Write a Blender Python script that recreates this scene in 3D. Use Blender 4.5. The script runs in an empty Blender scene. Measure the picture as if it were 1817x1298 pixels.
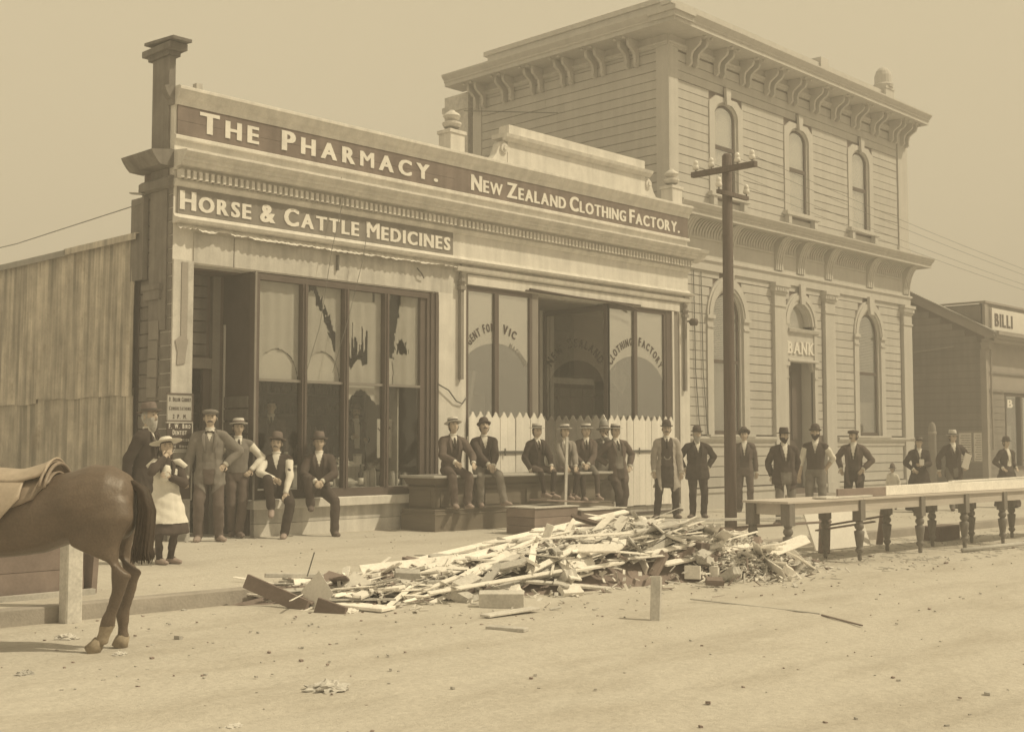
import bpy, bmesh, math, random
import numpy as np
from mathutils import Vector, Matrix, Quaternion, noise
random.seed(7)
PI = math.pi
S = bpy.context.scene
COL = S.collection

# ------------------------------------------------------------------ camera
EYE = Vector((0, 0, 1.40))
F_PX = 2169.074; IW, IH = 1817.0, 1298.0
def _unit(px, py):
    return Vector((px-IW/2, -(py-IH/2), F_PX)).normalized()
_xa = _unit(3000, 786); _ya = _unit(-1350, 786)
_ya = (_ya-_xa*_xa.dot(_ya)).normalized()
_za = Vector((_xa.y*_ya.z-_xa.z*_ya.y, _xa.z*_ya.x-_xa.x*_ya.z, _xa.x*_ya.y-_xa.y*_ya.x))
if _za.y < 0: _za = -_za
RB = Matrix((_xa, _ya, _za))                     # world = RB @ (right, up, forward)
cam_d = bpy.data.cameras.new('camera'); cam = bpy.data.objects.new('camera', cam_d); COL.objects.link(cam)
r_, u_, f_ = RB @ Vector((1, 0, 0)), RB @ Vector((0, 1, 0)), RB @ Vector((0, 0, 1))
m = Matrix((r_, u_, -f_)).transposed().to_4x4(); m.translation = EYE
cam.matrix_world = m
cam_d.sensor_width = 36; cam_d.lens = F_PX/IW*36; cam_d.clip_end = 3000; cam_d.clip_start = 0.1
S.camera = cam

# ------------------------------------------------------------------ light
SUN = Vector((0.40, -0.50, 0.80)).normalized()   # direction towards the sun
wd = bpy.data.worlds.new('World'); S.world = wd; wd.use_nodes = True
nt = wd.node_tree; nt.nodes.clear()
out = nt.nodes.new('ShaderNodeOutputWorld'); bg = nt.nodes.new('ShaderNodeBackground')
sk = nt.nodes.new('ShaderNodeTexSky'); sk.sky_type = 'NISHITA'; sk.sun_disc = False
sk.sun_elevation = math.asin(SUN.z); sk.sun_rotation = math.atan2(SUN.x, SUN.y)
sk.air_density = 1.5; sk.dust_density = 4.0
bw = nt.nodes.new('ShaderNodeRGBToBW')
mu = nt.nodes.new('ShaderNodeMath'); mu.operation = 'MULTIPLY_ADD'; mu.inputs[1].default_value = 0.10; mu.inputs[2].default_value = 5.5
nz = nt.nodes.new('ShaderNodeTexNoise'); nz.inputs['Scale'].default_value = 2.2; nz.inputs['Detail'].default_value = 4
mr = nt.nodes.new('ShaderNodeMapRange'); mr.inputs['To Min'].default_value = 0.96; mr.inputs['To Max'].default_value = 1.04
m2 = nt.nodes.new('ShaderNodeMath'); m2.operation = 'MULTIPLY'
cx = nt.nodes.new('ShaderNodeMix'); cx.data_type = 'RGBA'; cx.blend_type = 'MULTIPLY'; cx.inputs[0].default_value = 1
cx.inputs[7].default_value = (1.0, 0.835, 0.535, 1)
nt.links.new(sk.outputs[0], bw.inputs[0]); nt.links.new(bw.outputs[0], mu.inputs[0])
nt.links.new(nz.outputs['Fac'], mr.inputs['Value'])
nt.links.new(mu.outputs[0], m2.inputs[0]); nt.links.new(mr.outputs[0], m2.inputs[1])
nt.links.new(m2.outputs[0], cx.inputs[6]); nt.links.new(cx.outputs[2], bg.inputs['Color'])
bg.inputs['Strength'].default_value = 0.10
nt.links.new(bg.outputs[0], out.inputs[0])
sd = bpy.data.lights.new('sun', 'SUN'); sd.energy = 2.9; sd.angle = math.radians(0.9); sd.color = (1.0, 0.86, 0.58)
so = bpy.data.objects.new('sun', sd); COL.objects.link(so)
so.rotation_euler = SUN.to_track_quat('Z', 'Y').to_euler(); so.location = (10, -10, 30)
S.view_settings.view_transform = 'Standard'; S.view_settings.look = 'None'
S.view_settings.exposure = 0.28; S.view_settings.gamma = 1.0
S.render.engine = 'CYCLES'

# toning haze over the street, a volume added to lift dark tones
def haze(density=0.011):
    m = bpy.data.materials.new('toning haze'); m.use_nodes = True; t = m.node_tree; t.nodes.clear()
    o = t.nodes.new('ShaderNodeOutputMaterial'); v = t.nodes.new('ShaderNodeVolumePrincipled')
    v.inputs['Density'].default_value = density; v.inputs['Color'].default_value = (.96, .93, .90, 1)
    t.links.new(v.outputs[0], o.inputs['Volume'])
    me = bpy.data.meshes.new('haze'); x0, x1, y0, y1, z0, z1 = -262, 322, -242, 362, -4.5, 13.2
    me.from_pydata([(x0,y0,z0),(x1,y0,z0),(x1,y1,z0),(x0,y1,z0),(x0,y0,z1),(x1,y0,z1),(x1,y1,z1),(x0,y1,z1)], [], [(0,3,2,1),(4,5,6,7),(0,1,5,4),(1,2,6,5),(2,3,7,6),(3,0,4,7)])
    me.materials.append(m); ob = bpy.data.objects.new('haze', me); COL.objects.link(ob); ob['kind'] = 'stuff'; ob['label'] = 'thin haze added over the whole street to lift its dark tones'
haze()
# ------------------------------------------------------------------ helpers
def raydir(px, py): return RB @ Vector((px-IW/2, -(py-IH/2), F_PX))
def atY(px, py, Y):
    r = raydir(px, py); return EYE + r*(Y/r.y)
def gz(X, Y):                                    # ground height: the street falls gently to the right
    z = 0.008*(14-X)
    return z if Y > 9.8 else z-0.13
def at(px, py, dz=0.0, road=None):               # point of the ground seen there
    r = raydir(px, py); z = 0.0; p = None
    for _ in range(6):
        p = EYE + r*((z+dz-EYE.z)/r.z)
        z = 0.008*(14-p.x)-(0.13 if (p.y < 9.8 if road is None else road) else 0)
    return p
def lab(o, label=None, cat=None, group=None, kind=None):
    if label: o['label'] = label
    if cat: o['category'] = cat
    if group: o['group'] = group
    if kind: o['kind'] = kind
    return o
WL = {}
def wloc(o): return WL.get(o.name, Vector((0, 0, 0))) if o else Vector((0, 0, 0))
def thing(name, label, cat, loc=(0, 0, 0), rz=0.0, group=None, kind=None):
    o = bpy.data.objects.new(name, None); COL.objects.link(o); o.location = loc; o.rotation_euler = (0, 0, rz)
    o.empty_display_size = 0.2
    WL[o.name] = Vector(loc); return lab(o, label, cat, group, kind)
def link(name, me, parent=None, at_world=None, local=False):
    o = bpy.data.objects.new(name, me); COL.objects.link(o)
    if parent: o.parent = parent
    if local: WL[o.name] = Vector((0, 0, 0))
    elif at_world is not None:
        o.location = Vector(at_world)-wloc(parent); WL[o.name] = Vector(at_world)
    return o
class MB:
    def __init__(s): s.v = []; s.f = []
    def add(s, vs, fs):
        n = len(s.v); s.v += [tuple(v) for v in vs]; s.f += [tuple(i+n for i in f) for f in fs]; return s
    def box(s, x0, x1, y0, y1, z0, z1):
        return s.add([(x0,y0,z0),(x1,y0,z0),(x1,y1,z0),(x0,y1,z0),(x0,y0,z1),(x1,y0,z1),(x1,y1,z1),(x0,y1,z1)],
                     [(0,3,2,1),(4,5,6,7),(0,1,5,4),(1,2,6,5),(2,3,7,6),(3,0,4,7)])
    def obox(s, c, a, b, d):                      # centre and three half-axis vectors
        c, a, b, d = Vector(c), Vector(a), Vector(b), Vector(d)
        vs = [c+a*i+b*j+d*k for k in (-1, 1) for i, j in ((-1,-1),(1,-1),(1,1),(-1,1))]
        return s.add(vs, [(0,3,2,1),(4,5,6,7),(0,1,5,4),(1,2,6,5),(2,3,7,6),(3,0,4,7)])
    def prism(s, pts, mapf, a, b):                # 2D polygon swept from a to b; mapf(u,v,t)->xyz
        n = len(pts)
        vs = [mapf(u, v, a) for u, v in pts]+[mapf(u, v, b) for u, v in pts]
        fs = [tuple(range(n))[::-1], tuple(range(n, 2*n))]+[(i, (i+1) % n, n+(i+1) % n, n+i) for i in range(n)]
        return s.add(vs, fs)
    def lathe(s, prof, c=(0, 0, 0), seg=16, sx=1.0, sy=1.0):
        n = len(s.v); c = Vector(c); k = len(prof)
        for r, z in prof:
            for i in range(seg):
                a = 2*PI*i/seg; s.v.append((c.x+r*math.cos(a)*sx, c.y+r*math.sin(a)*sy, c.z+z))
        for j in range(k-1):
            for i in range(seg):
                i2 = (i+1) % seg
                s.f.append((n+j*seg+i, n+j*seg+i2, n+(j+1)*seg+i2, n+(j+1)*seg+i))
        s.f.append(tuple(n+i for i in range(seg))[::-1]); s.f.append(tuple(n+(k-1)*seg+i for i in range(seg)))
        return s
    def tube(s, pts, rad, seg=8, cap=True, ell=None):
        n = len(s.v); pts = [Vector(p) for p in pts]; k = len(pts)
        if not hasattr(rad, '__len__'): rad = [rad]*k
        up = Vector((0, 0, 1))
        d0 = (pts[-1]-pts[0]).normalized()
        if abs(d0.z) > .9: up = Vector((0, 1, 0))
        for j, p in enumerate(pts):
            d = (pts[min(j+1, k-1)]-pts[max(j-1, 0)]).normalized()
            a = d.cross(up).normalized(); b = a.cross(d).normalized()
            r = rad[j]; ra, rb = (r if hasattr(r, '__len__') else (r, r))
            for i in range(seg):
                t = 2*PI*i/seg; s.v.append(tuple(p+a*math.cos(t)*ra+b*math.sin(t)*rb))
        for j in range(k-1):
            for i in range(seg):
                i2 = (i+1) % seg; s.f.append((n+j*seg+i, n+(j+1)*seg+i, n+(j+1)*seg+i2, n+j*seg+i2))
        if cap: s.f.append(tuple(n+i for i in range(seg))); s.f.append(tuple(n+(k-1)*seg+i for i in range(seg))[::-1])
        return s
    def mesh(s, name, mat, org=(0, 0, 0), smooth=False):
        me = bpy.data.meshes.new(name); o = Vector(org)
        me.from_pydata([(v[0]-o.x, v[1]-o.y, v[2]-o.z) for v in s.v], [], s.f)
        if mat: me.materials.append(mat)
        if smooth:
            me.polygons.foreach_set('use_smooth', [True]*len(me.polygons))
        me.update(); return me
    def build(s, name, mat, parent=None, smooth=False, local=False, **k):
        if local: o = link(name, s.mesh(name, mat, smooth=smooth), parent, local=True)
        elif parent: 
            w = wloc(parent); o = link(name, s.mesh(name, mat, w, smooth), parent); WL[o.name] = w
        else:
            xs = np.array(s.v); c = Vector(((xs[:,0].min()+xs[:,0].max())/2, (xs[:,1].min()+xs[:,1].max())/2, xs[:,2].min()))
            o = link(name, s.mesh(name, mat, c, smooth), None, c)
        return lab(o, **k)
XZ = lambda u, v, t: (u, t, v)                   # polygon in the x-z plane, swept along y
YZ = lambda u, v, t: (t, u, v)                   # polygon in the y-z plane, swept along x
_jr = random.Random(77)
def boards(name, x0, x1, y0, y1, z0, z1, mt, parent):
    """a run of weatherboard, butt jointed at uneven lengths, each length a touch out of line"""
    x = x0
    while x < x1-.01:
        e = x+_jr.uniform(2.6, 4.8); e = x1 if x1-e < .7 else e
        d = _jr.uniform(-.003, .003); o = piece(name, x, e-(.004 if e < x1 else 0), y0+d, y1, z0+_jr.uniform(-.0025, .0025), z1+_jr.uniform(-.0025, .0025), mt, parent)
        o.rotation_euler = (_jr.uniform(-.02, .02), _jr.uniform(-.0012, .0012), 0); x = e
def bev(o, w=0.01, seg=1):
    md = o.modifiers.new('bevel', 'BEVEL'); md.width = w; md.segments = seg; md.limit_method = 'ANGLE'; return o
_unitbox = {}
def piece(name, x0, x1, y0, y1, z0, z1, mat, parent):
    """one separate board-like piece, sharing mesh data with all others of its material"""
    k = (mat.name, name)
    if k not in _unitbox:
        _unitbox[k] = MB().box(-.5, .5, -.5, .5, -.5, .5).mesh(name, mat)
    o = link(name, _unitbox[k], parent, ((x0+x1)/2, (y0+y1)/2, (z0+z1)/2)); o.scale = (x1-x0, y1-y0, z1-z0)
    return o

# ------------------------------------------------------------------ materials
def mat(name, c, rough=.85, var=.12, scale=3.0, stretch=(1, 1, 1), bump=.0, bscale=40.0, spec=.25, stain=0.0, c2=None, fine=.06, tint=None, objrand=0.0, streak=0.0):
    m = bpy.data.materials.new(name); m.use_nodes = True; t = m.node_tree; N = t.nodes; L = t.links
    b = N['Principled BSDF']; b.inputs['Roughness'].default_value = rough
    b.inputs['Specular IOR Level'].default_value = spec
    if not hasattr(c, '__len__'): c = tuple(c*k for k in (tint or (1.0, .965, .91)))
    geo = N.new('ShaderNodeNewGeometry'); mp = N.new('ShaderNodeMapping'); mp.inputs['Scale'].default_value = stretch
    L.new(geo.outputs['Position'], mp.inputs['Vector'])
    n1 = N.new('ShaderNodeTexNoise'); n1.inputs['Scale'].default_value = scale; n1.inputs['Detail'].default_value = 6; n1.inputs['Roughness'].default_value = .62
    L.new(mp.outputs[0], n1.inputs['Vector'])
    n2 = N.new('ShaderNodeTexNoise'); n2.inputs['Scale'].default_value = bscale; n2.inputs['Detail'].default_value = 3
    L.new(mp.outputs[0], n2.inputs['Vector'])
    r1 = N.new('ShaderNodeMapRange'); r1.inputs['From Min'].default_value = .3; r1.inputs['From Max'].default_value = .7
    r1.inputs['To Min'].default_value = 1-var; r1.inputs['To Max'].default_value = 1+var
    L.new(n1.outputs['Fac'], r1.inputs['Value'])
    r2 = N.new('ShaderNodeMapRange'); r2.inputs['From Min'].default_value = .3; r2.inputs['From Max'].default_value = .7
    r2.inputs['To Min'].default_value = 1-fine; r2.inputs['To Max'].default_value = 1+fine
    L.new(n2.outputs['Fac'], r2.inputs['Value'])
    mm = N.new('ShaderNodeMath'); mm.operation = 'MULTIPLY'; L.new(r1.outputs[0], mm.inputs[0]); L.new(r2.outputs[0], mm.inputs[1])
    fac = mm.outputs[0]
    if objrand:
        oi = N.new('ShaderNodeObjectInfo'); r3 = N.new('ShaderNodeMapRange'); r3.inputs['To Min'].default_value = 1-objrand; r3.inputs['To Max'].default_value = 1+objrand
        L.new(oi.outputs['Random'], r3.inputs['Value']); m3 = N.new('ShaderNodeMath'); m3.operation = 'MULTIPLY'
        L.new(fac, m3.inputs[0]); L.new(r3.outputs[0], m3.inputs[1]); fac = m3.outputs[0]
    if streak:
        mp2 = N.new('ShaderNodeMapping'); mp2.inputs['Scale'].default_value = (7, 7, .45); L.new(geo.outputs['Position'], mp2.inputs['Vector'])
        n4 = N.new('ShaderNodeTexNoise'); n4.inputs['Scale'].default_value = 1.0; n4.inputs['Detail'].default_value = 5; L.new(mp2.outputs[0], n4.inputs['Vector'])
        r4 = N.new('ShaderNodeMapRange'); r4.inputs['From Min'].default_value = .35; r4.inputs['From Max'].default_value = .62
        r4.inputs['To Min'].default_value = 1-streak; r4.inputs['To Max'].default_value = 1; L.new(n4.outputs['Fac'], r4.inputs['Value'])
        m4 = N.new('ShaderNodeMath'); m4.operation = 'MULTIPLY'; L.new(fac, m4.inputs[0]); L.new(r4.outputs[0], m4.inputs[1]); fac = m4.outputs[0]
    mx = N.new('ShaderNodeMix'); mx.data_type = 'RGBA'; mx.blend_type = 'MULTIPLY'; mx.inputs[0].default_value = 1
    mx.inputs[6].default_value = (*c[:3], 1); L.new(fac, mx.inputs[7])
    colr = mx.outputs[2]
    if stain:
        n3 = N.new('ShaderNodeTexNoise'); n3.inputs['Scale'].default_value = 1.7; n3.inputs['Detail'].default_value = 7; n3.inputs['Roughness'].default_value = .7
        L.new(geo.outputs['Position'], n3.inputs['Vector'])
        r3 = N.new('ShaderNodeMapRange'); r3.inputs['From Min'].default_value = .56; r3.inputs['From Max'].default_value = .72; r3.inputs['To Max'].default_value = stain
        L.new(n3.outputs['Fac'], r3.inputs['Value'])
        m5 = N.new('ShaderNodeMix'); m5.data_type = 'RGBA'; L.new(r3.outputs[0], m5.inputs[0]); L.new(colr, m5.inputs[6])
        m5.inputs[7].default_value = (*(c2 or tuple(k*.45 for k in c[:3])), 1); colr = m5.outputs[2]
    L.new(colr, b.inputs['Base Color'])
    if bump:
        bp = N.new('ShaderNodeBump'); bp.inputs['Strength'].default_value = bump; bp.inputs['Distance'].default_value = .01
        L.new(n2.outputs['Fac'], bp.inputs['Height']); L.new(bp.outputs[0], b.inputs['Normal'])
    return m
WARM = (1.0, .81, .74); WARM2 = (1.0, .92, .85)
M = {}
M['cream'] = mat('cream paint', .70, var=.08, stain=.22, bump=.15, streak=.14)
M['trim'] = mat('pale moulding paint', .70, var=.07, stain=.18, streak=.16)
M['dirty'] = mat('grimy pale paint', .58, var=.14, stain=.5, streak=.25)
M['signdark'] = mat('dark sign paint', .20, var=.2, streak=.2, tint=WARM, stain=.15, c2=(.2,.18,.15))
M['signmid'] = mat('brown sign paint', .235, var=.14, streak=.15, tint=WARM2)
M['letter'] = mat('cream lettering', .74, var=.08, stain=.3)
M['frame'] = mat('brown window timber', .115, var=.15, tint=WARM, rough=.6)
M['framemid'] = mat('mid brown timber', .24, var=.12, tint=WARM2, rough=.7)
M['dark'] = mat('very dark timber', .10, var=.2, tint=WARM)  # even dark brown for seams, returns, trim and framing
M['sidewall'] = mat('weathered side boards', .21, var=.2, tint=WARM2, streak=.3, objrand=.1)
M['iron'] = mat('weathered corrugated iron', .60, var=.24, rough=.6, stain=.7, c2=(.27,.22,.17), streak=.5, tint=(1,.92,.8), objrand=.12, spec=.4)
M['bank'] = mat('stone coloured board paint', .49, var=.05, objrand=.045, streak=.08)
M['banktrim'] = mat('stone coloured trim paint', .53, var=.05, streak=.08)
M['gap'] = mat('dark board backing', .16, var=.05, tint=WARM)  # dark colour that shows as lines in the gaps between boards
M['blind'] = mat('linen window blind', .80, var=.05, stain=.1)
M['blindmid'] = mat('brown holland blind', .44, var=.08, stain=.12)
M['blindpale'] = mat('faded blind hem', .52, var=.05)
M['paper'] = mat('pale paper', .74, var=.05)
M['print'] = mat('dark printing ink', .08, var=.1, tint=WARM)
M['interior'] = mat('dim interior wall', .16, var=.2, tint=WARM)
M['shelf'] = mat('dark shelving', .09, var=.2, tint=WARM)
M['matchboard'] = mat('pale matchboard', .42, var=.06, objrand=.04)
M['picket'] = mat('whitewashed picket', .84, var=.05, streak=.10, objrand=.04, stain=.1)
M['bar'] = mat('iron bar', .14, var=.1, rough=.5)
M['counter'] = mat('varnished counter wood', .17, var=.12, scale=6, stretch=(.5, .5, 4), tint=(1.0,.86,.72), rough=.5, spec=.4)
M['countertop'] = mat('worn counter top', .42, var=.1)
M['pole'] = mat('tarred pole timber', .13, var=.22, scale=5, stretch=(6, 6, .5), tint=WARM)
M['insul'] = mat('white glazed porcelain', .75, var=.02, rough=.2, spec=.6)
M['pine'] = mat('fresh pine board', .82, var=.10, scale=4, stain=.12, objrand=.14, c2=(.3,.25,.2), fine=.1)
M['oldwood'] = mat('old painted timber', .52, var=.16, scale=4, stain=.35, objrand=.25, fine=.12)
M['darkwood'] = mat('dark old timber', .22, var=.2, tint=WARM, objrand=.25, stain=.3)
M['tablewood'] = mat('planed bench timber', .50, var=.10, scale=3, stretch=(.5, 3, 3), objrand=.08, tint=WARM2)
M['turned'] = mat('turned leg timber', .20, var=.15, scale=8, stretch=(3, 3, .6), tint=WARM2, rough=.6)
M['rbwall'] = mat('unpainted weatherboard', .25, var=.10, tint=WARM2, objrand=.08, streak=.15)
M['rbtrim'] = mat('dull timber trim', .33, var=.1, tint=WARM2)
M['roof'] = mat('iron roofing', .34, var=.1, streak=.1)
M['brick'] = mat('pale rendered chimney', .60, var=.2, scale=9, stain=.4, bump=.5)
M['kerb'] = mat('kerb timber', .36, var=.15, stain=.4, tint=(1,.92,.84), bump=.4)
M['skin'] = mat('skin', (.54, .45, .37), rough=.6, var=.05, scale=20, spec=.3)
M['hair'] = mat('dark hair', .07, var=.2, scale=60, tint=WARM)
M['greyhair'] = mat('grey hair', .44, var=.15, scale=60, fine=.2)
M['eye'] = mat('dark eye', .03, rough=.3)
M['straw'] = mat('straw hat plait', .58, var=.08, scale=60)
M['felt'] = mat('dark felt', .095, var=.12, scale=20, tint=WARM)
M['feltmid'] = mat('brown felt', .17, var=.12, scale=20, tint=WARM)
M['feltpale'] = mat('pale felt', .34, var=.1, scale=20)
M['band'] = mat('hat ribbon', .07, var=.05)
def cloth(name, v, tint=WARM, var=.16): return mat(name, v, rough=.92, var=var, scale=9, fine=.12, bscale=160, tint=tint, bump=.4, spec=.12)
M['black'] = cloth('black wool', .060)
M['charcoal'] = cloth('charcoal wool', .085)
M['brown'] = cloth('brown tweed', .13)
M['grey'] = cloth('grey tweed', .20, tint=WARM2)
M['tan'] = cloth('light tweed', .27, tint=WARM2)
M['white'] = cloth('white cotton', .74, tint=(1, .96, .88), var=.08)
M['dust'] = cloth('pale dust coat', .42, tint=WARM2)
M['apron'] = cloth('stained canvas apron', .34, tint=WARM2, var=.3)
M['boot'] = mat('dusty boot leather', .16, var=.3, scale=14, tint=WARM, rough=.7)
M['paleboot'] = mat('pale boot leather', .33, var=.2, scale=14, tint=WARM, rough=.7)
M['horse'] = mat('bay horse coat', (.13, .098, .075), rough=.45, var=.2, scale=3.5, fine=.14, bscale=70, spec=.4, bump=.25)
M['mane'] = mat('dark horsehair', (.05, .036, .027), rough=.6, var=.3, scale=40)
M['hoof'] = mat('pale hoof', (.30, .25, .19), var=.2, scale=20)
M['saddle'] = mat('tan saddle leather', (.40, .335, .27), rough=.5, var=.14, scale=8, spec=.4)
M['saddledark'] = mat('worn saddle leather', (.25, .20, .16), rough=.5, var=.2, scale=8, spec=.4)
M['bottle'] = mat('dark bottle glass', .05, rough=.15, spec=.6)
M['bottlepale'] = mat('stoneware bottle', .42, rough=.4, spec=.5)
M['wire'] = mat('wire', .20, var=.02)

def glassmat(name, tint=(.95, .95, .94), refl=.0):
    m = bpy.data.materials.new(name); m.use_nodes = True; t = m.node_tree; t.nodes.clear()
    o = t.nodes.new('ShaderNodeOutputMaterial'); tr = t.nodes.new('ShaderNodeBsdfTransparent'); tr.inputs[0].default_value = (*tint, 1)
    gl = t.nodes.new('ShaderNodeBsdfGlossy'); gl.inputs['Roughness'].default_value = .03; gl.inputs[0].default_value = (.95, .95, .95, 1)
    fr = t.nodes.new('ShaderNodeLayerWeight'); fr.inputs['Blend'].default_value = .5
    nn = t.nodes.new('ShaderNodeTexNoise'); nn.inputs['Scale'].default_value = 2.5
    bp = t.nodes.new('ShaderNodeBump'); bp.inputs['Strength'].default_value = .06; bp.inputs['Distance'].default_value = .05
    g = t.nodes.new('ShaderNodeNewGeometry'); t.links.new(g.outputs['Position'], nn.inputs['Vector'])
    t.links.new(nn.outputs['Fac'], bp.inputs['Height']); t.links.new(bp.outputs[0], gl.inputs['Normal']); t.links.new(bp.outputs[0], fr.inputs['Normal'])
    pw = t.nodes.new('ShaderNodeMath'); pw.operation = 'POWER'; pw.inputs[1].default_value = 5; t.links.new(fr.outputs['Facing'], pw.inputs[0])
    ad = t.nodes.new('ShaderNodeMath'); ad.operation = 'MULTIPLY_ADD'; ad.inputs[1].default_value = .9; ad.inputs[2].default_value = .04+refl; t.links.new(pw.outputs[0], ad.inputs[0])
    mx = t.nodes.new('ShaderNodeMixShader'); t.links.new(ad.outputs[0], mx.inputs[0]); t.links.new(tr.outputs[0], mx.inputs[1]); t.links.new(gl.outputs[0], mx.inputs[2])
    t.links.new(mx.outputs[0], o.inputs[0]); return m
M['glass'] = glassmat('window glass')
M['glassold'] = glassmat('old wavy glass', refl=.30)

# ground material: pale trodden dirt, with darker damp scuffs and wheel marks
def dirt(name, base, dark, ruts=0.0):
    m = bpy.data.materials.new(name); m.use_nodes = True; t = m.node_tree; N = t.nodes; L = t.links; b = N['Principled BSDF']
    b.inputs['Roughness'].default_value = .95; b.inputs['Specular IOR Level'].default_value = .1
    g = N.new('ShaderNodeNewGeometry'); mp = N.new('ShaderNodeMapping'); mp.inputs['Scale'].default_value = (.45, 1.3, 1); L.new(g.outputs['Position'], mp.inputs['Vector'])
    a = N.new('ShaderNodeTexNoise'); a.inputs['Scale'].default_value = 1.1; a.inputs['Detail'].default_value = 9; a.inputs['Roughness'].default_value = .66; L.new(mp.outputs[0], a.inputs['Vector'])
    r = N.new('ShaderNodeMapRange'); r.inputs['From Min'].default_value = .46; r.inputs['From Max'].default_value = .78; L.new(a.outputs['Fac'], r.inputs['Value'])
    f = N.new('ShaderNodeTexNoise'); f.inputs['Scale'].default_value = 22; f.inputs['Detail'].default_value = 6; f.inputs['Roughness'].default_value = .7; L.new(g.outputs['Position'], f.inputs['Vector'])
    r2 = N.new('ShaderNodeMapRange'); r2.inputs['From Min'].default_value = .32; r2.inputs['From Max'].default_value = .7; r2.inputs['To Min'].default_value = .86; r2.inputs['To Max'].default_value = 1.08; L.new(f.outputs['Fac'], r2.inputs['Value'])
    mx = N.new('ShaderNodeMix'); mx.data_type = 'RGBA'; L.new(r.outputs[0], mx.inputs[0]); mx.inputs[6].default_value = (*base, 1); mx.inputs[7].default_value = (*dark, 1)
    m3 = N.new('ShaderNodeMix'); m3.data_type = 'RGBA'; m3.blend_type = 'MULTIPLY'; m3.inputs[0].default_value = 1; L.new(mx.outputs[2], m3.inputs[6]); L.new(r2.outputs[0], m3.inputs[7])
    L.new(m3.outputs[2], b.inputs['Base Color'])
    v = N.new('ShaderNodeTexNoise'); v.inputs['Scale'].default_value = 5; v.inputs['Detail'].default_value = 10; v.inputs['Roughness'].default_value = .72; L.new(g.outputs['Position'], v.inputs['Vector'])
    bp = N.new('ShaderNodeBump'); bp.inputs['Strength'].default_value = .55; bp.inputs['Distance'].default_value = .07; L.new(v.outputs['Fac'], bp.inputs['Height']); L.new(bp.outputs[0], b.inputs['Normal'])
    return m
M['road'] = dirt('dusty road dirt', (.555, .525, .475), (.41, .375, .325))
M['path'] = dirt('trodden footpath', (.565, .535, .485), (.45, .415, .365))

# ------------------------------------------------------------------ lettering
_gl = {}
def glyph(ch, bold=.022):
    bold = .0 if ch in 'MW' else min(bold, .018)
    k = (ch, bold)
    if k not in _gl:
        cu = bpy.data.curves.new('g', 'FONT'); cu.body = ch; cu.size = 1; cu.offset = bold; cu.extrude = .5; cu.resolution_u = 3
        o = bpy.data.objects.new('g', cu); COL.objects.link(o); bpy.context.view_layer.update()
        me = bpy.data.meshes.new_from_object(o.evaluated_get(bpy.context.evaluated_depsgraph_get()))
        vs = np.array([v.co[:] for v in me.vertices]); fs = [tuple(p.vertices) for p in me.polygons]
        bpy.data.objects.remove(o); bpy.data.curves.remove(cu); bpy.data.meshes.remove(me)
        n = len(vs); V = []; F = []
        for q, (dx, kz) in enumerate(((0, 1.0), (-.034, .985), (.034, .97), (-.017, .955), (.017, .94))):
            w = vs.copy(); w[:, 0] += dx; w[:, 2] *= kz; V.append(w); F += [tuple(i+q*n for i in f) for f in fs]
        vs = np.vstack(V); fs = F
        x0, x1 = vs[:, 0].min(), vs[:, 0].max(); vs[:, 0] -= x0
        _gl[k] = (vs, fs, x1-x0)
    return _gl[k]
CAPH = .73
def layout(text, big, small, gap, bold=.022):
    """small capitals: first letter of a word is big; returns [(verts, faces, x, scale)], total width"""
    x = 0; res = []; first = True
    for ch in text:
        if ch == ' ': x += gap*3.2; first = True; continue
        h = big if (first or ch == '&') else small
        if ch == '.': h = small
        vs, fs, w = glyph(ch, bold); sc = h/CAPH
        res.append((vs, fs, x, sc, w*sc)); x += w*sc+gap; first = False
    return res, x-gap
def sign_text(text, x0, x1, zb, big, small, Y, depth=.012, gap=.05, bold=.022, name='lettering', mt=None, parent=None, axis='x'):
    L_, w = layout(text, big, small, gap, bold); k = (x1-x0)/w; mb = MB()
    for vs, fs, x, sc, gw in L_:
        if axis == 'x': mb.add([(x0+(x+v[0]*sc)*k, Y-depth/2-v[2]*depth, zb+v[1]*sc) for v in vs], fs)
        else: mb.add([(Y-depth/2-v[2]*depth, x1-(x+v[0]*sc)*k, zb+v[1]*sc) for v in vs], fs)
    return mb.build(name, mt or M['letter'], parent)
def arc_text(text, cx, cz, rx, rz_, a0, a1, h, P, depth=.004, bold=.02, name='lettering', mt=None, parent=None, small=None):
    """letters along an elliptical arc; P(u, z, d) maps the pane's plane to the world"""
    mb = MB(); L_, w = layout(text, h, small or h*.8, h*.22, bold); sq = min(1.15, abs(a1-a0)*(rx+rz_)/2/w)
    for vs, fs, x, sc, gw in L_:
        t = (x+gw/2)/w; a = a0+(a1-a0)*t
        px, pz = cx+rx*math.sin(a), cz+rz_*math.cos(a)
        tx, tz = rx*math.cos(a), -rz_*math.sin(a); n = math.hypot(tx, tz); tx /= n; tz /= n
        pts = []
        for v in vs:
            lx = (v[0]*sc-gw/2)*sq; lz = v[1]*sc
            pts.append(P(px+tx*lx-tz*lz, pz+tz*lx+tx*lz, v[2]*depth))
        mb.add(pts, fs)
    return mb.build(name, mt or M['print'], parent)
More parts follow.
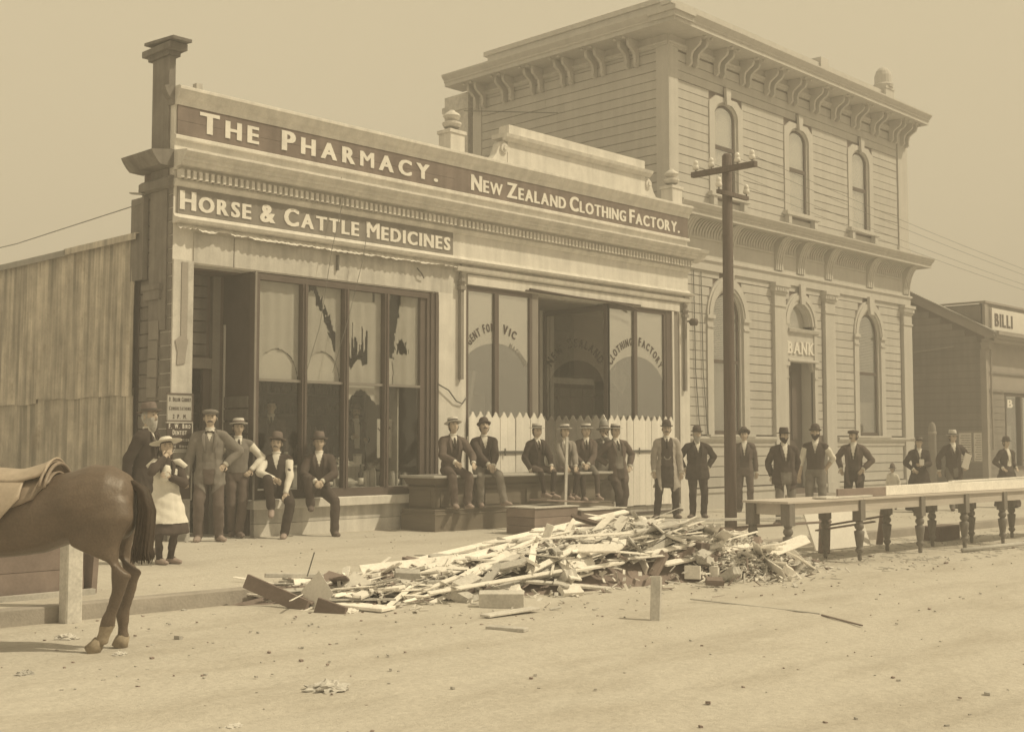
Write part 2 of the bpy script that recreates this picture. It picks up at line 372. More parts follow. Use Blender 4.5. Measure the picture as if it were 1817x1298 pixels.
# ================================================================== ground
def ground():
    # far sheet, then finer street strips laid above it
    def grid(name, x0, x1, y0, y1, nx, ny, mt, zoff, amp, road):
        vs = []; fs = []
        for j in range(ny+1):
            for i in range(nx+1):
                x = x0+(x1-x0)*i/nx; y = y0+(y1-y0)*j/ny
                z = 0.008*(14-max(-40, min(70, x)))-(0.13 if road else 0)+zoff
                if amp:
                    e = min(1, (x-x0)*2, (x1-x)*2, (y-y0)*3, (y1-y)*3) if True else 1
                    z += amp*max(0, e)*(noise.noise((x*.5, y*.9, 3))*.6+noise.noise((x*1.6, y*2.4, 7))*.3+noise.noise((x*5, y*5, 1))*.12)
                if road and amp:
                    for yr, sg in ((3.1, .09), (4.55, .09), (5.6, .07), (7.0, .08), (2.0, .1), (1.0, .1)):
                        yy = yr+.25*noise.noise((x*.22, yr, 5)); z -= .016*(.6+.6*noise.noise((x*.7, yr, 2)))*math.exp(-((y-yy)/sg)**2)
                vs.append((x, y, z)); 
        for j in range(ny):
            for i in range(nx):
                a = j*(nx+1)+i; fs.append((a, a+1, a+nx+2, a+nx+1))
        mb = MB().add(vs, fs); o = mb.build(name, mt, smooth=True); lab(o, kind='structure'); return o
    grid('ground', -260, 320, -240, 360, 60, 60, M['road'], -.08, 0, True)
    grid('road', -8, 60, -12, 9.66, 420, 330, M['road'], 0, .045, True)
    grid('sidewalk', -8, 60, 9.82, 24, 240, 70, M['path'], 0, .012, False)
    k = thing('kerb', 'low timber kerb along the edge of the footpath', 'kerb', (14, 9.75, 0), kind='structure')
    del k['category']
    x = -8.0; random.seed(3)
    while x < 50:
        l = random.uniform(2.6, 4.2); zt = 0.008*(14-x-l/2)
        mb = MB(); c = Vector((x+l/2, 9.74, zt-.09)); mb.obox(c, (l/2-.008, 0, -.008*l/2), (0, .085, 0), (0, 0, .095))
        o = mb.build('kerb_timber', M['kerb'], k); bev(o, .012, 2); x += l
ground()

def mould(mb, x0, x1, Y, prof, ends=True):
    """straight moulding along x; prof = [(projection, z)...] closed against the wall at Y"""
    pts = [(Y-p, z) for p, z in prof]
    mb.prism(pts+[(Y+.0, prof[-1][1]), (Y+.0, prof[0][1])], YZ, x0, x1)
def mouldY(mb, y0, y1, X, prof):
    pts = [(X-p, z) for p, z in prof]
    mb.prism(pts+[(X, prof[-1][1]), (X, prof[0][1])], lambda u, v, t: (u, t, v), y0, y1)
def wall_holes(mb, x0, x1, z0, z1, holes, y0, y1):
    xs = sorted({x0, x1, *[h[0] for h in holes], *[h[1] for h in holes]}); zs = sorted({z0, z1, *[h[2] for h in holes], *[h[3] for h in holes]})
    for a, b in zip(xs, xs[1:]):
        run = None
        for c, d in zip(zs, zs[1:]):
            mx, mz = (a+b)/2, (c+d)/2
            if any(h[0] < mx < h[1] and h[2] < mz < h[3] for h in holes):
                if run: mb.box(a, b, y0, y1, *run); run = None
            else: run = (run[0], d) if run else (c, d)
        if run: mb.box(a, b, y0, y1, *run)
def spans(x0, x1, cuts):
    r = [(x0, x1)]
    for a, b in cuts:
        n = []
        for s, e in r:
            if b <= s or a >= e: n.append((s, e)); continue
            if a > s: n.append((s, a))
            if b < e: n.append((b, e))
        r = n
    return [(s, e) for s, e in r if e-s > .05]
FY = 15.3

# ================================================================== shops (two under one parapet)
def shop_front(root, x0, x1):
    """cornices and friezes shared in style by the two shops"""
    mb = MB(); mould(mb, x0, x1, FY, [(.04, 6.20), (.06, 6.27), (.10, 6.30), (.15, 6.38), (.17, 6.40), (.17, 6.44), (.12, 6.46)]); mb.build('parapet_cap', M['trim'], root)
    mb = MB(); mould(mb, x0, x1, FY, [(.03, 5.70), (.06, 5.71), (.06, 5.755), (.035, 5.77)]); mb.build('moulding', M['trim'], root)
    mb = MB(); mould(mb, x0, x1, FY, [(.05, 5.26), (.07, 5.30), (.22, 5.31), (.24, 5.36), (.28, 5.37), (.28, 5.41), (.33, 5.44), (.36, 5.48), (.36, 5.505), (.05, 5.54)])
    mb.build('cornice', M['trim'], root)
    mb = MB(); n = int((x1-x0)/.098)
    for i in range(n):
        x = x0+.03+(x1-x0-.04)*i/n; mb.box(x, x+.052, FY-.16, FY-.051, 5.14, 5.255)
    lab(mb.build('dentils', M['trim'], root), kind='stuff')
    mb = MB(); mould(mb, x0, x1, FY, [(.02, 5.03), (.05, 5.05), (.07, 5.10), (.05, 5.137)]); mb.build('moulding', M['trim'], root)
    mb = MB(); mould(mb, x0, x1, FY, [(.03, 4.50), (.16, 4.52), (.18, 4.56), (.05, 4.60), (.03, 4.64)]); mb.build('moulding', M['trim'], root)

def pharmacy():
    x0, x1 = 9.0, 14.42
    R_ = thing('pharmacy_shop', 'pharmacy shopfront of cream painted boards under two brown signboards', 'shop', (11.7, FY, 0.02))
    # masonry-like timber front: parapet, frieze, lintel, piers (all with depth)
    mb = MB(); mb.box(x0, x1, FY, FY+.3, 3.95, 6.40); mb.box(x0, x0+.33, FY, FY+.3, -.1, 3.95); mb.build('front_wall', M['cream'], R_)
    mb = MB(); mb.box(x0+.002, x0+.326, FY-.03, FY, 0, 3.99); o = mb.build('corner_pier', M['dirty'], R_)
    piece('old_strip', 9.13, 9.23, FY-.042, FY-.031, 2.78, 3.96, M['rbtrim'], R_)
    mb = MB(); mb.prism([(9.07, 2.50), (9.20, 2.52), (9.22, 2.70), (9.25, 2.86), (9.14, 2.92), (9.04, 2.84), (9.08, 2.68)], XZ, FY-.045, FY-.032); mb.build('old_patch', M['rbtrim'], R_)
    mb = MB(); mb.box(x0+.33, x1, FY-.02, FY, 3.97, 4.40); mb.build('lintel_board', M['dirty'], R_)
    piece('seam', 9.99, 10.0, FY-.024, FY-.019, 3.97, 4.40, M['dark'], R_)
    shop_front(R_, x0-.01, x1)
    # cornice returns on the side
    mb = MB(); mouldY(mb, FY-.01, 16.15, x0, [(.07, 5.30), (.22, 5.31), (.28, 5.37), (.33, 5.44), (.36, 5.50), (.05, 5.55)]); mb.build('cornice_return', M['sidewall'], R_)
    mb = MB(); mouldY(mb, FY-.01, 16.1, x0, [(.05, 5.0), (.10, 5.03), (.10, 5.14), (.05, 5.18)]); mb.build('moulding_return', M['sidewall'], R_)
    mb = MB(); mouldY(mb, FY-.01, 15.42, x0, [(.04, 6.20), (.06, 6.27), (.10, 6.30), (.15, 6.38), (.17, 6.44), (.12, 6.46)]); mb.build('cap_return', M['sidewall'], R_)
    # tall boxed pier rising above the end of the parapet
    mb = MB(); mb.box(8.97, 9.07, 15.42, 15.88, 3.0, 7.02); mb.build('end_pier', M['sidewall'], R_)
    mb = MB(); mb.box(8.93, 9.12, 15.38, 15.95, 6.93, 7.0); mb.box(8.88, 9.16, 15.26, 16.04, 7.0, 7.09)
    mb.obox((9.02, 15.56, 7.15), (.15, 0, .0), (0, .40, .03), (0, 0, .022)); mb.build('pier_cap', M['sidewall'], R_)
    mb = MB(); mb.obox((9.42, FY+.1, 6.53), (.05, 0, 0), (0, .05, 0), (0, 0, .07)); mb.build('block', M['dirty'], R_)
    # signs
    mb = MB(); mb.box(x0+.03, x1, FY-.03, FY-.002, 5.98, 6.20); mb.box(x0+.03, x1, FY-.03, FY-.002, 5.77, 5.976)
    s = mb.build('signboard', M['signdark'], R_)
    sign_text('THE PHARMACY.', 9.38, 14.03, 5.865, .31, .262, FY-.03, gap=.085, parent=s)
    mb = MB(); mb.box(x0+.05, x1-.02, FY-.028, FY-.002, 4.645, 5.03); s = mb.build('signboard', M['signmid'], R_)
    sign_text('HORSE & CATTLE MEDICINES', 9.08, 14.33, 4.715, .275, .225, FY-.028, gap=.036, bold=.022, parent=s)
    # pale metal flashing with a torn, corrugated lower edge (old verandah fixing)
    vs = []; fs = []; n = 190; xa, xb = 9.02, 14.40
    random.seed(5); tear = 0
    for i in range(n+1):
        x = xa+(xb-xa)*i/n; w = .012*math.cos(2*PI*(x-xa)/.11)
        tear = tear*.8+random.uniform(-.012, .014); t = max(0, tear)
        if 9.6 < x < 9.9: t += .07*math.sin((x-9.6)/.3*PI)
        if x < 9.35: t += .03*math.sin(x*40)**2
        for z, p in ((4.50, .045), (4.44, .10), (4.395+t, .15)):
            vs.append((x, FY-p-w*(p > .05), z)); 
        for z, p in ((4.50, .040), (4.44, .095), (4.395+t, .144)):
            vs.append((x, FY-p-w*(p > .05)+.004, z))
    for i in range(n):
        a = i*6; b = a+6
        for k in (0, 1): fs.append((a+k, b+k, b+k+1, a+k+1)); fs.append((a+3+k, a+4+k, b+4+k, b+3+k))
        fs.append((a+2, b+2, b+5, a+5))
    MB().add(vs, fs).build('flashing', M['trim'], R_)
    for x, z in ((11.9, 4.20), (13.6, 4.17), (11.9, 3.97)): pass
    piece('hook', 11.87, 11.90, FY-.07, FY-.021, 4.12, 4.36, M['bar'], R_)
    mb = MB(); mb.tube([(13.55, FY-.05, 4.33), (13.62, FY-.09, 4.24), (13.70, FY-.06, 4.17)], .012, 6); mb.build('hook', M['bar'], R_)
    # body behind: side wall boards, roof, back
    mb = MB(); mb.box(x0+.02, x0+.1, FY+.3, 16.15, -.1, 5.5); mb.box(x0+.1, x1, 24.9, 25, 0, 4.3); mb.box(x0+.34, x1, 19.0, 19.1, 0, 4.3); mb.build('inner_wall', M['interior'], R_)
    z = .05
    while z < 4.95:
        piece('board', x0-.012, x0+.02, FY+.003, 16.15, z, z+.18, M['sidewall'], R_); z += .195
    mb = MB(); mb.prism([(15.61, 5.0), (16.2, 4.5), (25.2, 4.42), (25.2, 4.46), (16.2, 4.54), (15.61, 5.05)], YZ, x0+.31, x1); mb.build('roof', M['roof'], R_)
    for yy, zz in ((15.62, 3.35), (15.85, 2.95), (15.70, 2.55)):   # torn tin patches and corbel on the side wall
        pass
    mb = MB(); mb.box(x0-.09, x0-.013, 15.5, 16.0, 3.58, 3.66); mb.box(x0-.07, x0-.013, 15.53, 15.97, 3.44, 3.58); mb.build('corbel', M['sidewall'], R_)
    for i in range(4):
        mb = MB(); mb.obox((x0-.03, 15.72+.01*i, 3.0-.27*i), (.012, 0, 0), (0, .13, 0), (.0, 0, .14)); mb.build('tin_patch', M['rbwall'], R_)
    # window : frame, mullions, panes
    wx0, wx1 = 10.40, 14.07
    W = MB(); W.box(wx0-.05, wx0+.045, FY-.04, FY+.08, .57, 3.93); W.box(wx0+.045, wx1, FY-.03, FY+.08, 3.84, 3.93); W.box(wx0+.045, wx1, FY-.03, FY+.08, .57, .70)
    W.box(13.68, 13.80, FY-.0, FY+.08, .70, 3.84); W.box(13.80, 14.07, FY-.035, FY+.08, .70, 3.84); W.box(13.87, 13.90, FY-.06, FY-.036, .6, 3.95); W.box(13.98, 14.02, FY-.06, FY-.036, .6, 3.95)
    win = W.build('window', M['frame'], R_)
    piece('post', wx0-.052, wx0-.02, FY-.062, FY-.041, .42, 3.95, M['framemid'], R_)
    edges = [wx0+.045]
    for xm in (11.28, 12.09, 12.92):
        mb = MB(); mb.box(xm-.045, xm+.045, FY-.04, FY+.07, .70, 3.84); mb.box(xm-.012, xm+.012, FY-.06, FY-.041, .70, 3.84); mb.build('mullion', M['frame'], win); edges += [xm-.045, xm+.045]
    edges.append(13.68)
    for i in range(4):
        a, b = edges[2*i], edges[2*i+1]
        piece('transom', a, b, FY+.0, FY+.05, 2.325, 2.365, M['framemid'], win)
        for z0_, z1_ in ((.70, 2.325), (2.365, 3.84)):
            piece('pane', a, b, FY+.025, FY+.030, z0_, z1_, M['glass'], win)
    # blinds: cut as small cells so that the tears are real holes
    def blind(a, b, zlo, zhi, holef, arch, seed):
        nx, nzz = 46, 90; mb = MB(); vs = []; idx = {}
        Yb = FY+.075
        def vid(i, j):
            if (i, j) not in idx:
                idx[(i, j)] = len(vs); x = a+(b-a)*i/nx; z = zlo+(zhi-zlo)*j/nzz
                vs.append((x, Yb+.006*math.sin(x*31+seed), z))
            return idx[(i, j)]
        fs = []
        for j in range(nzz):
            for i in range(nx):
                u = (i+.5)/nx; v = (j+.5)/nzz; x = a+(b-a)*u; z = zlo+(zhi-zlo)*v
                if holef(u, v, x, z): continue
                if arch and ((u-.5)/.5)**2+((z-2.33)/.50)**2 < 1: continue
                fs.append((vid(i, j), vid(i+1, j), vid(i+1, j+1), vid(i, j+1)))
        return MB().add(vs, fs).build('blind', M['blindmid'], win)
    N_ = lambda x, z, s: noise.noise((x*s, z*s*.35, 3.3))
    blind(edges[0], edges[1], 2.36, 3.84, lambda u, v, x, z: False, True, 0)
    blind(edges[2], edges[3], 2.36, 3.84, lambda u, v, x, z: abs(v-(1.02-.05*u-.95*max(0, u-.18)**1.3-.35*(u > .86))+.10*N_(x, z, 22)) < .045+.07*u+.03*N_(x, z, 40) and u > .12 and v > .32, True, 1)
    blind(edges[4], edges[5], 2.36, 3.84, lambda u, v, x, z: (v < .50-.25*abs(u-.33)+.30*N_(x, 0, 26) and u < .62 and v > .18+.1*N_(x, z, 9)) or (abs(u-.8) < .03 and v > .9), False, 2)
    blind(edges[6], edges[7], 2.36, 3.84, lambda u, v, x, z: (abs(u-.16-.30*max(0, v-.45)+.06*N_(x, z, 24)) < .10+.12*max(0, v-.4)) or ((u-.5)**2/.035+(v-.42)**2/.006 < 1+1.4*N_(x, z, 30)) , False, 3)
    for i in (0, 1):
        a, b = edges[2*i], edges[2*i+1]; pts = [(a+.01, 2.36)]+[((a+b)/2+(b-a)/2*.99*math.sin(t), 2.36+.47*math.cos(t)) for t in [(-PI/2)+PI*k/16 for k in range(17)]]+[(b-.01, 2.36)]
        mb = MB(); mb.prism(pts, XZ, FY+.095, FY+.10); mb.build('blind_hem', M['blindpale'], win)
    for i, lo in ((2, 2.05), (3, 2.36)):            # ragged remains hanging below the transom, and streaked whitening
        a, b = edges[2*i], edges[2*i+1]; pts = [(a, 2.62+.3*(i == 3)-.12), (b, 2.78)]
        n = 22; low = [(b-(b-a)*k/n, (2.02+.24*math.sin(max(0, k/n-.0)*PI*.95)**2+.02*math.sin(k*2.3)) if i == 2 else 2.37+.03*math.sin(k)) for k in range(n+1)]
        mb = MB(); mb.prism(pts+low, XZ, FY+.095, FY+.10); mb.build('torn_lining', M['blindpale'], win)
    # sill ledge and plinth boards
    mb = MB(); mb.box(wx0-.10, 14.07, FY-.16, FY-.042, .43, .565); mb.box(wx0-.10, 14.07, FY-.042, FY+.08, .43, .568); bev(mb.build('sill', M['trim'], R_), .008)
    piece('plinth_board', wx0-.02, 14.4, FY-.05, FY+.05, .215, .428, M['dirty'], R_); piece('plinth_board', wx0-.02, 14.4, FY-.055, FY+.05, -.05, .209, M['cream'], R_)
    # party pilaster
    mb = MB(); mb.box(14.07, 14.42, FY-.025, FY+.3, -.1, 3.97); mb.build('pilaster', M['cream'], R_)
    # entrance recess
    bY = 16.12
    mb = MB(); mb.box(10.15, 10.28, bY-.06, bY+.06, -.05, 3.95); mb.box(9.33, 10.15, bY-.05, bY+.05, 2.52, 2.68); mb.box(9.33, 9.42, bY-.05, bY+.05, -.05, 2.52); mb.build('doorframe', M['framemid'], R_)
    mb = MB(); mb.box(10.02, 10.15, bY-.02, bY+.05, 0, 2.52); mb.box(9.42, 10.02, bY+.5, bY+.55, 0, 2.5); mb.build('door', M['frame'], R_)
    mb = MB(); mb.box(9.33, 10.15, bY+.03, bY+.06, 2.68, 3.95); mb.box(9.33, 10.4, FY+.3, bY, 3.93, 3.97); mb.box(10.28, 10.35, bY-.03, bY+.03, 0, 3.95)
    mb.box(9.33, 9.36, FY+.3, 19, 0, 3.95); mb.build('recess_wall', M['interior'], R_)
    for i in range(7):
        piece('louvre', 9.33, 10.06, bY-.03, bY+.03, 2.72+.175*i, 2.72+.175*i+.155, M['sidewall'], R_)
    # window return facing the doorway
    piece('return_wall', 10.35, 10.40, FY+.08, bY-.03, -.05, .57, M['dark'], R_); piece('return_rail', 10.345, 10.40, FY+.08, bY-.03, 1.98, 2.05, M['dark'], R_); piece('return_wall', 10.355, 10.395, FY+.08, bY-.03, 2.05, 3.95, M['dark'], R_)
    z = .60
    while z < 1.95: piece('return_board', 10.335, 10.36, FY+.085, bY-.04, z, z+.17, M['sidewall'], R_); z += .19
    piece('return_post', 10.33, 10.355, bY-.10, bY-.07, .5, 3.2, M['trim'], R_)
    piece('step', 9.33, 10.34, FY-.02, bY-.06, -.05, .045, M['trim'], R_)
    piece('pier_foot', x0+.01, x0+.31, FY-.06, FY-.031, -.06, .2, M['dirty'], R_)
    # interior
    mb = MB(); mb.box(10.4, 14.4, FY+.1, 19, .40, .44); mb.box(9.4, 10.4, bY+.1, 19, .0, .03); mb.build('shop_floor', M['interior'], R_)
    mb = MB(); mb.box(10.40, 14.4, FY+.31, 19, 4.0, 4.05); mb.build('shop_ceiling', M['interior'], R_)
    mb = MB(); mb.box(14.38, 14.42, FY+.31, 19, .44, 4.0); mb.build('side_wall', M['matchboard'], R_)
    # white matchboard screen behind the display
    x = 11.45; 
    while x < 13.0: piece('matchboard', x, x+.085, 16.02, 16.04, .44, 1.02, M['matchboard'], R_); x += .09
    piece('ledge', 11.42, 13.05, 15.98, 16.08, 1.02, 1.05, M['trim'], R_)
    piece('partition', 13.35, 13.38, 15.5, 16.3, .44, 2.3, M['matchboard'], R_)
    piece('partition', 12.72, 12.80, 16.1, 16.16, .44, 2.3, M['matchboard'], R_)
    piece('partition', 13.55, 14.30, 16.6, 16.64, .44, 2.32, M['matchboard'], R_)
    # stocked shelves inside
    sh = thing('shop_shelves', 'dark shelves stacked with jars and bottles inside the pharmacy', 'shelves', (12.2, 17.6, .44))
    for k in range(7): piece('shelf', 10.6, 14.2, 17.45, 17.75, .8+.36*k, .825+.36*k, M['shelf'], sh)
    mb = MB(); mb.box(10.6, 14.2, 17.75, 17.8, .44, 3.6); mb.build('back_board', M['shelf'], sh)
    random.seed(11); mb = MB(); mc = MB()
    for k in range(7):
        x = 10.7
        while x < 14.1:
            h = random.uniform(.13, .26); r = random.uniform(.03, .05)
            (mb if random.random() < .55 else mc).lathe([(r, 0), (r, h*.65), (r*.4, h*.78), (r*.4, h)], (x, 17.55, .826+.36*k), 8); x += random.uniform(.09, .16)
    lab(mb.build('stock_bottles', M['bottle'], sh, smooth=True), kind='stuff'); lab(mc.build('stock_jars', M['interior'], sh, smooth=True), kind='stuff')
pharmacy()

def display():
    """goods on the pharmacy window floor"""
    zf = .70
    def bottle(x, y, h, r, mt, label, cat='bottle', neck=.3):
        t = thing('bottle', label, cat, (x, y, zf))
        mb = MB(); mb.lathe([(r*.9, 0), (r, .01), (r, h*.55), (r*.85, h*.63), (r*neck, h*.74), (r*neck, h*.95), (r*neck*1.25, h*.96), (r*neck*1.25, h)], (x, y, zf), 14)
        mb.build('glass_body', M[mt], t, smooth=True)
        mb = MB(); mb.lathe([(r+.002, 0), (r+.002, h*.28)], (x, y, zf+h*.12), 14); mb.build('paper_label', M['paper'], t, smooth=True)
    def jar(x, y, h, r, mt, label):
        t = thing('jar', label, 'jar', (x, y, zf)); mb = MB(); mb.lathe([(r*.95, 0), (r, .01), (r, h*.8), (r*.8, h*.88), (r*.8, h*.9)], (x, y, zf), 14); mb.build('jar_body', M[mt], t, smooth=True)
        mb = MB(); mb.lathe([(r*.82, 0), (r*.82, h*.08)], (x, y, zf+h*.9), 14); mb.build('lid', M['matchboard'], t, smooth=True)
    mb = MB(); mb.box(10.45, 13.66, FY+.09, 15.98, .44, .70); lab(mb.build('display_floor', M['matchboard']), 'pale raised floor of the pharmacy display window', 'display floor')
    bottle(12.60, 15.52, .36, .045, 'bottle', 'tall dark bottle standing at the middle of the pharmacy display')
    jar(12.72, 15.56, .26, .05, 'bottlepale', 'narrow pale jar just right of the tall dark bottle')
    jar(12.86, 15.54, .30, .06, 'bottlepale', 'tall stoneware jar beside the third mullion in the pharmacy window')
    jar(12.98, 15.80, .27, .05, 'bottlepale', 'stoneware jar half behind the third window mullion')
    jar(13.12, 15.60, .20, .055, 'bottle', 'small dark jar in the right hand pane of the pharmacy')
    jar(13.28, 15.55, .24, .06, 'bottlepale', 'pale jar next to the small dark jar in the right pane')
    bottle(13.42, 15.58, .26, .04, 'bottle', 'short dark bottle near the right end of the display')
    jar(13.55, 15.52, .22, .05, 'bottlepale', 'pale jar at the far right end of the display')
    jar(11.62, 15.6, .26, .085, 'bottle', 'big dark round jar left of the second mullion')
    bottle(12.12, 15.8, .22, .035, 'bottlepale', 'first small pale bottle of the group behind the stone bottle')
    bottle(12.22, 15.82, .20, .04, 'bottle', 'small dark bottle of the group behind the stone bottle')
    bottle(12.33, 15.78, .24, .035, 'bottlepale', 'second small pale bottle, just left of the tall dark one')
    bottle(12.44, 15.83, .21, .035, 'bottle', 'small dark bottle standing close behind the tall dark one')
    t = thing('stone_bottle', 'pale stoneware bottle lying on its side in the pharmacy window', 'bottle', (12.3, 15.5, zf))
    mb = MB(); mb.tube([(12.12, 15.5, .775), (12.14, 15.5, .775), (12.36, 15.49, .775), (12.42, 15.49, .775), (12.45, 15.49, .775), (12.50, 15.49, .775)], [.06, .072, .072, .05, .028, .026], 14); mb.build('stone_body', M['bottlepale'], t, smooth=True)
    t = thing('goods_box', 'small pale box on the ledge inside the pharmacy', 'box', (12.95, 16.03, 1.05)); mb = MB(); mb.box(12.88, 12.99, 15.98, 16.07, 1.05, 1.22); mb.build('carton', M['paper'], t); mb = MB(); mb.box(12.875, 12.995, 15.975, 16.075, 1.19, 1.225); mb.build('lid', M['matchboard'], t)
    random.seed(8); mb = MB()
    for k in range(22):
        c = Vector((12.55+random.random()*.3, 16.02+random.uniform(-.03, .05), 1.06+random.random()*.09)); a = random.random()*3
        mb.obox(c, (.05*math.cos(a), .03*math.sin(a), .01), (-.02*math.sin(a), .02, .01), (0, .004, .012))
    lab(mb.build('paper_goods', M['blind']), 'heap of crumpled packets on the ledge inside the pharmacy', 'packets', kind='stuff')
    mb = MB()
    for k in range(40):
        c = Vector((13.15+random.random()*.5, 15.9+random.uniform(-.1, .1), .95+random.random()*.14)); a = random.random()*3
        mb.obox(c, (.07*math.cos(a), .05*math.sin(a), .02), (-.03*math.sin(a), .03, .01), (0, .006, .018))
    lab(mb.build('sponges', M['blindmid']), 'heap of loose goods behind the jars in the right pane', 'goods', kind='stuff')
    mb = MB(); mb.box(13.15, 13.68, 15.78, 16.02, .70, .93); lab(mb.build('display_stand', M['matchboard']), 'low pale stand carrying loose goods in the right pane', 'stand')
    # poster in the right pane, lettered along an arc
    t = thing('poster', 'printed poster with an arched heading and a figure, right pane', 'poster', (13.6, 16.0, 1.3))
    mb = MB(); mb.box(13.02, 13.34, 15.62, 15.628, 1.16, 1.80); mb.build('sheet', M['blindpale'], t)
    arc_text('INIT', 13.18, 1.42, .15, .24, -.75, .75, .07, lambda u, v, d: (u, 15.619-d, v), parent=t, depth=.003)
    mb = MB(); mb.prism([(13.16+.055*math.cos(a)*(1+.3*math.sin(3*a)), 1.40+.11*math.sin(a)) for a in [2*PI*k/18 for k in range(18)]], XZ, 15.612, 15.618); mb.build('printed_figure', M['framemid'], t)
display()

def clothing():
    x0, x1 = 14.42, 21.32
    R_ = thing('clothing_shop', 'cream clothing factory shopfront with white pickets across its windows', 'shop', (17.9, FY, 0))
    mb = MB(); mb.box(x0, x1, FY+.001, FY+.3, 4.16, 6.40); mb.box(14.42, 14.72, FY+.001, FY+.3, -.1, 4.16); mb.box(20.95, x1, FY+.001, FY+.3, -.15, 4.16); mb.build('front_wall', M['cream'], R_)
    shop_front(R_, x0+.002, x1+.01)
    mb = MB(); mould(mb, x1+.01, x1+.30, FY+.0, [(.05, 5.26), (.22, 5.31), (.24, 5.36), (.28, 5.41), (.33, 5.44), (.36, 5.505), (.05, 5.54)]); mb.build('cornice_return', M['trim'], R_)
    mb = MB(); mb.box(x0, x1-.02, FY-.03, FY, 5.77, 6.20); s = mb.build('signboard', M['signdark'], R_)
    sign_text('NEW ZEALAND CLOTHING FACTORY.', 14.82, 20.99, 5.85, .285, .225, FY-.03, gap=.026, bold=.022, parent=s)
    mb = MB(); mould(mb, x0+.02, x1-.02, FY, [(.04, 4.36), (.10, 4.38), (.12, 4.44), (.06, 4.48), (.04, 4.495)]); mb.build('moulding', M['trim'], R_)
    mb = MB(); mb.box(14.74, 20.95, FY-.05, FY, 4.17, 4.34); mb.build('lintel_board', M['trim'], R_)
    mb = MB(); mb.box(16.2, 19.6, FY-.075, FY-.051, 4.17, 4.20); mb.tube([(16.3, FY-.07, 4.22), (17.5, FY-.09, 4.18), (18.6, FY-.10, 4.17), (19.2, FY-.12, 4.13), (19.45, FY-.12, 4.06)], .022, 6); mb.build('sagging_trim', M['dark'], R_)
    mb = MB(); mb.box(14.42, 14.72, FY-.025, FY+.0, -.1, 4.16); mb.build('pilaster', M['cream'], R_)
    mb = MB(); mb.box(20.97, x1, FY-.03, FY, -.15, 4.16); mb.build('pilaster', M['cream'], R_)
    # raised name panel with scrolled shoulders on top of the parapet
    P = MB(); P.box(15.84, 19.92, FY+.05, FY+.30, 6.41, 7.02); pan = P.build('name_panel', M['cream'], R_)
    mb = MB(); mould(mb, 15.70, 20.06, FY+.05, [(.03, 6.90), (.06, 6.93), (.10, 6.96), (.12, 7.02), (.02, 7.04)]); mb.box(15.70, 20.06, FY+.05, FY+.33, 6.96, 7.04); mb.box(15.86, 19.90, FY+.04, FY+.30, 7.04, 7.22); mb.build('panel_cap', M['trim'], pan)
    sign_text('NEW ZEALAND CLOTHING', 16.0, 19.8, 6.60, .15, .15, FY+.052, gap=.06, depth=.0015, parent=pan, mt=M['trim'])
    for sgn, xb in ((-1, 15.84), (1, 19.92)):
        pts = [(0, 6.41), (0, 6.86)]
        c0 = (.10, 6.76)
        pts += [(c0[0]+.13*math.cos(t), c0[1]+.13*math.sin(t)) for t in [PI*.75-PI*.75*k/8 for k in range(9)]]
        pts += [(.30, 6.62), (.38, 6.53), (.50, 6.49), (.62, 6.50), (.68, 6.47), (.70, 6.41)]
        mb = MB(); mb.prism([(xb+sgn*u, v) for u, v in pts], XZ, FY+.06, FY+.22); mb.build('scroll', M['trim'], R_)
        mb = MB(); mb.tube([(xb+sgn*.10, FY+.06, 6.76), (xb+sgn*.10, FY+.02, 6.76)], .09, 14); mb.tube([(xb+sgn*.10, FY+.02, 6.76), (xb+sgn*.10, FY-.005, 6.76)], .045, 6); mb.build('rosette', M['trim'], R_)
    for xf in (14.53, 20.97):
        mb = MB(); mb.box(xf-.17, xf+.17, FY+.0, FY+.30, 6.41, 6.86); mb.box(xf-.20, xf+.20, FY-.02, FY+.32, 6.80, 6.86)
        mb.lathe([(.07, 0), (.06, .04), (.14, .07), (.17, .12), (.17, .15), (.08, .18), (.06, .21), (.13, .23), (.16, .27), (.13, .31), (.07, .345), (.04, .38), (.0, .39)], (xf, FY+.15, 6.86), 16)
        mb.build('finial', M['trim'], R_, smooth=False)
    for xf, mtn in ((14.56, 'framemid'), (21.10, 'framemid')):   # old verandah post brackets left on the pilasters
        mb = MB(); mb.box(xf-.035, xf+.035, FY-.10, FY-.031, 2.50, 4.05); mb.box(xf-.07, xf+.07, FY-.13, FY-.031, 4.05, 4.12); mb.lathe([(.05, 0), (.08, .07), (.05, .13), (.06, .2)], (xf, FY-.085, 4.12), 8)
        mb.box(xf-.02, xf+.02, FY-.07, FY-.031, 4.3, 4.5); mb.build('post_bracket', M[mtn], R_)
    piece('pier_strip', 20.70, 20.76, FY-.04, FY+.0, .2, 4.16, M['trim'], R_)
    # windows
    def window(xa, xb, mull, name='window'):
        W = MB(); W.box(xa-.07, xa, FY-.0, FY+.09, .16, 4.16); W.box(xb, xb+.07, FY-.0, FY+.09, .16, 4.16); W.box(xa, xb, FY, FY+.08, 4.07, 4.155); W.box(xa, xb, FY, FY+.08, .16, .30)
        w = W.build(name, M['frame'], R_); piece('mullion', mull-.05, mull+.05, FY-.01, FY+.08, .30, 4.07, M['frame'], w)
        for a, b in ((xa, mull-.05), (mull+.05, xb)): piece('pane', a, b, FY+.03, FY+.035, .30, 4.07, M['glassold'], w)
        return w
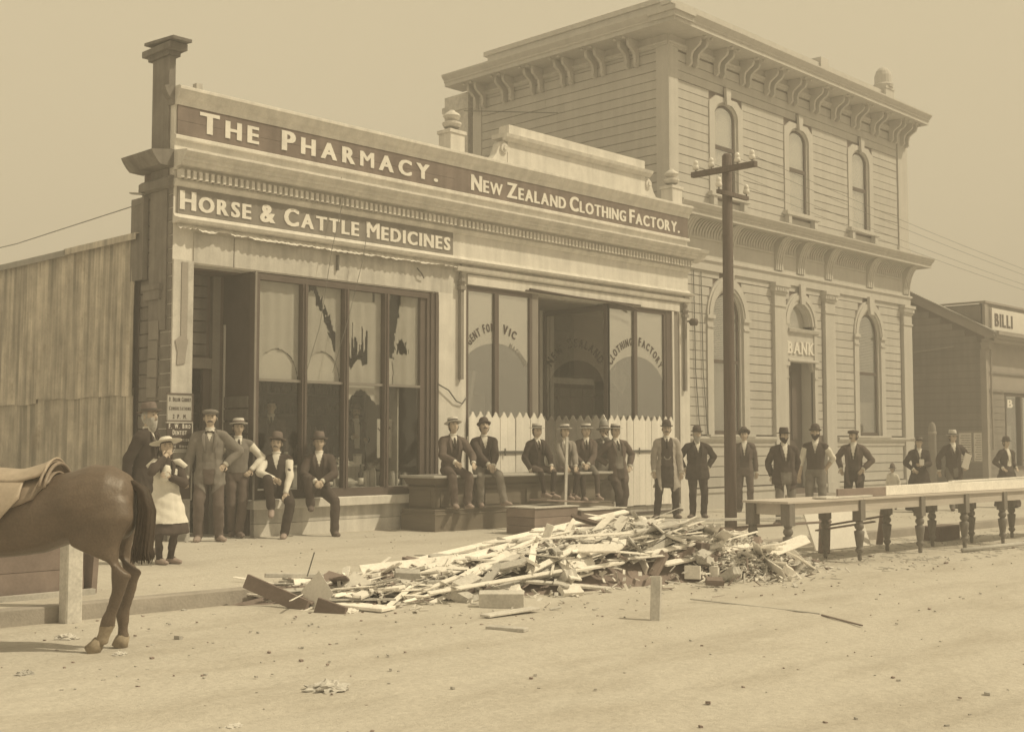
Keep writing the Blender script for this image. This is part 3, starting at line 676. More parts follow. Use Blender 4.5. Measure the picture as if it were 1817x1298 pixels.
    def screen(w, xa, xb, c, rx, zsp, rz_, Pm, zt=4.07):
        """painted-out top of a pane, whose lower edge is part of an arch"""
        n = 16; pts = [(xa, zt), (xb, zt)]
        low = []
        for k in range(n+1):
            x = xb-(xb-xa)*k/n; q = max(0, 1-((x-c)/rx)**2); low.append((x, zsp+rz_*math.sqrt(q)))
        mb = MB(); nn = len(pts+low)
        mb.prism(pts+low, Pm, 0, .004); return mb.build('painted_glass', M['blind'], w)
    PmF = lambda u, v, t: (u, FY+.040+t, v)
    w1 = window(14.80, 16.37, 15.50); c = 15.55
    screen(w1, 14.80, 15.45, c, .95, 2.52, .66, PmF); screen(w1, 15.55, 16.37, c, .95, 2.52, .66, PmF)
    TXT = lambda u, v, d: (u, FY+.028-d, v)
    arc_text('GENT FOR', c, 2.66, .84, .74, -.94, -.10, .165, TXT, parent=w1, small=.15)
    arc_text('VIC', c, 2.66, .86, .72, .14, .56, .17, TXT, parent=w1, small=.15)
    arc_text('MACHINES', c+.10, 2.52, .66, .62, .30, 1.12, .11, TXT, parent=w1, small=.10, mt=M['framemid'])
    piece('return_post', 16.44, 16.60, FY+.0, FY+.10, .0, 4.16, M['framemid'], R_)
    w2 = window(18.68, 20.46, 19.50); c = 19.55
    screen(w2, 18.68, 19.45, c, .98, 2.42, .74, PmF); screen(w2, 19.55, 20.46, c, .98, 2.42, .74, PmF)
    arc_text('CLOTHING', c, 2.58, .86, .80, -1.12, -.12, .18, TXT, parent=w2, small=.155)
    arc_text('FACTORY', c, 2.58, .86, .80, .10, 1.12, .18, TXT, parent=w2, small=.155)
    piece('jamb', 20.53, 20.70, FY-.01, FY+.09, .16, 4.16, M['frame'], R_); piece('jamb', 20.76, 20.97, FY-.005, FY+.09, .16, 4.16, M['framemid'], R_)
    # side window of the doorway, facing left, in the shade
    rx = 18.64; yd = 17.08
    W = MB(); W.box(rx-.04, rx+.04, FY+.0, FY+.09, .1, 4.14); W.box(rx-.04, rx+.04, yd-.12, yd, .1, 4.1); W.box(rx-.03, rx+.03, FY+.09, yd-.12, 4.02, 4.12); W.box(rx-.03, rx+.03, FY+.09, yd-.12, .1, .3)
    w3 = W.build('window', M['frame'], R_)
    mb = MB(); mb.box(rx-.003, rx+.002, FY+.09, yd-.12, .3, 4.02); mb.build('pane', M['glassold'], w3)
    PmR = lambda u, v, t: (rx+.012+t, u, v)
    ya, yb = FY+.09, yd-.12; cy = (ya+yb)/2
    n = 20; pts = [(ya, 4.02), (yb, 4.02)]+[(yb-(yb-ya)*k/n, 2.45+.62*math.sqrt(max(0, 1-((yb-(yb-ya)*k/n-cy)/.76)**2))) for k in range(n+1)]
    MB().prism(pts, PmR, 0, .004).build('painted_glass', M['blind'], w3)
    arc_text('NEW ZEALAND', -cy, 2.62, .72, .72, -1.08, 1.08, .20, lambda u, v, d: (rx-.005-d, -u, v), parent=w3, small=.17)
    for k in range(1, 5): piece('glazing_bar', rx+.03, rx+.05, ya+(yb-ya)*k/5-.012, ya+(yb-ya)*k/5+.012, .3, 3.05, M['framemid'], w3)
    for k in range(3): piece('glazing_bar', rx+.03, rx+.05, ya, yb, 1.9+.42*k, 1.925+.42*k, M['framemid'], w3)
    # doorway
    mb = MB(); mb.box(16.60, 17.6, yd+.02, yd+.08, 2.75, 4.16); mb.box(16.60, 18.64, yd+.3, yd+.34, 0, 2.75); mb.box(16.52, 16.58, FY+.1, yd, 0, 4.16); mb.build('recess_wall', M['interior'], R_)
    mb = MB(); mb.box(16.3, 18.7, FY+.3, yd+.3, 4.13, 4.16); mb.build('recess_ceiling', M['framemid'], R_)
    mb = MB(); mb.box(18.30, 18.42, yd-.04, yd+.04, 0, 4.13); mb.box(18.50, 18.58, yd-.08, yd+.0, 0, 4.13); mb.box(17.0, 18.30, yd-.03, yd+.03, 2.65, 2.78); mb.build('doorframe', M['trim'], R_)
    mb = MB(); mb.box(17.05, 18.28, yd+.0, yd+.05, 0, 2.65); mb.build('door', M['frame'], R_)
    piece('doorstep', 16.5, 18.6, FY-.10, yd, -.12, .06, M['dirty'], R_)
    # low base, step boards
    piece('stall_riser', 14.72, 16.5, FY-.03, FY+.09, -.1, .14, M['cream'], R_); piece('stall_riser', 18.60, 20.97, FY-.03, FY+.09, -.12, .14, M['dirty'], R_)
    piece('dark_band', 18.4, 20.99, FY-.07, FY-.032, -.01, .03, M['dark'], R_)
    # interior
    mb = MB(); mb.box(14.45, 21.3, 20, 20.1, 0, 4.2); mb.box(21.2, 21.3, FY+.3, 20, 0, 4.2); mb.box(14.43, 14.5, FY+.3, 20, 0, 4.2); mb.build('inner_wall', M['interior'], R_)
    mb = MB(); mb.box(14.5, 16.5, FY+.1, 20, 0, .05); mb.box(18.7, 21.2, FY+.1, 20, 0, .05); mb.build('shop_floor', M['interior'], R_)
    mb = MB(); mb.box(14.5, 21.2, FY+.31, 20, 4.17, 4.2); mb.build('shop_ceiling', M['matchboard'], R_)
    for xx, w_, z1_ in ((14.95, .5, 2.9), (15.75, .35, 2.3)): piece('partition', xx, xx+w_, 16.2, 16.23, .1, z1_, M['matchboard'], R_)
    piece('partition', 18.9, 20.9, 16.9, 16.95, .1, 2.55, M['matchboard'], R_); piece('partition', 18.9, 20.2, 16.6, 16.63, .1, 1.95, M['dirty'], R_)
    mb = MB(); mb.obox((15.15, 15.9, 2.2), (.10, 0, .5), (0, .3, 0), (.04, 0, -.01)); mb.obox((20.1, 16.2, 2.75), (.2, 0, -.16), (0, .01, 0), (.12, 0, .16)); mb.build('hanging_cloth', M['dirty'], R_)
    mb = MB(); mb.prism([(15.7, 5.55), (24.5, 4.7), (24.5, 4.76), (15.7, 5.62)], YZ, x0, x1); mb.build('roof', M['roof'], R_)
    mb = MB(); mb.box(x0, x1, 24.4, 24.5, 0, 4.7); mb.box(x1-.1, x1, 20, 24.4, 0, 4.7); mb.build('back_wall', M['sidewall'], R_)
    # whitewashed pickets standing in front of the glass
    g1 = thing('picket_screen', 'whitewashed picket screen across the left clothing window', 'picket screen', (15.6, FY-.07, .15))
    g2 = thing('picket_screen', 'shaded picket screen along the side of the shop doorway', 'picket screen', (18.6, 16.1, .15))
    g3 = thing('picket_screen', 'whitewashed picket screen across the right clothing window', 'picket screen', (19.6, FY-.07, .12))
    ww = .192
    pk = MB(); pts = [(-.094, 0), (.094, 0), (.094, 1.68)]+[(.07, 1.70), (.04, 1.74), (.02, 1.78), (0, 1.795), (-.02, 1.78), (-.04, 1.74), (-.07, 1.70), (-.094, 1.68)]
    pm = MB().prism(pts, XZ, -.011, .011).mesh('picket', M['picket'])
    random.seed(21)
    for g, n, fx in ((g1, 10, lambda k: (14.83+.196*k, FY-.075, 0)), (g3, 11, lambda k: (18.62+.196*k, FY-.075, 0)), (g2, 9, lambda k: (18.55, 15.36+.196*k, PI/2))):
        for k in range(n):
            x, y, rz = fx(k); o = link('picket', pm, g, (x, y, .16+random.uniform(-.008, .008))); o.rotation_euler = (random.uniform(-.006, .006), random.uniform(-.006, .006), rz)
    for g, xa, xb in ((g1, 14.74, 16.7), (g3, 18.6, 20.8)):
        piece('iron_bar', xa, xb, FY-.11, FY-.09, 1.22, 1.265, M['bar'], g)
        for xx in (xa+.55, xa+.85, xa+1.7): piece('bar_clip', xx, xx+.025, FY-.125, FY-.111, 1.18, 1.31, M['bar'], g)
        piece('rail', xa, xb, FY-.062, FY-.03, .5, .57, M['picket'], g); piece('rail', xa, xb, FY-.062, FY-.03, 1.45, 1.52, M['picket'], g)
    t = thing('door_bell', 'round dark fitting on the bank end of the clothing shop', 'fitting', (21.3, FY-.1, 3.95)); mb = MB(); mb.tube([(21.2, FY-.03, 3.98), (21.22, FY-.18, 3.98)], .02, 6); mb.build('arm', M['bar'], t)
    mb = MB(); mb.tube([(21.22, FY-.12, 3.97), (21.22, FY-.16, 3.96), (21.22, FY-.28, 3.95), (21.22, FY-.31, 3.95)], [.04, .08, .075, .03], 12); mb.build('bell_body', M['frame'], t, smooth=True)
clothing()

# ================================================================== corrugated iron side of the rear building
def shed():
    R_ = thing('iron_shed', 'long corrugated iron wall running back beside the pharmacy', 'shed', (8.9, 18, 0))
    X = 8.93
    def sheet(y0, wdt, z0, z1, ragged, seed, lift=0):
        rn = random.Random(seed); pitch = .095; n = int(wdt/pitch*8); nz_ = 7; vs = []; fs = []
        for i in range(n+1):
            yy = y0+wdt*i/n
            zl = z0+(ragged*.06*noise.noise((yy*1.7, seed, 0)))
            for j in range(nz_+1):
                z = zl+(z1-zl)*j/nz_; bend = .012*noise.noise((yy*.9, z*.8, seed))+lift*(1-j/nz_)*.03
                vs.append((X-.019*math.cos(2*PI*(yy-y0)/pitch)-bend-lift*.006, yy, z))
        for i in range(n):
            for j in range(nz_):
                a = i*(nz_+1)+j; b = a+nz_+1; fs.append((a, a+1, b+1, b))
        MB().add(vs, fs).build('iron_sheet', M['iron'], R_, smooth=True)
    k = 0; y = 16.16; random.seed(2)
    while y < 26:
        w = 1.52; t = random.uniform(-.05, .05)
        sheet(y, w+.05, 2.06+t*.6, 4.40, 1, k+3, lift=1); y += w; k += 1
    y = 16.16
    while y < 26:
        sheet(y, 1.57, -.12, 2.20, 0, k+30); y += 1.52; k += 1
    mb = MB(); mb.box(X+.05, X+.12, 16.16, 26, -.1, 4.4); mb.box(X+.12, 14.3, 25.9, 26, 0, 4.4); mb.build('framing', M['dark'], R_)
    # capping along the eave, in lapped lengths
    y = 16.05
    for k, l in enumerate((2.2, 2.6, 2.6, 2.7)):
        mb = MB(); dz = -.015*(k % 2)
        mb.prism([(X-.10, 4.34+dz), (X-.085, 4.34+dz), (X-.08, 4.42+dz), (X+.25, 4.50+dz), (X+.25, 4.51+dz), (X-.10, 4.435+dz)], lambda u, v, t: (u, t, v), y, y+l); mb.build('ridge_capping', M['roof' if k else 'iron'], R_); y += l-.03
    mb = MB(); mb.prism([(X+.0, 4.40), (14.2, 4.36), (14.2, 4.40), (X, 4.44)], lambda u, v, t: (u, t, v), 16.2, 26); mb.build('roof', M['roof'], R_)
    mb = MB(); mb.box(X-.03, X+.05, 15.95, 16.30, 3.75, 4.95); mb.build('tin_box_end', M['sidewall'], R_)
    for k in range(6): 
        mb = MB(); mb.obox((X-.02, 16.0+.06*k, 5.0+.01*k), (.03, 0, 0), (0, .03, .008), (0, 0, .012)); mb.build('torn_tin', M['roof'], R_)
shed()
# ================================================================== the bank
def bank():
    BY = 15.9; XL, XR = 21.5, 32.85
    R_ = thing('bank_building', 'two storey timber bank with heavy bracketed cornices and arched windows', 'bank', (27, BY, 0))
    PITCH = .209
    low = [dict(c=23.70, hi=.62, ho=.85, zs=4.28, ri=.67, ro=.95, zb=1.56), dict(c=30.45, hi=.62, ho=.85, zs=4.28, ri=.67, ro=.95, zb=1.56)]
    up = [23.71, 26.93, 30.12]
    # backing walls with true openings
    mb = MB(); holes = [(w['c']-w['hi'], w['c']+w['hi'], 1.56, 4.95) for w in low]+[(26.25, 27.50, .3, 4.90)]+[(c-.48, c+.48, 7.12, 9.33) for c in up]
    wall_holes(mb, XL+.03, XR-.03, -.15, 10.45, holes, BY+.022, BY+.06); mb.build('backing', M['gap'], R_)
    mb = MB(); mb.box(XL+.022, XL+.06, BY+.06, 22.0, 0, 10.45); mb.box(XR-.06, XR-.03, BY+.06, 22.0, 0, 10.45); mb.box(XL+.06, XR-.06, 21.9, 22.0, 0, 10.45); mb.box(XL+.06, XR-.06, BY+.9, BY+.95, 0, 10.4); mb.build('inner_wall', M['interior'], R_)
    # lower boards
    z = 1.60; k = 0
    def halfw(w, z0_, z1_):
        if z1_ < w['zs']: return w['ho']-.02
        zz = z0_; q = 1-((max(zz, w['zs'])-w['zs'])/w['ro'])**2
        return (w['ho']-.03)*math.sqrt(q) if q > 0 else 0
    while z < 5.28:
        z1 = z+PITCH-.017; cuts = []
        for w in low:
            h = halfw(w, z, z1)
            if h > 0: cuts.append((w['c']-h, w['c']+h))
        cuts.append((25.60, 26.2)); cuts.append((27.95, 28.55)); cuts.append((32.28, 33))
        if z < 4.3: cuts.append((26.1, 27.6))
        elif z < 5.1:
            q = 1-((z-4.33)/.78)**2; hh = .78*math.sqrt(max(0.02, q)); cuts.append((26.875-hh, 26.875+hh))
        for a, b in spans(XL+.02, XR, cuts): boards('weatherboard', a, b, BY, BY+.02, z, z1, M['bank'], R_)
        z += PITCH
    z = .42
    for k in range(4):
        for a, b in spans(XL, XR, [(25.60, 28.55), (32.28, 33)]): boards('weatherboard', a, b, BY-.02, BY+.02, z+.231*k, z+.231*k+.214, M['bank'], R_)
    # upper boards
    z = 6.78
    while z < 10.12:
        z1 = z+PITCH-.017; cuts = [(32.25, 33)]
        for c in up:
            if z1 > 6.98 and z < 9.30: cuts.append((c-.68, c+.68))
            elif 9.30 <= z < 9.55: cuts.append((c-.10, c+.10))
        for a, b in spans(XL+.32, XR, cuts): boards('weatherboard', a, b, BY, BY+.02, z, min(z1, 10.16), M['bank'], R_)
        z += PITCH
    z = 5.5
    while z < 10.15:                                # side wall
        ym = random.uniform(17.6, 20.4); piece('weatherboard', XL-random.uniform(0, .003), XL+.02, BY+.32, ym-.004, z, min(z+PITCH-.017, 10.16), M['bank'], R_); piece('weatherboard', XL-random.uniform(0, .003), XL+.02, ym, 21.75, z, min(z+PITCH-.017, 10.16), M['bank'], R_); z += PITCH
    z = 1.0
    # corner boards
    for a in ((XL-.02, XL+.32, BY-.03, BY+.022, 6.64, 10.18), (XL-.03, XL+.021, BY-.03, BY+.32, 5.0, 10.18), (32.30, 32.87, BY-.03, BY+.022, 6.95, 10.18), (XL-.03, XL+.05, 21.75, 22.05, 0, 10.18)):
        piece('corner_board', *a, M['banktrim'], R_)
    piece('corner_board', 32.22, 32.92, BY-.06, BY+.022, 6.64, 6.95, M['banktrim'], R_)
    # plinth and ledges
    mb = MB()
    for a, b in ((XL-.05, 25.58), (28.57, 32.95)):
        mould(mb, a, b, BY, [(.02, 1.32), (.05, 1.345), (.05, 1.42), (.09, 1.45), (.12, 1.50), (.12, 1.545), (.0, 1.56)])
    mb.build('sill_course', M['banktrim'], R_)
    mb = MB()
    for a, b in ((XL-.05, 26.1), (27.6, 32.95)): mb.box(a, b, BY-.07, BY+.02, -.2, .30); mb.box(a, b, BY-.10, BY+.02, .30, .385)
    mb.build('plinth', M['banktrim'], R_)
    # arched surrounds, sashes
    def arch_pts(c, zb, zs, h, r, n=18, flat=False):
        return [(c-h, zb)]+[(c-h*math.cos(PI*k/n), zs+r*math.sin(PI*k/n)) for k in range(n+1)]+[(c+h, zb)]
    def ring(inner, outer, y0, y1):
        mb = MB(); n = len(inner); vs = []
        for (a, b), (p, q) in zip(inner, outer): vs += [(a, y0, b), (p, y0, q), (p, y1, q), (a, y1, b)]
        fs = []
        for i in range(n-1):
            for j in range(4): fs.append((i*4+j, (i+1)*4+j, (i+1)*4+(j+1) % 4, i*4+(j+1) % 4))
        fs += [(0, 1, 2, 3), tuple((n-1)*4+j for j in (3, 2, 1, 0))]
        return mb.add(vs, fs)
    for w in low:
        c = w['c']; a = arch_pts(c, 1.56, w['zs'], w['hi'], w['ri']); o = arch_pts(c, 1.56, w['zs'], w['ho'], w['ro'])
        m_ = arch_pts(c, 1.56, w['zs'], (w['hi']+w['ho'])/2, (w['ri']+w['ro'])/2)
        win = ring(a, o, BY-.035, BY+.021).build('window', M['banktrim'], R_)
        q1 = arch_pts(c, w['zs'], w['zs'], w['hi']+.05, w['ri']+.06); ring(q1, [(p[0], p[1]) for p in arch_pts(c, w['zs'], w['zs'], w['ho']-.06, w['ro']-.07)], BY-.06, BY-.036).build('arch_moulding', M['banktrim'], win)
        ring(arch_pts(c, 1.60, w['zs'], w['hi']-.07, w['ri']-.07), arch_pts(c, 1.60, w['zs'], w['hi'], w['ri']), BY+.021, BY+.12).build('reveal', M['banktrim'], win)
        for s in (-1, 1):
            piece('impost', c+s*.735-.15, c+s*.735+.15, BY-.08, BY-.036, 4.22, 4.30, M['banktrim'], win); piece('impost_necking', c+s*.735-.12, c+s*.735+.12, BY-.06, BY-.036, 4.02, 4.06, M['banktrim'], win)
        mb = MB(); mb.prism([(c-.10, 4.86), (c+.10, 4.86), (c+.14, 5.34), (c-.14, 5.34)], XZ, BY-.12, BY-.037); mb.build('keystone', M['banktrim'], win)
        hi = w['hi']-.07
        ring(arch_pts(c, 1.66, w['zs'], hi-.06, w['ri']-.13), arch_pts(c, 1.66, w['zs'], hi, w['ri']-.07), BY+.07, BY+.11).build('sash', M['frame'], win)
        piece('meeting_rail', c-hi, c+hi, BY+.065, BY+.11, 3.23, 3.31, M['frame'], win); piece('bottom_rail', c-hi, c+hi, BY+.065, BY+.11, 1.60, 1.69, M['frame'], win)
        pp = arch_pts(c, 1.62, w['zs'], hi-.02, w['ri']-.09); MB().prism(pp, XZ, BY+.085, BY+.089).build('pane', M['glassold'], win)
        n = 0; zz = 3.30 if c < 25 else 3.30
        slat = MB()
        while zz < 4.95:                            # slatted blind
            q = 1-max(0, (zz-w['zs'])/(w['ri']-.1))**2
            if q <= .02: break
            hh = (hi-.04)*math.sqrt(q); slat.obox((c, BY+.15, zz), (hh, 0, 0), (0, .02, .012), (0, -.001, .002)); zz += .042
        lab(slat.build('blind_slats', M['blind'], win), kind='stuff')
        mb = MB(); mb.box(c-hi, c+hi, BY+.19, BY+.20, 1.6, 3.3 if c < 25 else 2.5); mb.build('lower_screen', M['blindmid'], win)
        piece('sill', c-.92, c+.92, BY-.14, BY-.036, 1.545, 1.60, M['banktrim'], win)
    # upper windows: segmental head in a shouldered surround
    for c in up:
        hi, ho = .48, .69
        def head(h, zs, r, n=14): return [(c-h, 7.12)]+[(c-h*math.cos(PI*k/n), zs+r*math.sin(PI*k/n)) for k in range(n+1)]+[(c+h, 7.12)]
        inner = head(hi, 8.98, .34)
        n = 14; outp = [(c-ho, 7.12)]
        for k in range(n+1):
            x = c-ho*math.cos(PI*k/n); xr = abs(x-c)
            zt = 9.28 if xr > .60 else min(9.42, 9.28+(.60-xr)*1.0); zt = zt if k not in (0, n) else 9.24
            outp.append((x, zt))
        outp.append((c+ho, 7.12))
        win = ring(inner, outp, BY-.03, BY+.021).build('window', M['banktrim'], R_)
        mb = MB(); mb.prism([(c-.07, 9.25), (c+.07, 9.25), (c+.11, 9.64), (c-.11, 9.64)], XZ, BY-.10, BY-.031); mb.build('keystone', M['banktrim'], win)
        ring(head(hi-.06, 8.98, .28), head(hi, 8.98, .34), BY+.021, BY+.10).build('reveal', M['banktrim'], win)
        ring(head(hi-.11, 8.98, .23), head(hi-.06, 8.98, .28), BY+.05, BY+.09).build('sash', M['frame'], win)
        MB().prism(head(hi-.07, 8.98, .27), XZ, BY+.065, BY+.069).build('pane', M['glassold'], win)
        piece('meeting_rail', c-hi+.06, c+hi-.06, BY+.045, BY+.09, 8.20, 8.29, M['frame'], win)
        MB().prism(head(hi-.06, 8.98, .26), XZ, BY+.12, BY+.125).build('blind', M['blind'], win)
        mb = MB(); mb.box(c-.80, c+.80, BY-.16, BY-.031, 7.03, 7.12); mb.build('sill', M['banktrim'], win)
        for s in (-1, 1): piece('sill_bracket', c+s*.62-.07, c+s*.62+.07, BY-.13, BY-.0, 6.82, 7.03, M['banktrim'], win)
    # door bay
    dc = 26.875; h = .625
    frame = MB(); frame.box(dc-.77, dc-h, BY-.05, BY+.021, .3, 4.33); frame.box(dc+h, dc+.77, BY-.05, BY+.021, .3, 4.33); frame.box(dc-h, dc+h, BY-.02, BY+.10, 3.42, 4.12)
    ds = frame.build('door_surround', M['banktrim'], R_)
    ring([(dc-.55*math.cos(PI*k/18), 4.33+.55*math.sin(PI*k/18)) for k in range(19)], [(dc-.80*math.cos(PI*k/18), 4.33+.82*math.sin(PI*k/18)) for k in range(19)], BY-.05, BY+.021).build('arch_moulding', M['banktrim'], ds)
    ring([(dc-.64*math.cos(PI*k/18), 4.33+.64*math.sin(PI*k/18)) for k in range(19)], [(dc-.74*math.cos(PI*k/18), 4.33+.76*math.sin(PI*k/18)) for k in range(19)], BY-.075, BY-.051).build('arch_moulding', M['banktrim'], ds)
    ring([(dc-.50*math.cos(PI*k/18), 4.33+.50*math.sin(PI*k/18)) for k in range(19)], [(dc-.56*math.cos(PI*k/18), 4.33+.56*math.sin(PI*k/18)) for k in range(19)], BY+.021, BY+.20).build('reveal', M['banktrim'], ds)
    fan = [(dc-.5, 4.23)]+[(dc-.5*math.cos(PI*k/16), 4.33+.5*math.sin(PI*k/16)) for k in range(17)]+[(dc+.5, 4.23)]
    MB().prism(fan, XZ, BY+.15, BY+.155).build('fanlight_pane', M['glassold'], ds); MB().prism(fan, XZ, BY+.19, BY+.195).build('fanlight_blind', M['blind'], ds)
    mb = MB(); mould(mb, dc-h, dc+.80, BY-.02, [(.02, 4.12), (.07, 4.15), (.09, 4.22), (.02, 4.24)]); mb.box(dc-.56, dc+.56, BY, BY+.19, 4.17, 4.23); mb.build('transom_moulding', M['banktrim'], ds)
    mb = MB(); mould(mb, dc-h, dc+.80, BY-.02, [(.02, 3.40), (.06, 3.42), (.06, 3.46), (.02, 3.48)]); mb.build('transom_moulding', M['banktrim'], ds)
    for s in (-1, 1):
        piece('impost', dc+s*.72-.12, dc+s*.72+.12, BY-.085, BY-.051, 3.30, 3.40, M['banktrim'], ds); piece('impost_necking', dc+s*.72-.10, dc+s*.72+.10, BY-.07, BY-.051, 3.0, 3.04, M['banktrim'], ds)
    mb = MB(); mb.prism([(dc-.09, 4.84), (dc+.09, 4.84), (dc+.13, 5.34), (dc-.13, 5.34)], XZ, BY-.13, BY-.076); mb.build('keystone', M['banktrim'], ds)
    # raised serif letters
    L_, w = layout('BANK', .30, .30, .07, .012); k = 1.22/w; mb = MB(); X0 = 26.24
    for vs, fs, x, sc, gw in L_: mb.add([(X0+(x+v[0]*sc)*k, BY-.022-.015-v[2]*.03, 3.61+v[1]*sc) for v in vs], fs)
    def ser(u, z0_, wd=.10): mb.box(X0+u-wd/2, X0+u+wd/2, BY-.052, BY-.022, z0_, z0_+.035)
    mb.build('bank_lettering', M['paper'], ds)
    xs = {}
    x = 0; sf = MB()
    for i, (vs, fs, xx, sc, gw) in enumerate(L_):
        a = X0+xx*k; b = X0+(xx+gw)*k
        foot = {0: [a+.0], 1: [a+.02, b-.02], 2: [a+.02], 3: [a+.02, b-.03]}[i]; top = {0: [a+.0], 1: [], 2: [a+.0, b-.02], 3: [a+.02, b-.04]}[i]
        for u in foot: sf.box(u-.04, u+.05, BY-.053, BY-.021, 3.607, 3.637)
        for u in top: sf.box(u-.04, u+.05, BY-.053, BY-.021, 3.885, 3.915)
    sf.build('letter_serifs', M['paper'], ds)
    # door leaf, panelled, set back
    mb = MB(); mb.box(dc-h, dc+h, BY+.34, BY+.40, .3, 3.42); d = mb.build('door', M['frame'], R_)
    for s in (-1, 1):
        for a, b in ((.5, 1.35), (1.5, 3.2)): bev(piece('door_panel', dc+s*.31-.20, dc+s*.31+.20, BY+.31, BY+.345, a, b, M['frame'], d), .01)
    mb = MB(); mb.box(dc-h-.01, dc-h, BY+.02, BY+.34, .3, 3.42); mb.box(dc+h, dc+h+.01, BY+.02, BY+.34, .3, 3.42); mb.box(dc-h, dc+h, BY+.10, BY+.34, 3.42, 3.44); mb.build('door_reveal', M['banktrim'], R_)
    for s, zz in ((1, 0), ): 
        mb = MB()
        for sx in (-1, 1): mb.prism([(dc+sx*h, 3.42), (dc+sx*(h-.16), 3.42), (dc+sx*(h-.10), 3.36), (dc+sx*(h-.07), 3.27), (dc+sx*h, 3.18)], XZ, BY-.018, BY+.08)
        mb.build('door_corner', M['banktrim'], R_)
    for k in range(2): piece('bank_step', 25.9-.15*k, 27.9+.15*k, BY-.35-.3*k, BY+.34 if k == 0 else BY-.352, -.2, .16-.14*k+.0, M['kerb'], R_)
    # pilasters
    for a, b in ((25.60, 26.10), (28.0, 28.50), (32.33, 32.83)):
        mb = MB(); mb.box(a, b, BY-.09, BY+.02, .0, 5.02); mb.box(a-.04, b+.04, BY-.12, BY+.02, -.1, .42); mb.box(a-.03, b+.03, BY-.115, BY+.02, 4.72, 4.77)
        mb.box(a-.03, b+.03, BY-.12, BY+.02, 5.02, 5.08); mb.box(a-.06, b+.06, BY-.15, BY+.02, 5.08, 5.20); mb.box(a-.09, b+.09, BY-.18, BY+.02, 5.20, 5.28)
        for kx in range(6): mb.box(a+.02+(b-a-.04)*kx/6, a+.02+(b-a-.04)*kx/6+.045, BY-.165, BY-.151, 5.09, 5.17)
        mb.build('pilaster', M['banktrim'], R_)
    # entablature above the lower storey
    piece('frieze_board', XL, XR+.01, BY-.05, BY+.02, 5.30, 5.50, M['banktrim'], R_)
    mb = MB(); mould(mb, XL-.03, XR+.06, BY, [(.05, 5.50), (.09, 5.52), (.09, 5.56), (.05, 5.58)]); mb.build('moulding', M['banktrim'], R_)
    piece('frieze_panel', XL, XR+.01, BY-.04, BY+.02, 5.58, 6.38, M['banktrim'], R_)
    mb = MB(); mould(mb, XL-.32, XR+.42, BY, [(.48, 6.38), (.50, 6.38), (.50, 6.46), (.53, 6.48), (.53, 6.51), (.57, 6.54), (.60, 6.58), (.62, 6.61), (.62, 6.64), (.0, 6.76)]); mb.build('cornice', M['banktrim'], R_)
    def cove(proj, z0_, z1_, x0_, x1_, n=8, thick=.07):
        """quarter-curve rib from the wall out to the soffit"""
        p = []
        for k in range(n+1):
            t = PI/2*k/n; p.append((proj*(1-math.cos(t)), z0_+(z1_-z0_)*math.sin(t)))
        pts = [(BY-.04-thick*.6-q[0], q[1]) for q in p]
        back = [(BY-.041, z1_), (BY-.041, z0_)]
        return pts+back
    for c in (21.95, 23.70, 25.85, 26.875, 28.25, 30.45, 32.58):
        w = .17
        mb = MB(); pts = cove(.36, 5.60, 6.377, 0, 0); mb.prism(pts, YZ, c-w, c+w)
        b = mb.build('cornice_bracket', M['banktrim'], R_)
        mb = MB()
        for s in (-.10, 0, .10):
            p2 = [(u-.016 if i < 9 else u, v) for i, (u, v) in enumerate(pts)]; mb.prism(p2, YZ, c+s-.025, c+s+.025)
        mb.build('bracket_reed', M['banktrim'], b)
    fl = MB(); cs = [21.95, 23.70, 25.85, 26.875, 28.25, 30.45, 32.58]
    for a, b in zip(cs, cs[1:]):
        x = a+.25
        while x < b-.24:
            pts = []
            for k in range(7):
                t = PI/2*k/6; pts.append((BY-.05-.30*(1-math.cos(t)), 6.03+.345*math.sin(t)))
            fl.prism(pts+[(BY-.041, 6.377), (BY-.041, 6.03)], YZ, x, x+.055); x += .112
        fl.box(a+.22, b-.22, BY-.075, BY-.041, 5.98, 6.03)
    lab(fl.build('cornice_flutes', M['banktrim'], R_), kind='stuff')
    # top cornice
    mb = MB(); mould(mb, XL-.02, XR+.02, BY, [(.02, 10.18), (.05, 10.20), (.05, 10.24), (.08, 10.27), (.02, 10.29)]); mb.box(XL-.0, XR+.0, BY-.02, BY+.02, 9.98+.18, 10.45); mb.build('frieze_moulding', M['banktrim'], R_)
    mb = MB(); mouldY(mb, BY+.0, 22.0, XL, [(.02, 10.18), (.05, 10.20), (.05, 10.24), (.08, 10.27), (.02, 10.29)]); mb.box(XL-.02, XL+.02, BY+.02, 22.0, 10.17, 10.45); mb.build('frieze_moulding', M['banktrim'], R_)
    prof = [(.62, 10.44), (.64, 10.44), (.64, 10.52), (.67, 10.54), (.67, 10.58), (.72, 10.63), (.76, 10.68), (.76, 10.72), (.0, 10.78)]
    mb = MB(); mould(mb, XL+.0, XR+.14, BY, prof); mb.build('cornice', M['banktrim'], R_)
    mb = MB(); mouldY(mb, BY-.0, 22.45, XL, prof)
    mb.box(XL-.64, XL, BY-.64, BY, 10.44, 10.52); mb.box(XL-.70, XL, BY-.70, BY, 10.52, 10.63); mb.box(XL-.76, XL, BY-.76, BY, 10.63, 10.73); mb.build('cornice', M['banktrim'], R_)
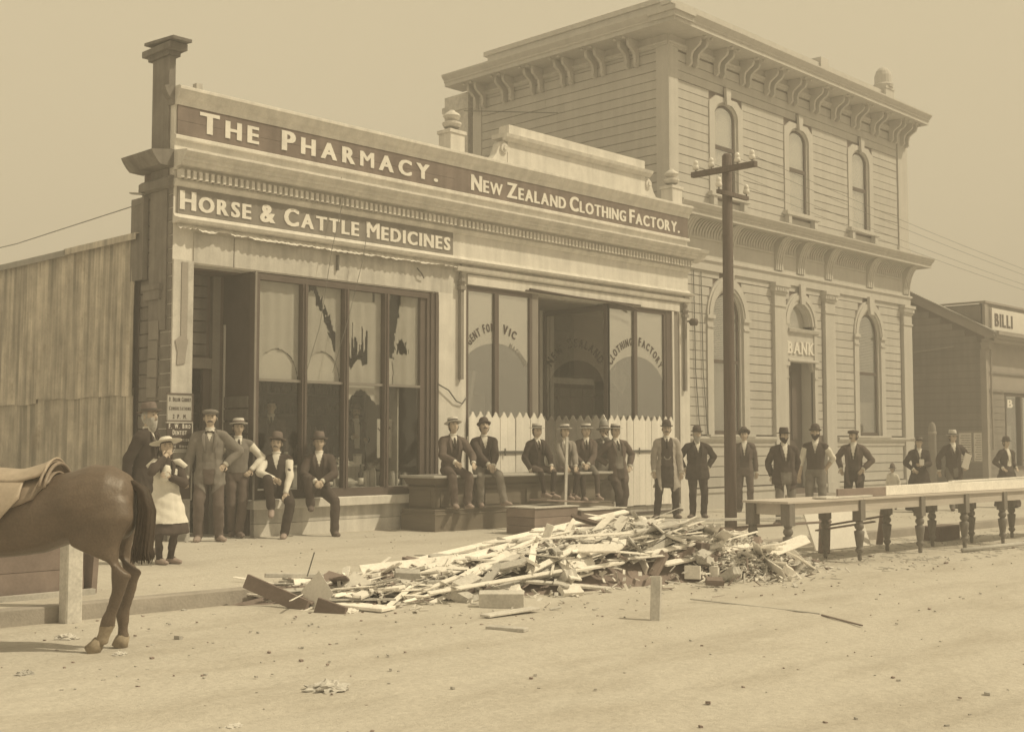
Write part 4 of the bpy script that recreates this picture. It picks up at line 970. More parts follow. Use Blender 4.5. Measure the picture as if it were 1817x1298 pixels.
    def modillion(cx, horizontal):
        for s in (-.13, .13):
            pts = [(0, 9.86), (.07, 9.84), (.13, 9.90), (.12, 10.02), (.15, 10.14), (.26, 10.22), (.35, 10.27), (.38, 10.34), (.37, 10.435), (0, 10.435)]
            mb = MB()
            if horizontal: mb.prism([(BY-.021-u, v) for u, v in pts], YZ, cx+s-.038, cx+s+.038)
            else: mb.prism([(XL-.021-u, v) for u, v in pts], lambda u, v, t: (u, t, v), cx+s-.038, cx+s+.038)
            mb.build('modillion', M['banktrim'], R_)
        mb = MB()
        for s in (-.13, .13):
            if horizontal: mb.lathe([(.03, 0), (.045, .03), (.03, .05)], (cx+s, BY-.50, 10.385), 8)
            else: mb.lathe([(.03, 0), (.045, .03), (.03, .05)], (XL-.53, cx+s, 10.385), 8)
        mb.build('drop_knob', M['banktrim'], R_)
    for k in range(10): modillion(22.31+1.07*k, True)
    modillion(32.62, True)
    for k in range(6): modillion(16.86+.975*k, False)
    # parapet on top
    mb = MB(); mb.box(XL+.45, XR-.5, BY+.25, BY+.45, 10.7, 11.30); mb.box(XL+.40, XR-.45, BY+.20, BY+.50, 11.30, 11.40); mb.box(XL+.45, XL+.65, BY+.45, 22.0, 10.7, 11.38); mb.box(XL+.40, XL+.70, BY+.50, 22.1, 11.38, 11.50); mb.build('parapet', M['banktrim'], R_)
    mb = MB(); mb.box(28.4, 28.8, BY+.15, BY+.55, 10.7, 11.55); mb.build('parapet_block', M['banktrim'], R_)
    mb = MB(); mb.box(31.9, 32.4, BY+.1, BY+.5, 10.7, 11.45); mb.box(31.88, 32.42, BY+.08, BY+.52, 11.45, 11.52); mb.lathe([(.27, 0), (.29, .08), (.24, .12), (.24, .36), (.20, .48), (.12, .57), (.03, .62), (0, .63)], (32.15, BY+.3, 11.52), 16); mb.build('finial', M['banktrim'], R_, smooth=False)
    mb = MB(); mb.prism([(BY+.5, 10.75), (22.3, 10.75), (22.3, 10.9), (BY+.5, 11.1)], YZ, XL+.66, XR-.05); mb.build('roof', M['roof'], R_)
    # loose wires down the bank wall
    for k, xx in enumerate((22.33, 22.62)):
        mb = MB(); mb.tube([(xx, BY-.03, 5.25), (xx+.02, BY-.035, 4.2), (xx+.05, BY-.03, 3.0), (xx+.16, BY-.035, 1.9), (xx+.22, BY-.05, 1.56)], .011, 5); lab(mb.build('cable', M['bar']), ('left', 'right')[k]+' of two dark cables hanging down the bank wall boards', 'cable')
    # notice inside the right-hand lower window
    t = thing('notice', 'printed notice inside the right lower window of the bank', 'notice', (30.3, BY+.22, 1.9)); mb = MB(); mb.box(29.98, 30.55, BY+.172, BY+.176, 1.75, 2.45); mb.build('sheet', M['blindpale'], t)
    mb = MB()
    for k in range(9): mb.box(30.05, 30.48-.05*(k % 3), BY+.168, BY+.171, 1.86+.06*k, 1.88+.06*k)
    mb.build('print_lines', M['framemid'], t)
bank()

def chimney():
    R_ = thing('chimney', 'pale chimney stack rising at the back corner of the bank', 'chimney', (20.8, 22.9, 0))
    mb = MB(); mb.box(21.52, 22.1, 22.28, 23.16, 0, 10.42); mb.build('stack', M['brick'], R_)
    mb = MB(); mb.box(21.48, 22.14, 22.24, 23.22, 10.0, 10.15); mb.build('cap', M['brick'], R_)
    mb = MB(); mb.box(21.49, 22.13, 22.24, 23.21, 8.72, 8.78); mb.build('string_course', M['sidewall'], R_)
chimney()

# ================================================================== building to the right of the bank
def right_buildings():
    R_ = thing('weatherboard_house', 'dull weatherboard building with sloping roof right of the bank', 'house', (37.5, 15.1, -.15))
    X = 36.0; Y0 = 15.09; z = -.2; k = 0
    while z < 7.0:
        z1 = z+.21-.016
        # roof slope: Z = 4.62 + .56*(Y-15.07)
        ymin = Y0 if z1 < 4.5 else Y0+(z1-4.5)/.56
        piece('weatherboard', X, X+.02, ymin, 22.0, z, z1, M['rbwall'], R_); z += .21
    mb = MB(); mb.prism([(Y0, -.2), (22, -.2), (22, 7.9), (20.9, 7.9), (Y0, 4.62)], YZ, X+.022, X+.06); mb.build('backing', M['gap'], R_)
    mb = MB(); mb.prism([(Y0-.35, 4.42), (Y0-.35, 4.68), (21.0, 8.04), (21.0, 7.76)], YZ, X-.10, X-.04); mb.build('bargeboard', M['rbtrim'], R_)
    mb = MB(); mb.prism([(Y0-.38, 4.68), (Y0-.38, 4.72), (21.0, 8.09), (26.8, 4.72), (26.8, 4.68), (21.0, 8.045)], YZ, X-.16, X+.08); mb.build('roof', M['roof'], R_)
    mb = MB(); mb.box(X-.10, X+12, Y0-.38, Y0+.02, 4.40, 4.50); mb.box(X-.12, X+12, Y0-.46, Y0-.385, 4.50, 4.62); mb.box(X-.16, X+12, Y0-.54, Y0-.465, 4.60, 4.70); mb.build('eaves_gutter', M['rbtrim'], R_)
    mb = MB(); mb.box(X-.05, X+.12, Y0-.08, Y0+.1, -.2, 4.20); mb.prism([(X-.06, 4.2), (X+.13, 4.2), (X+.20, 4.40), (X-.13, 4.40)], XZ, Y0-.2, Y0+.05); mb.build('corner_post', M['rbtrim'], R_)
    mb = MB(); mb.tube([(X+.2, Y0-.13, 4.4), (X+.2, Y0-.12, 2.6), (X+.26, Y0-.12, 1.2)], .035, 8); mb.build('downpipe', M['rbtrim'], R_)
    mb = MB(); mb.tube([(X-.03, 16.0, 4.33), (X-.03, 19.6, 4.0)], .025, 6); mb.build('side_rail', M['rbtrim'], R_)
    # shop front part
    mb = MB(); wall_holes(mb, X+.12, X+12, -.2, 4.4, [(X+1.5, X+3.9, .7, 2.85)], Y0, Y0+.12); mb.build('front_wall', M['rbtrim'], R_)
    mb = MB(); mb.box(X+.12, X+12, Y0-.05, Y0, 3.50, 3.56); mb.box(X+.12, X+12, Y0-.07, Y0, 2.95, 3.02); mb.build('front_moulding', M['rbwall'], R_)
    W = MB(); W.box(X+1.42, X+1.5, Y0-.03, Y0+.1, .6, 2.93); W.box(X+2.6, X+2.72, Y0-.03, Y0+.1, .7, 2.85); W.box(X+1.5, X+3.9, Y0-.03, Y0+.1, 2.85, 2.93); W.box(X+1.5, X+3.9, Y0-.03, Y0+.1, .6, .7)
    w = W.build('window', M['frame'], R_); piece('pane', X+1.5, X+2.6, Y0+.05, Y0+.055, .7, 2.85, M['glassold'], w); piece('pane', X+2.72, X+3.9, Y0+.05, Y0+.055, .7, 2.85, M['glassold'], w)
    sign_text('B I', X+1.75, X+2.75, 2.50, .26, .26, Y0+.045, depth=.006, gap=.05, parent=w, mt=M['blind'])
    mb = MB(); mb.box(X+1.5, X+3.9, Y0+.4, Y0+.42, .7, 2.85); mb.build('window_back', M['interior'], w)
    for k, (a, b, c, d) in enumerate(((1.75, 2.15, 1.0, 1.95), (2.85, 3.6, .9, 1.9))):
        mb = MB(); mb.box(X+a, X+b, Y0+.1, Y0+.105, c, d); lab(mb.build('window_card', M['blindpale']), ('narrow', 'wide')[k]+' pale card standing in the right hand building window', 'card')
    z = -.15
    while z < 2.9: 
        piece('front_board', X+.14, X+1.40, Y0-.02, Y0-.001, z, z+.19, M['rbwall'], R_); z += .205
    # notice boards on the side wall
    for k, (ya, yb) in enumerate(((15.17, 15.47), (15.49, 15.92))):
        t = thing('notice_board', ('pale notice board nearest the corner on the weatherboard wall', 'pale notice board further back on the weatherboard wall')[k], 'notice board', (X-.03, (ya+yb)/2, .3), group='notice boards on the side wall')
        mb = MB(); mb.box(X-.03, X-.002, ya, yb, .84, 1.75); mb.build('sheet', M['blind'], t)
        mb = MB(); mb.box(X-.045, X-.031, ya, yb, 1.71, 1.77); mb.box(X-.045, X-.031, ya, yb, .82, .87); mb.box(X-.045, X-.031, ya, ya+.025, .87, 1.71); mb.box(X-.045, X-.031, yb-.025, yb, .87, 1.71); mb.build('frame', M['rbtrim'], t)
        mb = MB()
        for i in range(11): mb.box(X-.034, X-.0305, ya+.05, yb-.06-.02*(i % 3), .92+.07*i, .94+.07*i)
        mb.build('print_lines', M['rbwall'], t)
    # sign-parapet of the shop beyond
    R2 = thing('billiard_saloon', 'square false fronted building with a pale BILLI sign', 'shop', (41, 15.6, -.2))
    X2 = 36.10; Y2 = 15.09
    z = 4.72
    while z < 5.5: piece('weatherboard', X2, X2+.02, Y2+.1, 20, z, z+.19, M['rbwall'], R2); z += .205
    mb = MB(); mb.box(X2+.02, X2+9, Y2, Y2+.15, 4.72, 5.60); mb.box(X2+.02, X2+.1, Y2, 20, 4.4, 5.58); mb.box(X2+.1, X2+12, Y2+.15, 20, 5.3, 5.35); mb.build('parapet', M['rbwall'], R2)
    mb = MB(); mb.box(X2-.05, X2+9, Y2-.06, Y2, 5.60, 5.66); mb.box(X2-.05, X2, Y2, 20, 5.60, 5.66); mb.box(X2-.03, X2+.18, Y2-.03, Y2+.05, 4.72, 5.60); mb.build('parapet_trim', M['rbtrim'], R2)
    mb = MB(); mb.box(X2+.42, X2+6, Y2-.06, Y2-.005, 4.82, 5.48); s = mb.build('signboard', M['paper'], R2)
    sign_text('BILLI', X2+.60, X2+1.95, 4.95, .40, .40, Y2-.06, gap=.07, bold=.03, mt=M['frame'], parent=s)
right_buildings()

# ================================================================== telegraph pole, wires
def pole():
    bx, by = 16.80, 11.25; g = gz(bx, by)
    P = thing('telegraph_pole', 'dark timber telegraph pole with two crossarms in front of the bank', 'telegraph pole', (bx, by, g))
    mb = MB(); mb.lathe([(.100, -.1), (.096, 1.5), (.088, 4), (.080, 6.12-g), (.05, 6.16-g)], (bx, by, g), 14); mb.build('post', M['pole'], P, smooth=True)
    c = Vector((bx, by, 5.88))
    mb = MB(); mb.obox(c+Vector((-.10, 0, .0)), (.045, 0, 0), (0, .62, .0), (0, 0, .044)); arm = mb.build('crossarm', M['pole'], P); WL[arm.name] = wloc(P)
    mb = MB(); mb.obox(c+Vector((.0, -.11, -.42)), (.43, 0, 0), (0, .03, 0), (0, 0, .032)); mb.build('crossarm', M['pole'], P)
    prof = [(.0, 0), (.035, .0), (.055, .02), (.05, .07), (.035, .085), (.045, .10), (.038, .14), (.015, .165), (0, .168)]
    ins = [(-.10, .55, .075), (-.10, .24, .075), (-.10, -.27, .075), (-.10, -.55, .075), (-.40, -.11, -.35), (.40, -.11, -.35)]
    for dx, dy, dz in ins:
        mb = MB(); mb.lathe([(.012, -.04), (.012, .03)], c+Vector((dx, dy, dz-.01)), 8); pin = mb.build('pin', M['bar'], P)
        mb = MB(); mb.lathe(prof, c+Vector((dx, dy, dz)), 12); mb.build('insulator', M['insul'], pin, smooth=True)
    mb = MB()
    def cat(a, b, sag, r=.004, n=24):
        a, b = Vector(a), Vector(b); mb.tube([a.lerp(b, k/n)-Vector((0, 0, sag*4*(k/n)*(1-k/n))) for k in range(n+1)], r, 4)
    names = ['outermost street side', 'inner street side', 'inner footpath side', 'outermost footpath side']
    for q, (dx, dy, dz) in enumerate(ins[:4]):
        a = c+Vector((dx, dy, dz+.08)); mb = MB(); cat(a, a+Vector((48, 0, -.3)), .9); lab(mb.build('telegraph_wire', M['wire']), names[q]+' wire running right from the pole', 'wire', 'wires on the telegraph pole')
pole()
def house_wires():
    mb = MB(); mb.tube([(8.85, 15.95, 4.84), (8.85, 20, 4.72), (8.85, 26, 4.78)], .008, 4); lab(mb.build('service_wire', M['wire']), 'thin wire above the eave of the corrugated iron shed', 'wire')
    mb = MB(); mb.tube([(11.9, FY-.10, 5.6), (11.86, FY-.20, 5.2), (11.65, FY-.2, 4.4), (11.45, FY-.18, 3.2), (11.25, FY-.1, 2.45)], .006, 4); lab(mb.build('service_wire', M['wire']), 'left of two thin wires hanging down over the pharmacy signs', 'wire')  # both pharmacy wires also stand in for lines reflected in the glass
    mb = MB(); mb.tube([(12.35, FY-.2, 4.75), (12.25, FY-.22, 4.3), (12.0, FY-.2, 3.4), (11.75, FY-.12, 2.5)], .006, 4); lab(mb.build('service_wire', M['wire']), 'right of two thin wires hanging down the pharmacy window', 'wire')
    mb = MB(); mb.tube([(14.02, FY-.07, 2.4), (14.25, FY-.09, 2.3), (14.45, FY-.07, 2.12), (14.6, FY-.06, 2.08), (14.72, FY-.05, 2.2)], .012, 6); lab(mb.build('loose_cable', M['bar']), 'slack dark cable drooping across the pilaster between the shops', 'cable')
    mb = MB(); mb.tube([(21.4, 22.3, 9.9), (21.3, 19, 9.2)], .012, 5); lab(mb.build('stay_rod', M['bar']), 'thin stay rod slanting from the chimney past the bank wall', 'rod')
house_wires()

# small lettered plates on the corner pier
def plates():
    xs0, xs1 = 8.93, 9.31; Y = FY-.035
    data = [(1.72, 2.08, 'blindmid', 'print', [('D. DILLON CARBERY', .07), ('CONSULTATIONS', .06), ('2 P. M.', .07)], 'pale doctor name plate, topmost on the corner pier'),
            (1.32, 1.68, 'print', 'paper', [('F. W. BIRD', .075), ('DENTIST', .08), ('CONSULTATIONS', .05), ('FREE HOURS', .045)], 'dark DENTIST plate on the corner pier, second from top'),
            (1.02, 1.27, 'framemid', 'dirty', [('LAWYER', .08)], 'plain brown plate below the dentist plate'),
            (.62, .98, 'frame', 'dirty', [], 'lowest dark plate on the corner pier')]
    for z0, z1, bgm, fgm, lines, label in data:
        t = thing('name_plate', label, 'name plate', (9.12, Y, z0), group='name plates on the corner pier')
        mb = MB(); mb.box(xs0, xs1, Y-.03, Y, z0, z1); mb.build('board', M[bgm], t)
        mb = MB(); mb.box(xs0-.015, xs1+.015, Y-.04, Y-.0, z0-.02, z0-.001); mb.box(xs0-.015, xs1+.015, Y-.04, Y, z1+.001, z1+.02); mb.box(xs1+.001, xs1+.018, Y-.04, Y, z0, z1); mb.build('frame', M['dirty' if bgm != 'blindmid' else 'frame'], t)
        n = len(lines)
        for i, (tx, h) in enumerate(lines):
            if tx == 'LAWYER': continue
            zz = z1-(z1-z0)*(i+.80)/max(n, 1)
            wd = .34 if len(tx) > 8 else .22
            sign_text(tx, 9.12-wd/2, 9.12+wd/2, zz, h*.9, h*.75, Y-.031, depth=.003, gap=.02, bold=.01, mt=M[fgm], parent=t)
plates()
# ================================================================== people
def nrm(v): return Vector(v).normalized()
def two_bone(a, t, l1, l2, pole):
    a, t = Vector(a), Vector(t); d = t-a; L = d.length
    if L > l1+l2-.005: t = a+d.normalized()*(l1+l2-.005); d = t-a; L = d.length
    L = max(L, abs(l1-l2)+.01)
    x = (l1*l1-l2*l2+L*L)/(2*L); h = math.sqrt(max(0, l1*l1-x*x)); u = d.normalized()
    p = Vector(pole)-u*Vector(pole).dot(u); p = p.normalized()
    return a+u*x+p*h, t
def ring_loft(mb, rings, seg=14):
    """rings: (centre, axis_x, axis_y, rx, ry)"""
    n = len(mb.v)
    for c, ax, ay, rx, ry in rings:
        for i in range(seg):
            t = 2*PI*i/seg; mb.v.append(tuple(c+ax*math.cos(t)*rx+ay*math.sin(t)*ry))
    for j in range(len(rings)-1):
        for i in range(seg):
            i2 = (i+1) % seg; mb.f.append((n+j*seg+i, n+j*seg+i2, n+(j+1)*seg+i2, n+(j+1)*seg+i))
    mb.f.append(tuple(n+i for i in range(seg))[::-1]); mb.f.append(tuple(n+(len(rings)-1)*seg+i for i in range(seg)))
def capsule(mb, a, b, ra, rb, seg=10, ext=.5):
    a, b = Vector(a), Vector(b); d = (b-a).normalized()
    pts = [a-d*ra*ext, a-d*ra*ext*.6, a, b, b+d*rb*ext*.6, b+d*rb*ext]; mb.tube(pts, [ra*.5, ra*.85, ra, rb, rb*.85, rb*.5], seg)
def remesh(mb, voxel, smooth=3):
    me = mb.mesh('tmp', None); o = bpy.data.objects.new('tmp', me); COL.objects.link(o)
    md = o.modifiers.new('r', 'REMESH'); md.mode = 'VOXEL'; md.voxel_size = voxel
    if smooth:
        ms = o.modifiers.new('s', 'SMOOTH'); ms.iterations = smooth; ms.factor = .6
    dg = bpy.context.evaluated_depsgraph_get(); dg.update()
    m2 = bpy.data.meshes.new_from_object(o.evaluated_get(dg))
    n = len(m2.vertices); co = np.empty(n*3, dtype=np.float32); m2.vertices.foreach_get('co', co); co = co.reshape(-1, 3).astype(float)
    no = np.empty(n*3, dtype=np.float32); m2.vertices.foreach_get('normal', no); no = no.reshape(-1, 3).astype(float)
    fs = np.array([tuple(p.vertices) if len(p.vertices) == 4 else (*p.vertices, p.vertices[-1]) for p in m2.polygons])
    bpy.data.objects.remove(o); bpy.data.meshes.remove(me); bpy.data.meshes.remove(m2)
    return co, no, fs
def submesh(name, co, no, fs, mask, off, m_, parent, wr=0.0, ph=0.0, **k):
    f = fs[mask]
    if len(f) < 4: return None
    ids, inv = np.unique(f.ravel(), return_inverse=True); f = inv.reshape(f.shape)
    c = co[ids].copy(); n_ = no[ids]
    d = np.full(len(ids), off)
    if wr:
        x, y, z = c.T
        w = np.sin(26*z+9*x+7*y+ph)+.7*np.sin(47*z-21*x+13*y+2*ph)+.6*np.sin(33*x+29*y+11*z+ph*3)
        d = d+wr*w*.5
    c += n_*d[:, None]
    me = bpy.data.meshes.new(name); faces = [tuple(q) if q[2] != q[3] else tuple(q[:3]) for q in f.tolist()]
    me.from_pydata(c.tolist(), [], faces); me.materials.append(m_); me.polygons.foreach_set('use_smooth', [True]*len(me.polygons)); me.update()
    return lab(link(name, me, parent, local=True), **k)
_sph = None
def unit_sphere():
    global _sph
    if _sph is None:
        bm = bmesh.new(); bmesh.ops.create_icosphere(bm, subdivisions=4, radius=1); bm.verts.ensure_lookup_table()
        _sph = (np.array([v.co[:] for v in bm.verts]), [tuple(v.index for v in f.verts) for f in bm.faces]); bm.free()
    return _sph
def headmesh(child=False):
    v, f = unit_sphere(); v = v.copy(); x, y, z = v.T.copy()
    jaw = np.where(z < 0, 1-.30*np.abs(z)**1.4, 1.0)
    X = x*.076*jaw; Y = y*.096*np.where((z < 0) & (y > 0), 1-.06*np.abs(z), 1.0); Z = z*.118
    Y = Y-np.where(y < 0, .012*np.clip(-z, 0, 1)*1.5, 0)*y*0
    front = np.clip(y, 0, 1)
    nose = np.exp(-(x/.15)**2)*np.clip((.20-z)/.34, 0, 1)*np.clip((z+.30)/.06, 0, 1)
    Y += .026*nose*front
    eye = np.exp(-((np.abs(x)-.38)**2/.022+(z-.08)**2/.018)); Y -= .013*eye*front
    brow = np.exp(-((np.abs(x)-.30)**2/.10+(z-.24)**2/.008)); Y += .006*brow*front
    Y += .006*np.exp(-(x**2/.05+(z+.46)**2/.006))*front
    Y -= .004*np.exp(-(x**2/.05+(z+.40)**2/.002))*front
    Y += .012*np.exp(-(x**2/.06+(z+.80)**2/.03))*front
    X += np.sign(x)*.004*np.exp(-((np.abs(x)-.65)**2/.05+(z+.05)**2/.03))
    return np.stack([X, Y, Z], 1), f, v

HATS = {}
def hat_mesh(kind):
    mb = MB(); band = MB(); extra = MB()
    if kind == 'boater':
        mb.lathe([(.135, -.004), (.142, 0), (.135, .006), (.086, .008), (.084, .075), (.080, .080), (.03, .082), (0, .082)], (0, 0, 0), 28, 1.0, 1.14); band.lathe([(.0885, .012), (.0875, .045)], (0, 0, 0), 28, 1.0, 1.14)
    elif kind == 'bowler':
        mb.lathe([(.118, .018), (.124, .022), (.112, .002), (.090, -.004), (.086, .01), (.088, .05), (.080, .09), (.060, .118), (.03, .132), (0, .135)], (0, 0, 0), 26, .98, 1.16); band.lathe([(.0885, .008), (.0895, .034)], (0, 0, 0), 26, .98, 1.16)
    elif kind == 'fedora':
        mb.lathe([(.130, .012), (.136, .012), (.110, -.004), (.088, .0), (.085, .03), (.078, .09), (.066, .115), (.04, .112), (.0, .100)], (0, 0, 0), 26, 1.0, 1.18); band.lathe([(.089, .004), (.086, .036)], (0, 0, 0), 26, 1.0, 1.18)
    elif kind == 'wide':
        mb.lathe([(.20, .0), (.205, .004), (.19, .008), (.085, .012), (.080, .05), (.06, .068), (0, .070)], (0, 0, 0), 30, 1.0, 1.05); band.lathe([(.0865, .014), (.084, .035)], (0, 0, 0), 26, 1.0, 1.05)
    elif kind == 'helmet':
        mb.lathe([(.150, -.035), (.154, -.032), (.12, -.012), (.094, .0), (.090, .04), (.080, .10), (.055, .14), (.025, .155), (.018, .17), (0, .172)], (0, 0, 0), 26, .98, 1.16); band.lathe([(.0955, .002), (.093, .028)], (0, 0, 0), 26, .98, 1.16)
    elif kind == 'cap':
        mb.lathe([(.082, 0), (.098, .012), (.108, .030), (.098, .050), (.06, .064), (0, .068)], (0, .008, 0), 24, 1.0, 1.12); extra.lathe([(.03, -.002), (.062, 0), (.058, .006), (0, .010)], (0, .105, .0), 16, 1.1, .75)
    return mb, band, extra

def figure(label, loc, face, H=1.74, pelvis=(0, 0, .93), lean=(0, 0), tyaw=0.0, hands=None, feet=None, elbows=None, knees=None,
           head_yaw=0.0, head_pitch=0.0, head_tilt=0.0, hat=None, hatm='felt', bandm='band', hat_pitch=0.0, jacket='charcoal', vest='charcoal', shirt='white', trousers='charcoal', shoes='boot',
           open_=.06, vdepth=.70, skirt=None, coat=None, hem=True, apron=None, hair='hair', beard=None, moustache=None, tie=None, group=None, voxel=.0125, stout=1.0, sleeves_up=False, child=False, seated=False, extras=None, cat='person', legs=True, shinm=None, peltie=None):
    s = H/1.75
    root = thing('person', label, cat, loc, face, group); root.scale = (s, s, s)
    P = Vector(pelvis); sd = nrm((lean[0], lean[1], 1.0)); xr = nrm((math.cos(tyaw), math.sin(tyaw), 0)); xr = (xr-sd*xr.dot(sd)).normalized(); fr = sd.cross(xr)
    at_ = lambda u, x=0, y=0: P+sd*u+xr*x+fr*y
    hs = .90 if child else 1.0
    neck = at_(.545, 0, -.01); hc = neck+nrm((lean[0]*.3, lean[1]*.3+.12, 1))*.152
    sh = {1: at_(.448, .172*stout**.5*hs), -1: at_(.448, -.172*stout**.5*hs)}
    hipj = {1: P+xr*.092+Vector((0, 0, -.02)), -1: P-xr*.092+Vector((0, 0, -.02))}
    hands = hands or {}; feet = feet or {}; elbows = elbows or {}; knees = knees or {}
    H_ = {}; E_ = {}; K_ = {}; A_ = {}
    for k in (1, -1):
        t = hands.get(k, (k*.26, .02, .80)); E_[k], H_[k] = two_bone(sh[k], t, .285, .265, elbows.get(k, (k*.5, -1, -.2)))
        t = feet.get(k, (k*.11, 0, 0)); ank = Vector((t[0], t[1], t[2]+.085)); K_[k], A_[k] = two_bone(hipj[k], ank, .435, .42, knees.get(k, (k*.15, 1, .1)))
    mb = MB(); prims = []
    def C(a, b, ra, rb, tag): capsule(mb, a, b, ra, rb); prims.append((Vector(a), Vector(b), ra, rb, tag))
    st = stout
    rings = [(at_(-.10), xr, fr, .13, .095), (at_(-.04), xr, fr, .163*st, .112*st), (at_(.06), xr, fr, .160*st, .112*st), (at_(.16), xr, fr, .150*st, .112*st), (at_(.28), xr, fr, .163*st**.7, .118*st**.7),
             (at_(.38), xr, fr, .175*st**.6, .120), (at_(.445), xr, fr, .155, .100), (at_(.495), xr, fr, .105, .078), (at_(.530), xr, fr, .062, .058)]
    ring_loft(mb, rings); prims.append((at_(-.05), at_(.43), .15*st, .15*st**.6, 'torso'))
    C(at_(.492, .055), sh[1], .050, .066, 'torso'); C(at_(.492, -.055), sh[-1], .050, .066, 'torso')
    C(at_(.50), neck+(hc-neck)*.5, .055, .052, 'neck')
    th, kn, an = (.088, .068, .058) if not child else (.075, .055, .042)
    for k in (1, -1):
        C(sh[k], E_[k], .062, .051, 'upper'); C(E_[k], H_[k], .051, .038, 'fore')
        d = (H_[k]-E_[k]).normalized(); d = nrm(d+Vector((0, 0, -.12)))
        palm = H_[k]+d*.075
        side = nrm(d.cross(fr)+Vector((1e-4, 0, 0))); thick = nrm(side.cross(d))
        ring_loft(mb, [(H_[k]+d*.0, side, thick, .027, .020), (H_[k]+d*.03, side, thick, .036, .018), (palm, side, thick, .038, .015), (palm+d*.012, side, thick, .03, .010)], 8)
        prims.append((H_[k]+d*.012, palm, .034, .034, 'hand'))
        if legs:
            C(hipj[k], K_[k], th*1.02, kn, 'thigh'); C(K_[k], A_[k], kn, an, 'shin')
            ft = Vector((feet.get(k, (0, 0, 0))[3] if len(feet.get(k, ())) > 3 else k*.25, 1, 0)).normalized(); fp = feet.get(k, (0, 0, 0, 0, 0)); dz = fp[4] if len(fp) > 4 else 0
            ft = nrm(ft+Vector((0, 0, dz)))
            heel = A_[k]-ft*.055+Vector((0, 0, -.045)); toe = A_[k]+ft*.165+Vector((0, 0, -.055))
            sdv = nrm(ft.cross(Vector((0, 0, 1)))); upv = nrm(sdv.cross(ft))
            ring_loft(mb, [(heel-ft*.012, sdv, upv, .022, .028), (heel+ft*.01, sdv, upv, .034, .042), (A_[k]+ft*.02+Vector((0, 0, -.030)), sdv, upv, .038, .055), (A_[k]+ft*.10+Vector((0, 0, -.05)), sdv, upv, .045, .034), (toe-ft*.02, sdv, upv, .042, .026), (toe+ft*.012, sdv, upv, .026, .018)], 10)
            C(A_[k]+Vector((0, 0, .03)), A_[k]+Vector((0, 0, -.03)), .042, .040, 'foot'); prims.append((heel, toe, .038, .034, 'foot'))
    if hem and not seated and not coat:
        ring_loft(mb, [(at_(.10), xr, fr, .155*st, .118*st), (at_(-.04), xr, fr, .182*st, .135*st), (at_(-.17), xr, fr, .190*st, .140*st)]); prims.append((at_(-.05), at_(-.16), .17*st, .19*st, 'hem'))
    if coat:
        ring_loft(mb, [(at_(.14), xr, fr, .160, .125), (at_(-.10), xr, fr, .205, .150), (at_(-.30), xr, fr, .225, .170), (at_(-coat), xr, fr, .250, .190)]); prims.append((at_(-.1), at_(-coat+.02), .20, .24, 'coat'))
    if skirt:
        zl = skirt
        ring_loft(mb, [(at_(.16), xr, fr, .13, .10), (at_(.0), xr, fr, .19, .16), (Vector((P.x, P.y, P.z-.25)), xr, fr, .26, .23), (Vector((P.x, P.y, zl)), xr, fr, .34, .29)]); prims.append((at_(.05), Vector((P.x, P.y, zl+.02)), .17, .29, 'skirt'))
    co, no, fs = remesh(mb, voxel/s*1.0)
    # classify every face by the nearest bone
    fc = co[fs].mean(1); best = np.full(len(fc), 9.0); tag = np.zeros(len(fc), int); tags = []; tpar = np.zeros(len(fc))
    for i, (a, b, ra, rb, tg) in enumerate(prims):
        a_ = np.array(a); b_ = np.array(b); ab = b_-a_; t = np.clip(((fc-a_)@ab)/(ab@ab), 0, 1)
        dd = np.linalg.norm(fc-(a_+t[:, None]*ab), axis=1)/(ra+(rb-ra)*t)
        m = dd < best; best[m] = dd[m]; tag[m] = i; tpar[m] = t[m]
        tags.append(tg)
    T = np.array(tags)[tag]
    rel = fc-np.array(P); U = rel@np.array(sd); XX = rel@np.array(xr); YY = rel@np.array(fr); side_ = fc[:, 0]
    tor = (T == 'torso'); arms = (T == 'upper') | (T == 'fore'); leg = (T == 'thigh') | (T == 'shin'); foot = T == 'foot'; hm = T == 'hem'; ct = T == 'coat'; sk_ = T == 'skirt'
    handm = T == 'hand'; neckm = T == 'neck'; neckm_low = neckm & (U < .545); 
    frontside = YY > .015
    vtop = .56; vbot = vdepth*.5                      # shirt V
    wv = np.clip((U-vbot)/(vtop-vbot), 0, 1)*.062
    Vm = (tor | neckm_low) & frontside & (np.abs(XX) < wv) & (U > vbot)
    tr_low = tor & (U < .02)
    pelvic = tor & (U < (-.02 if (jacket or coat) and not seated else .035))
    ow = open_*np.clip(1.15-1.2*np.abs(U-.10), .35, 1)+np.clip((U-.25)/.25, 0, 1)*.035
    opening = frontside & (np.abs(XX) < ow)
    part = np.full(len(fc), 'bare', dtype=object)
    part[leg | pelvic] = 'trousers'; part[foot] = 'shoe'
    if shinm: part[(T == 'shin')] = 'stocking'
    part[arms] = 'jacket' if jacket else 'shirt'
    bodyt = (tor | neckm_low) & ~pelvic
    if jacket:
        part[bodyt] = 'jacket'; part[bodyt & opening] = 'waistcoat' if vest else 'shirt'; part[hm] = 'jacket'; part[hm & opening] = 'trousers'
    else:
        part[bodyt] = 'waistcoat' if vest else 'shirt'; part[hm] = 'trousers'
    part[Vm] = 'shirt'
    part[ct] = 'jacket'; part[ct & frontside & (np.abs(XX) < open_*1.1)] = 'trousers'
    if coat: part[hm] = 'jacket'
    if skirt: part[sk_] = 'skirt'
    if not jacket and sleeves_up: part[(T == 'fore') & (tpar > .35)] = 'bare'
    cuff = (T == 'fore') & (tpar > .93); 
    if jacket: part[cuff] = 'shirt'
    # one continuous body: skin where bare, dark elsewhere
    faces = [tuple(q) if q[2] != q[3] else tuple(q[:3]) for q in fs.tolist()]
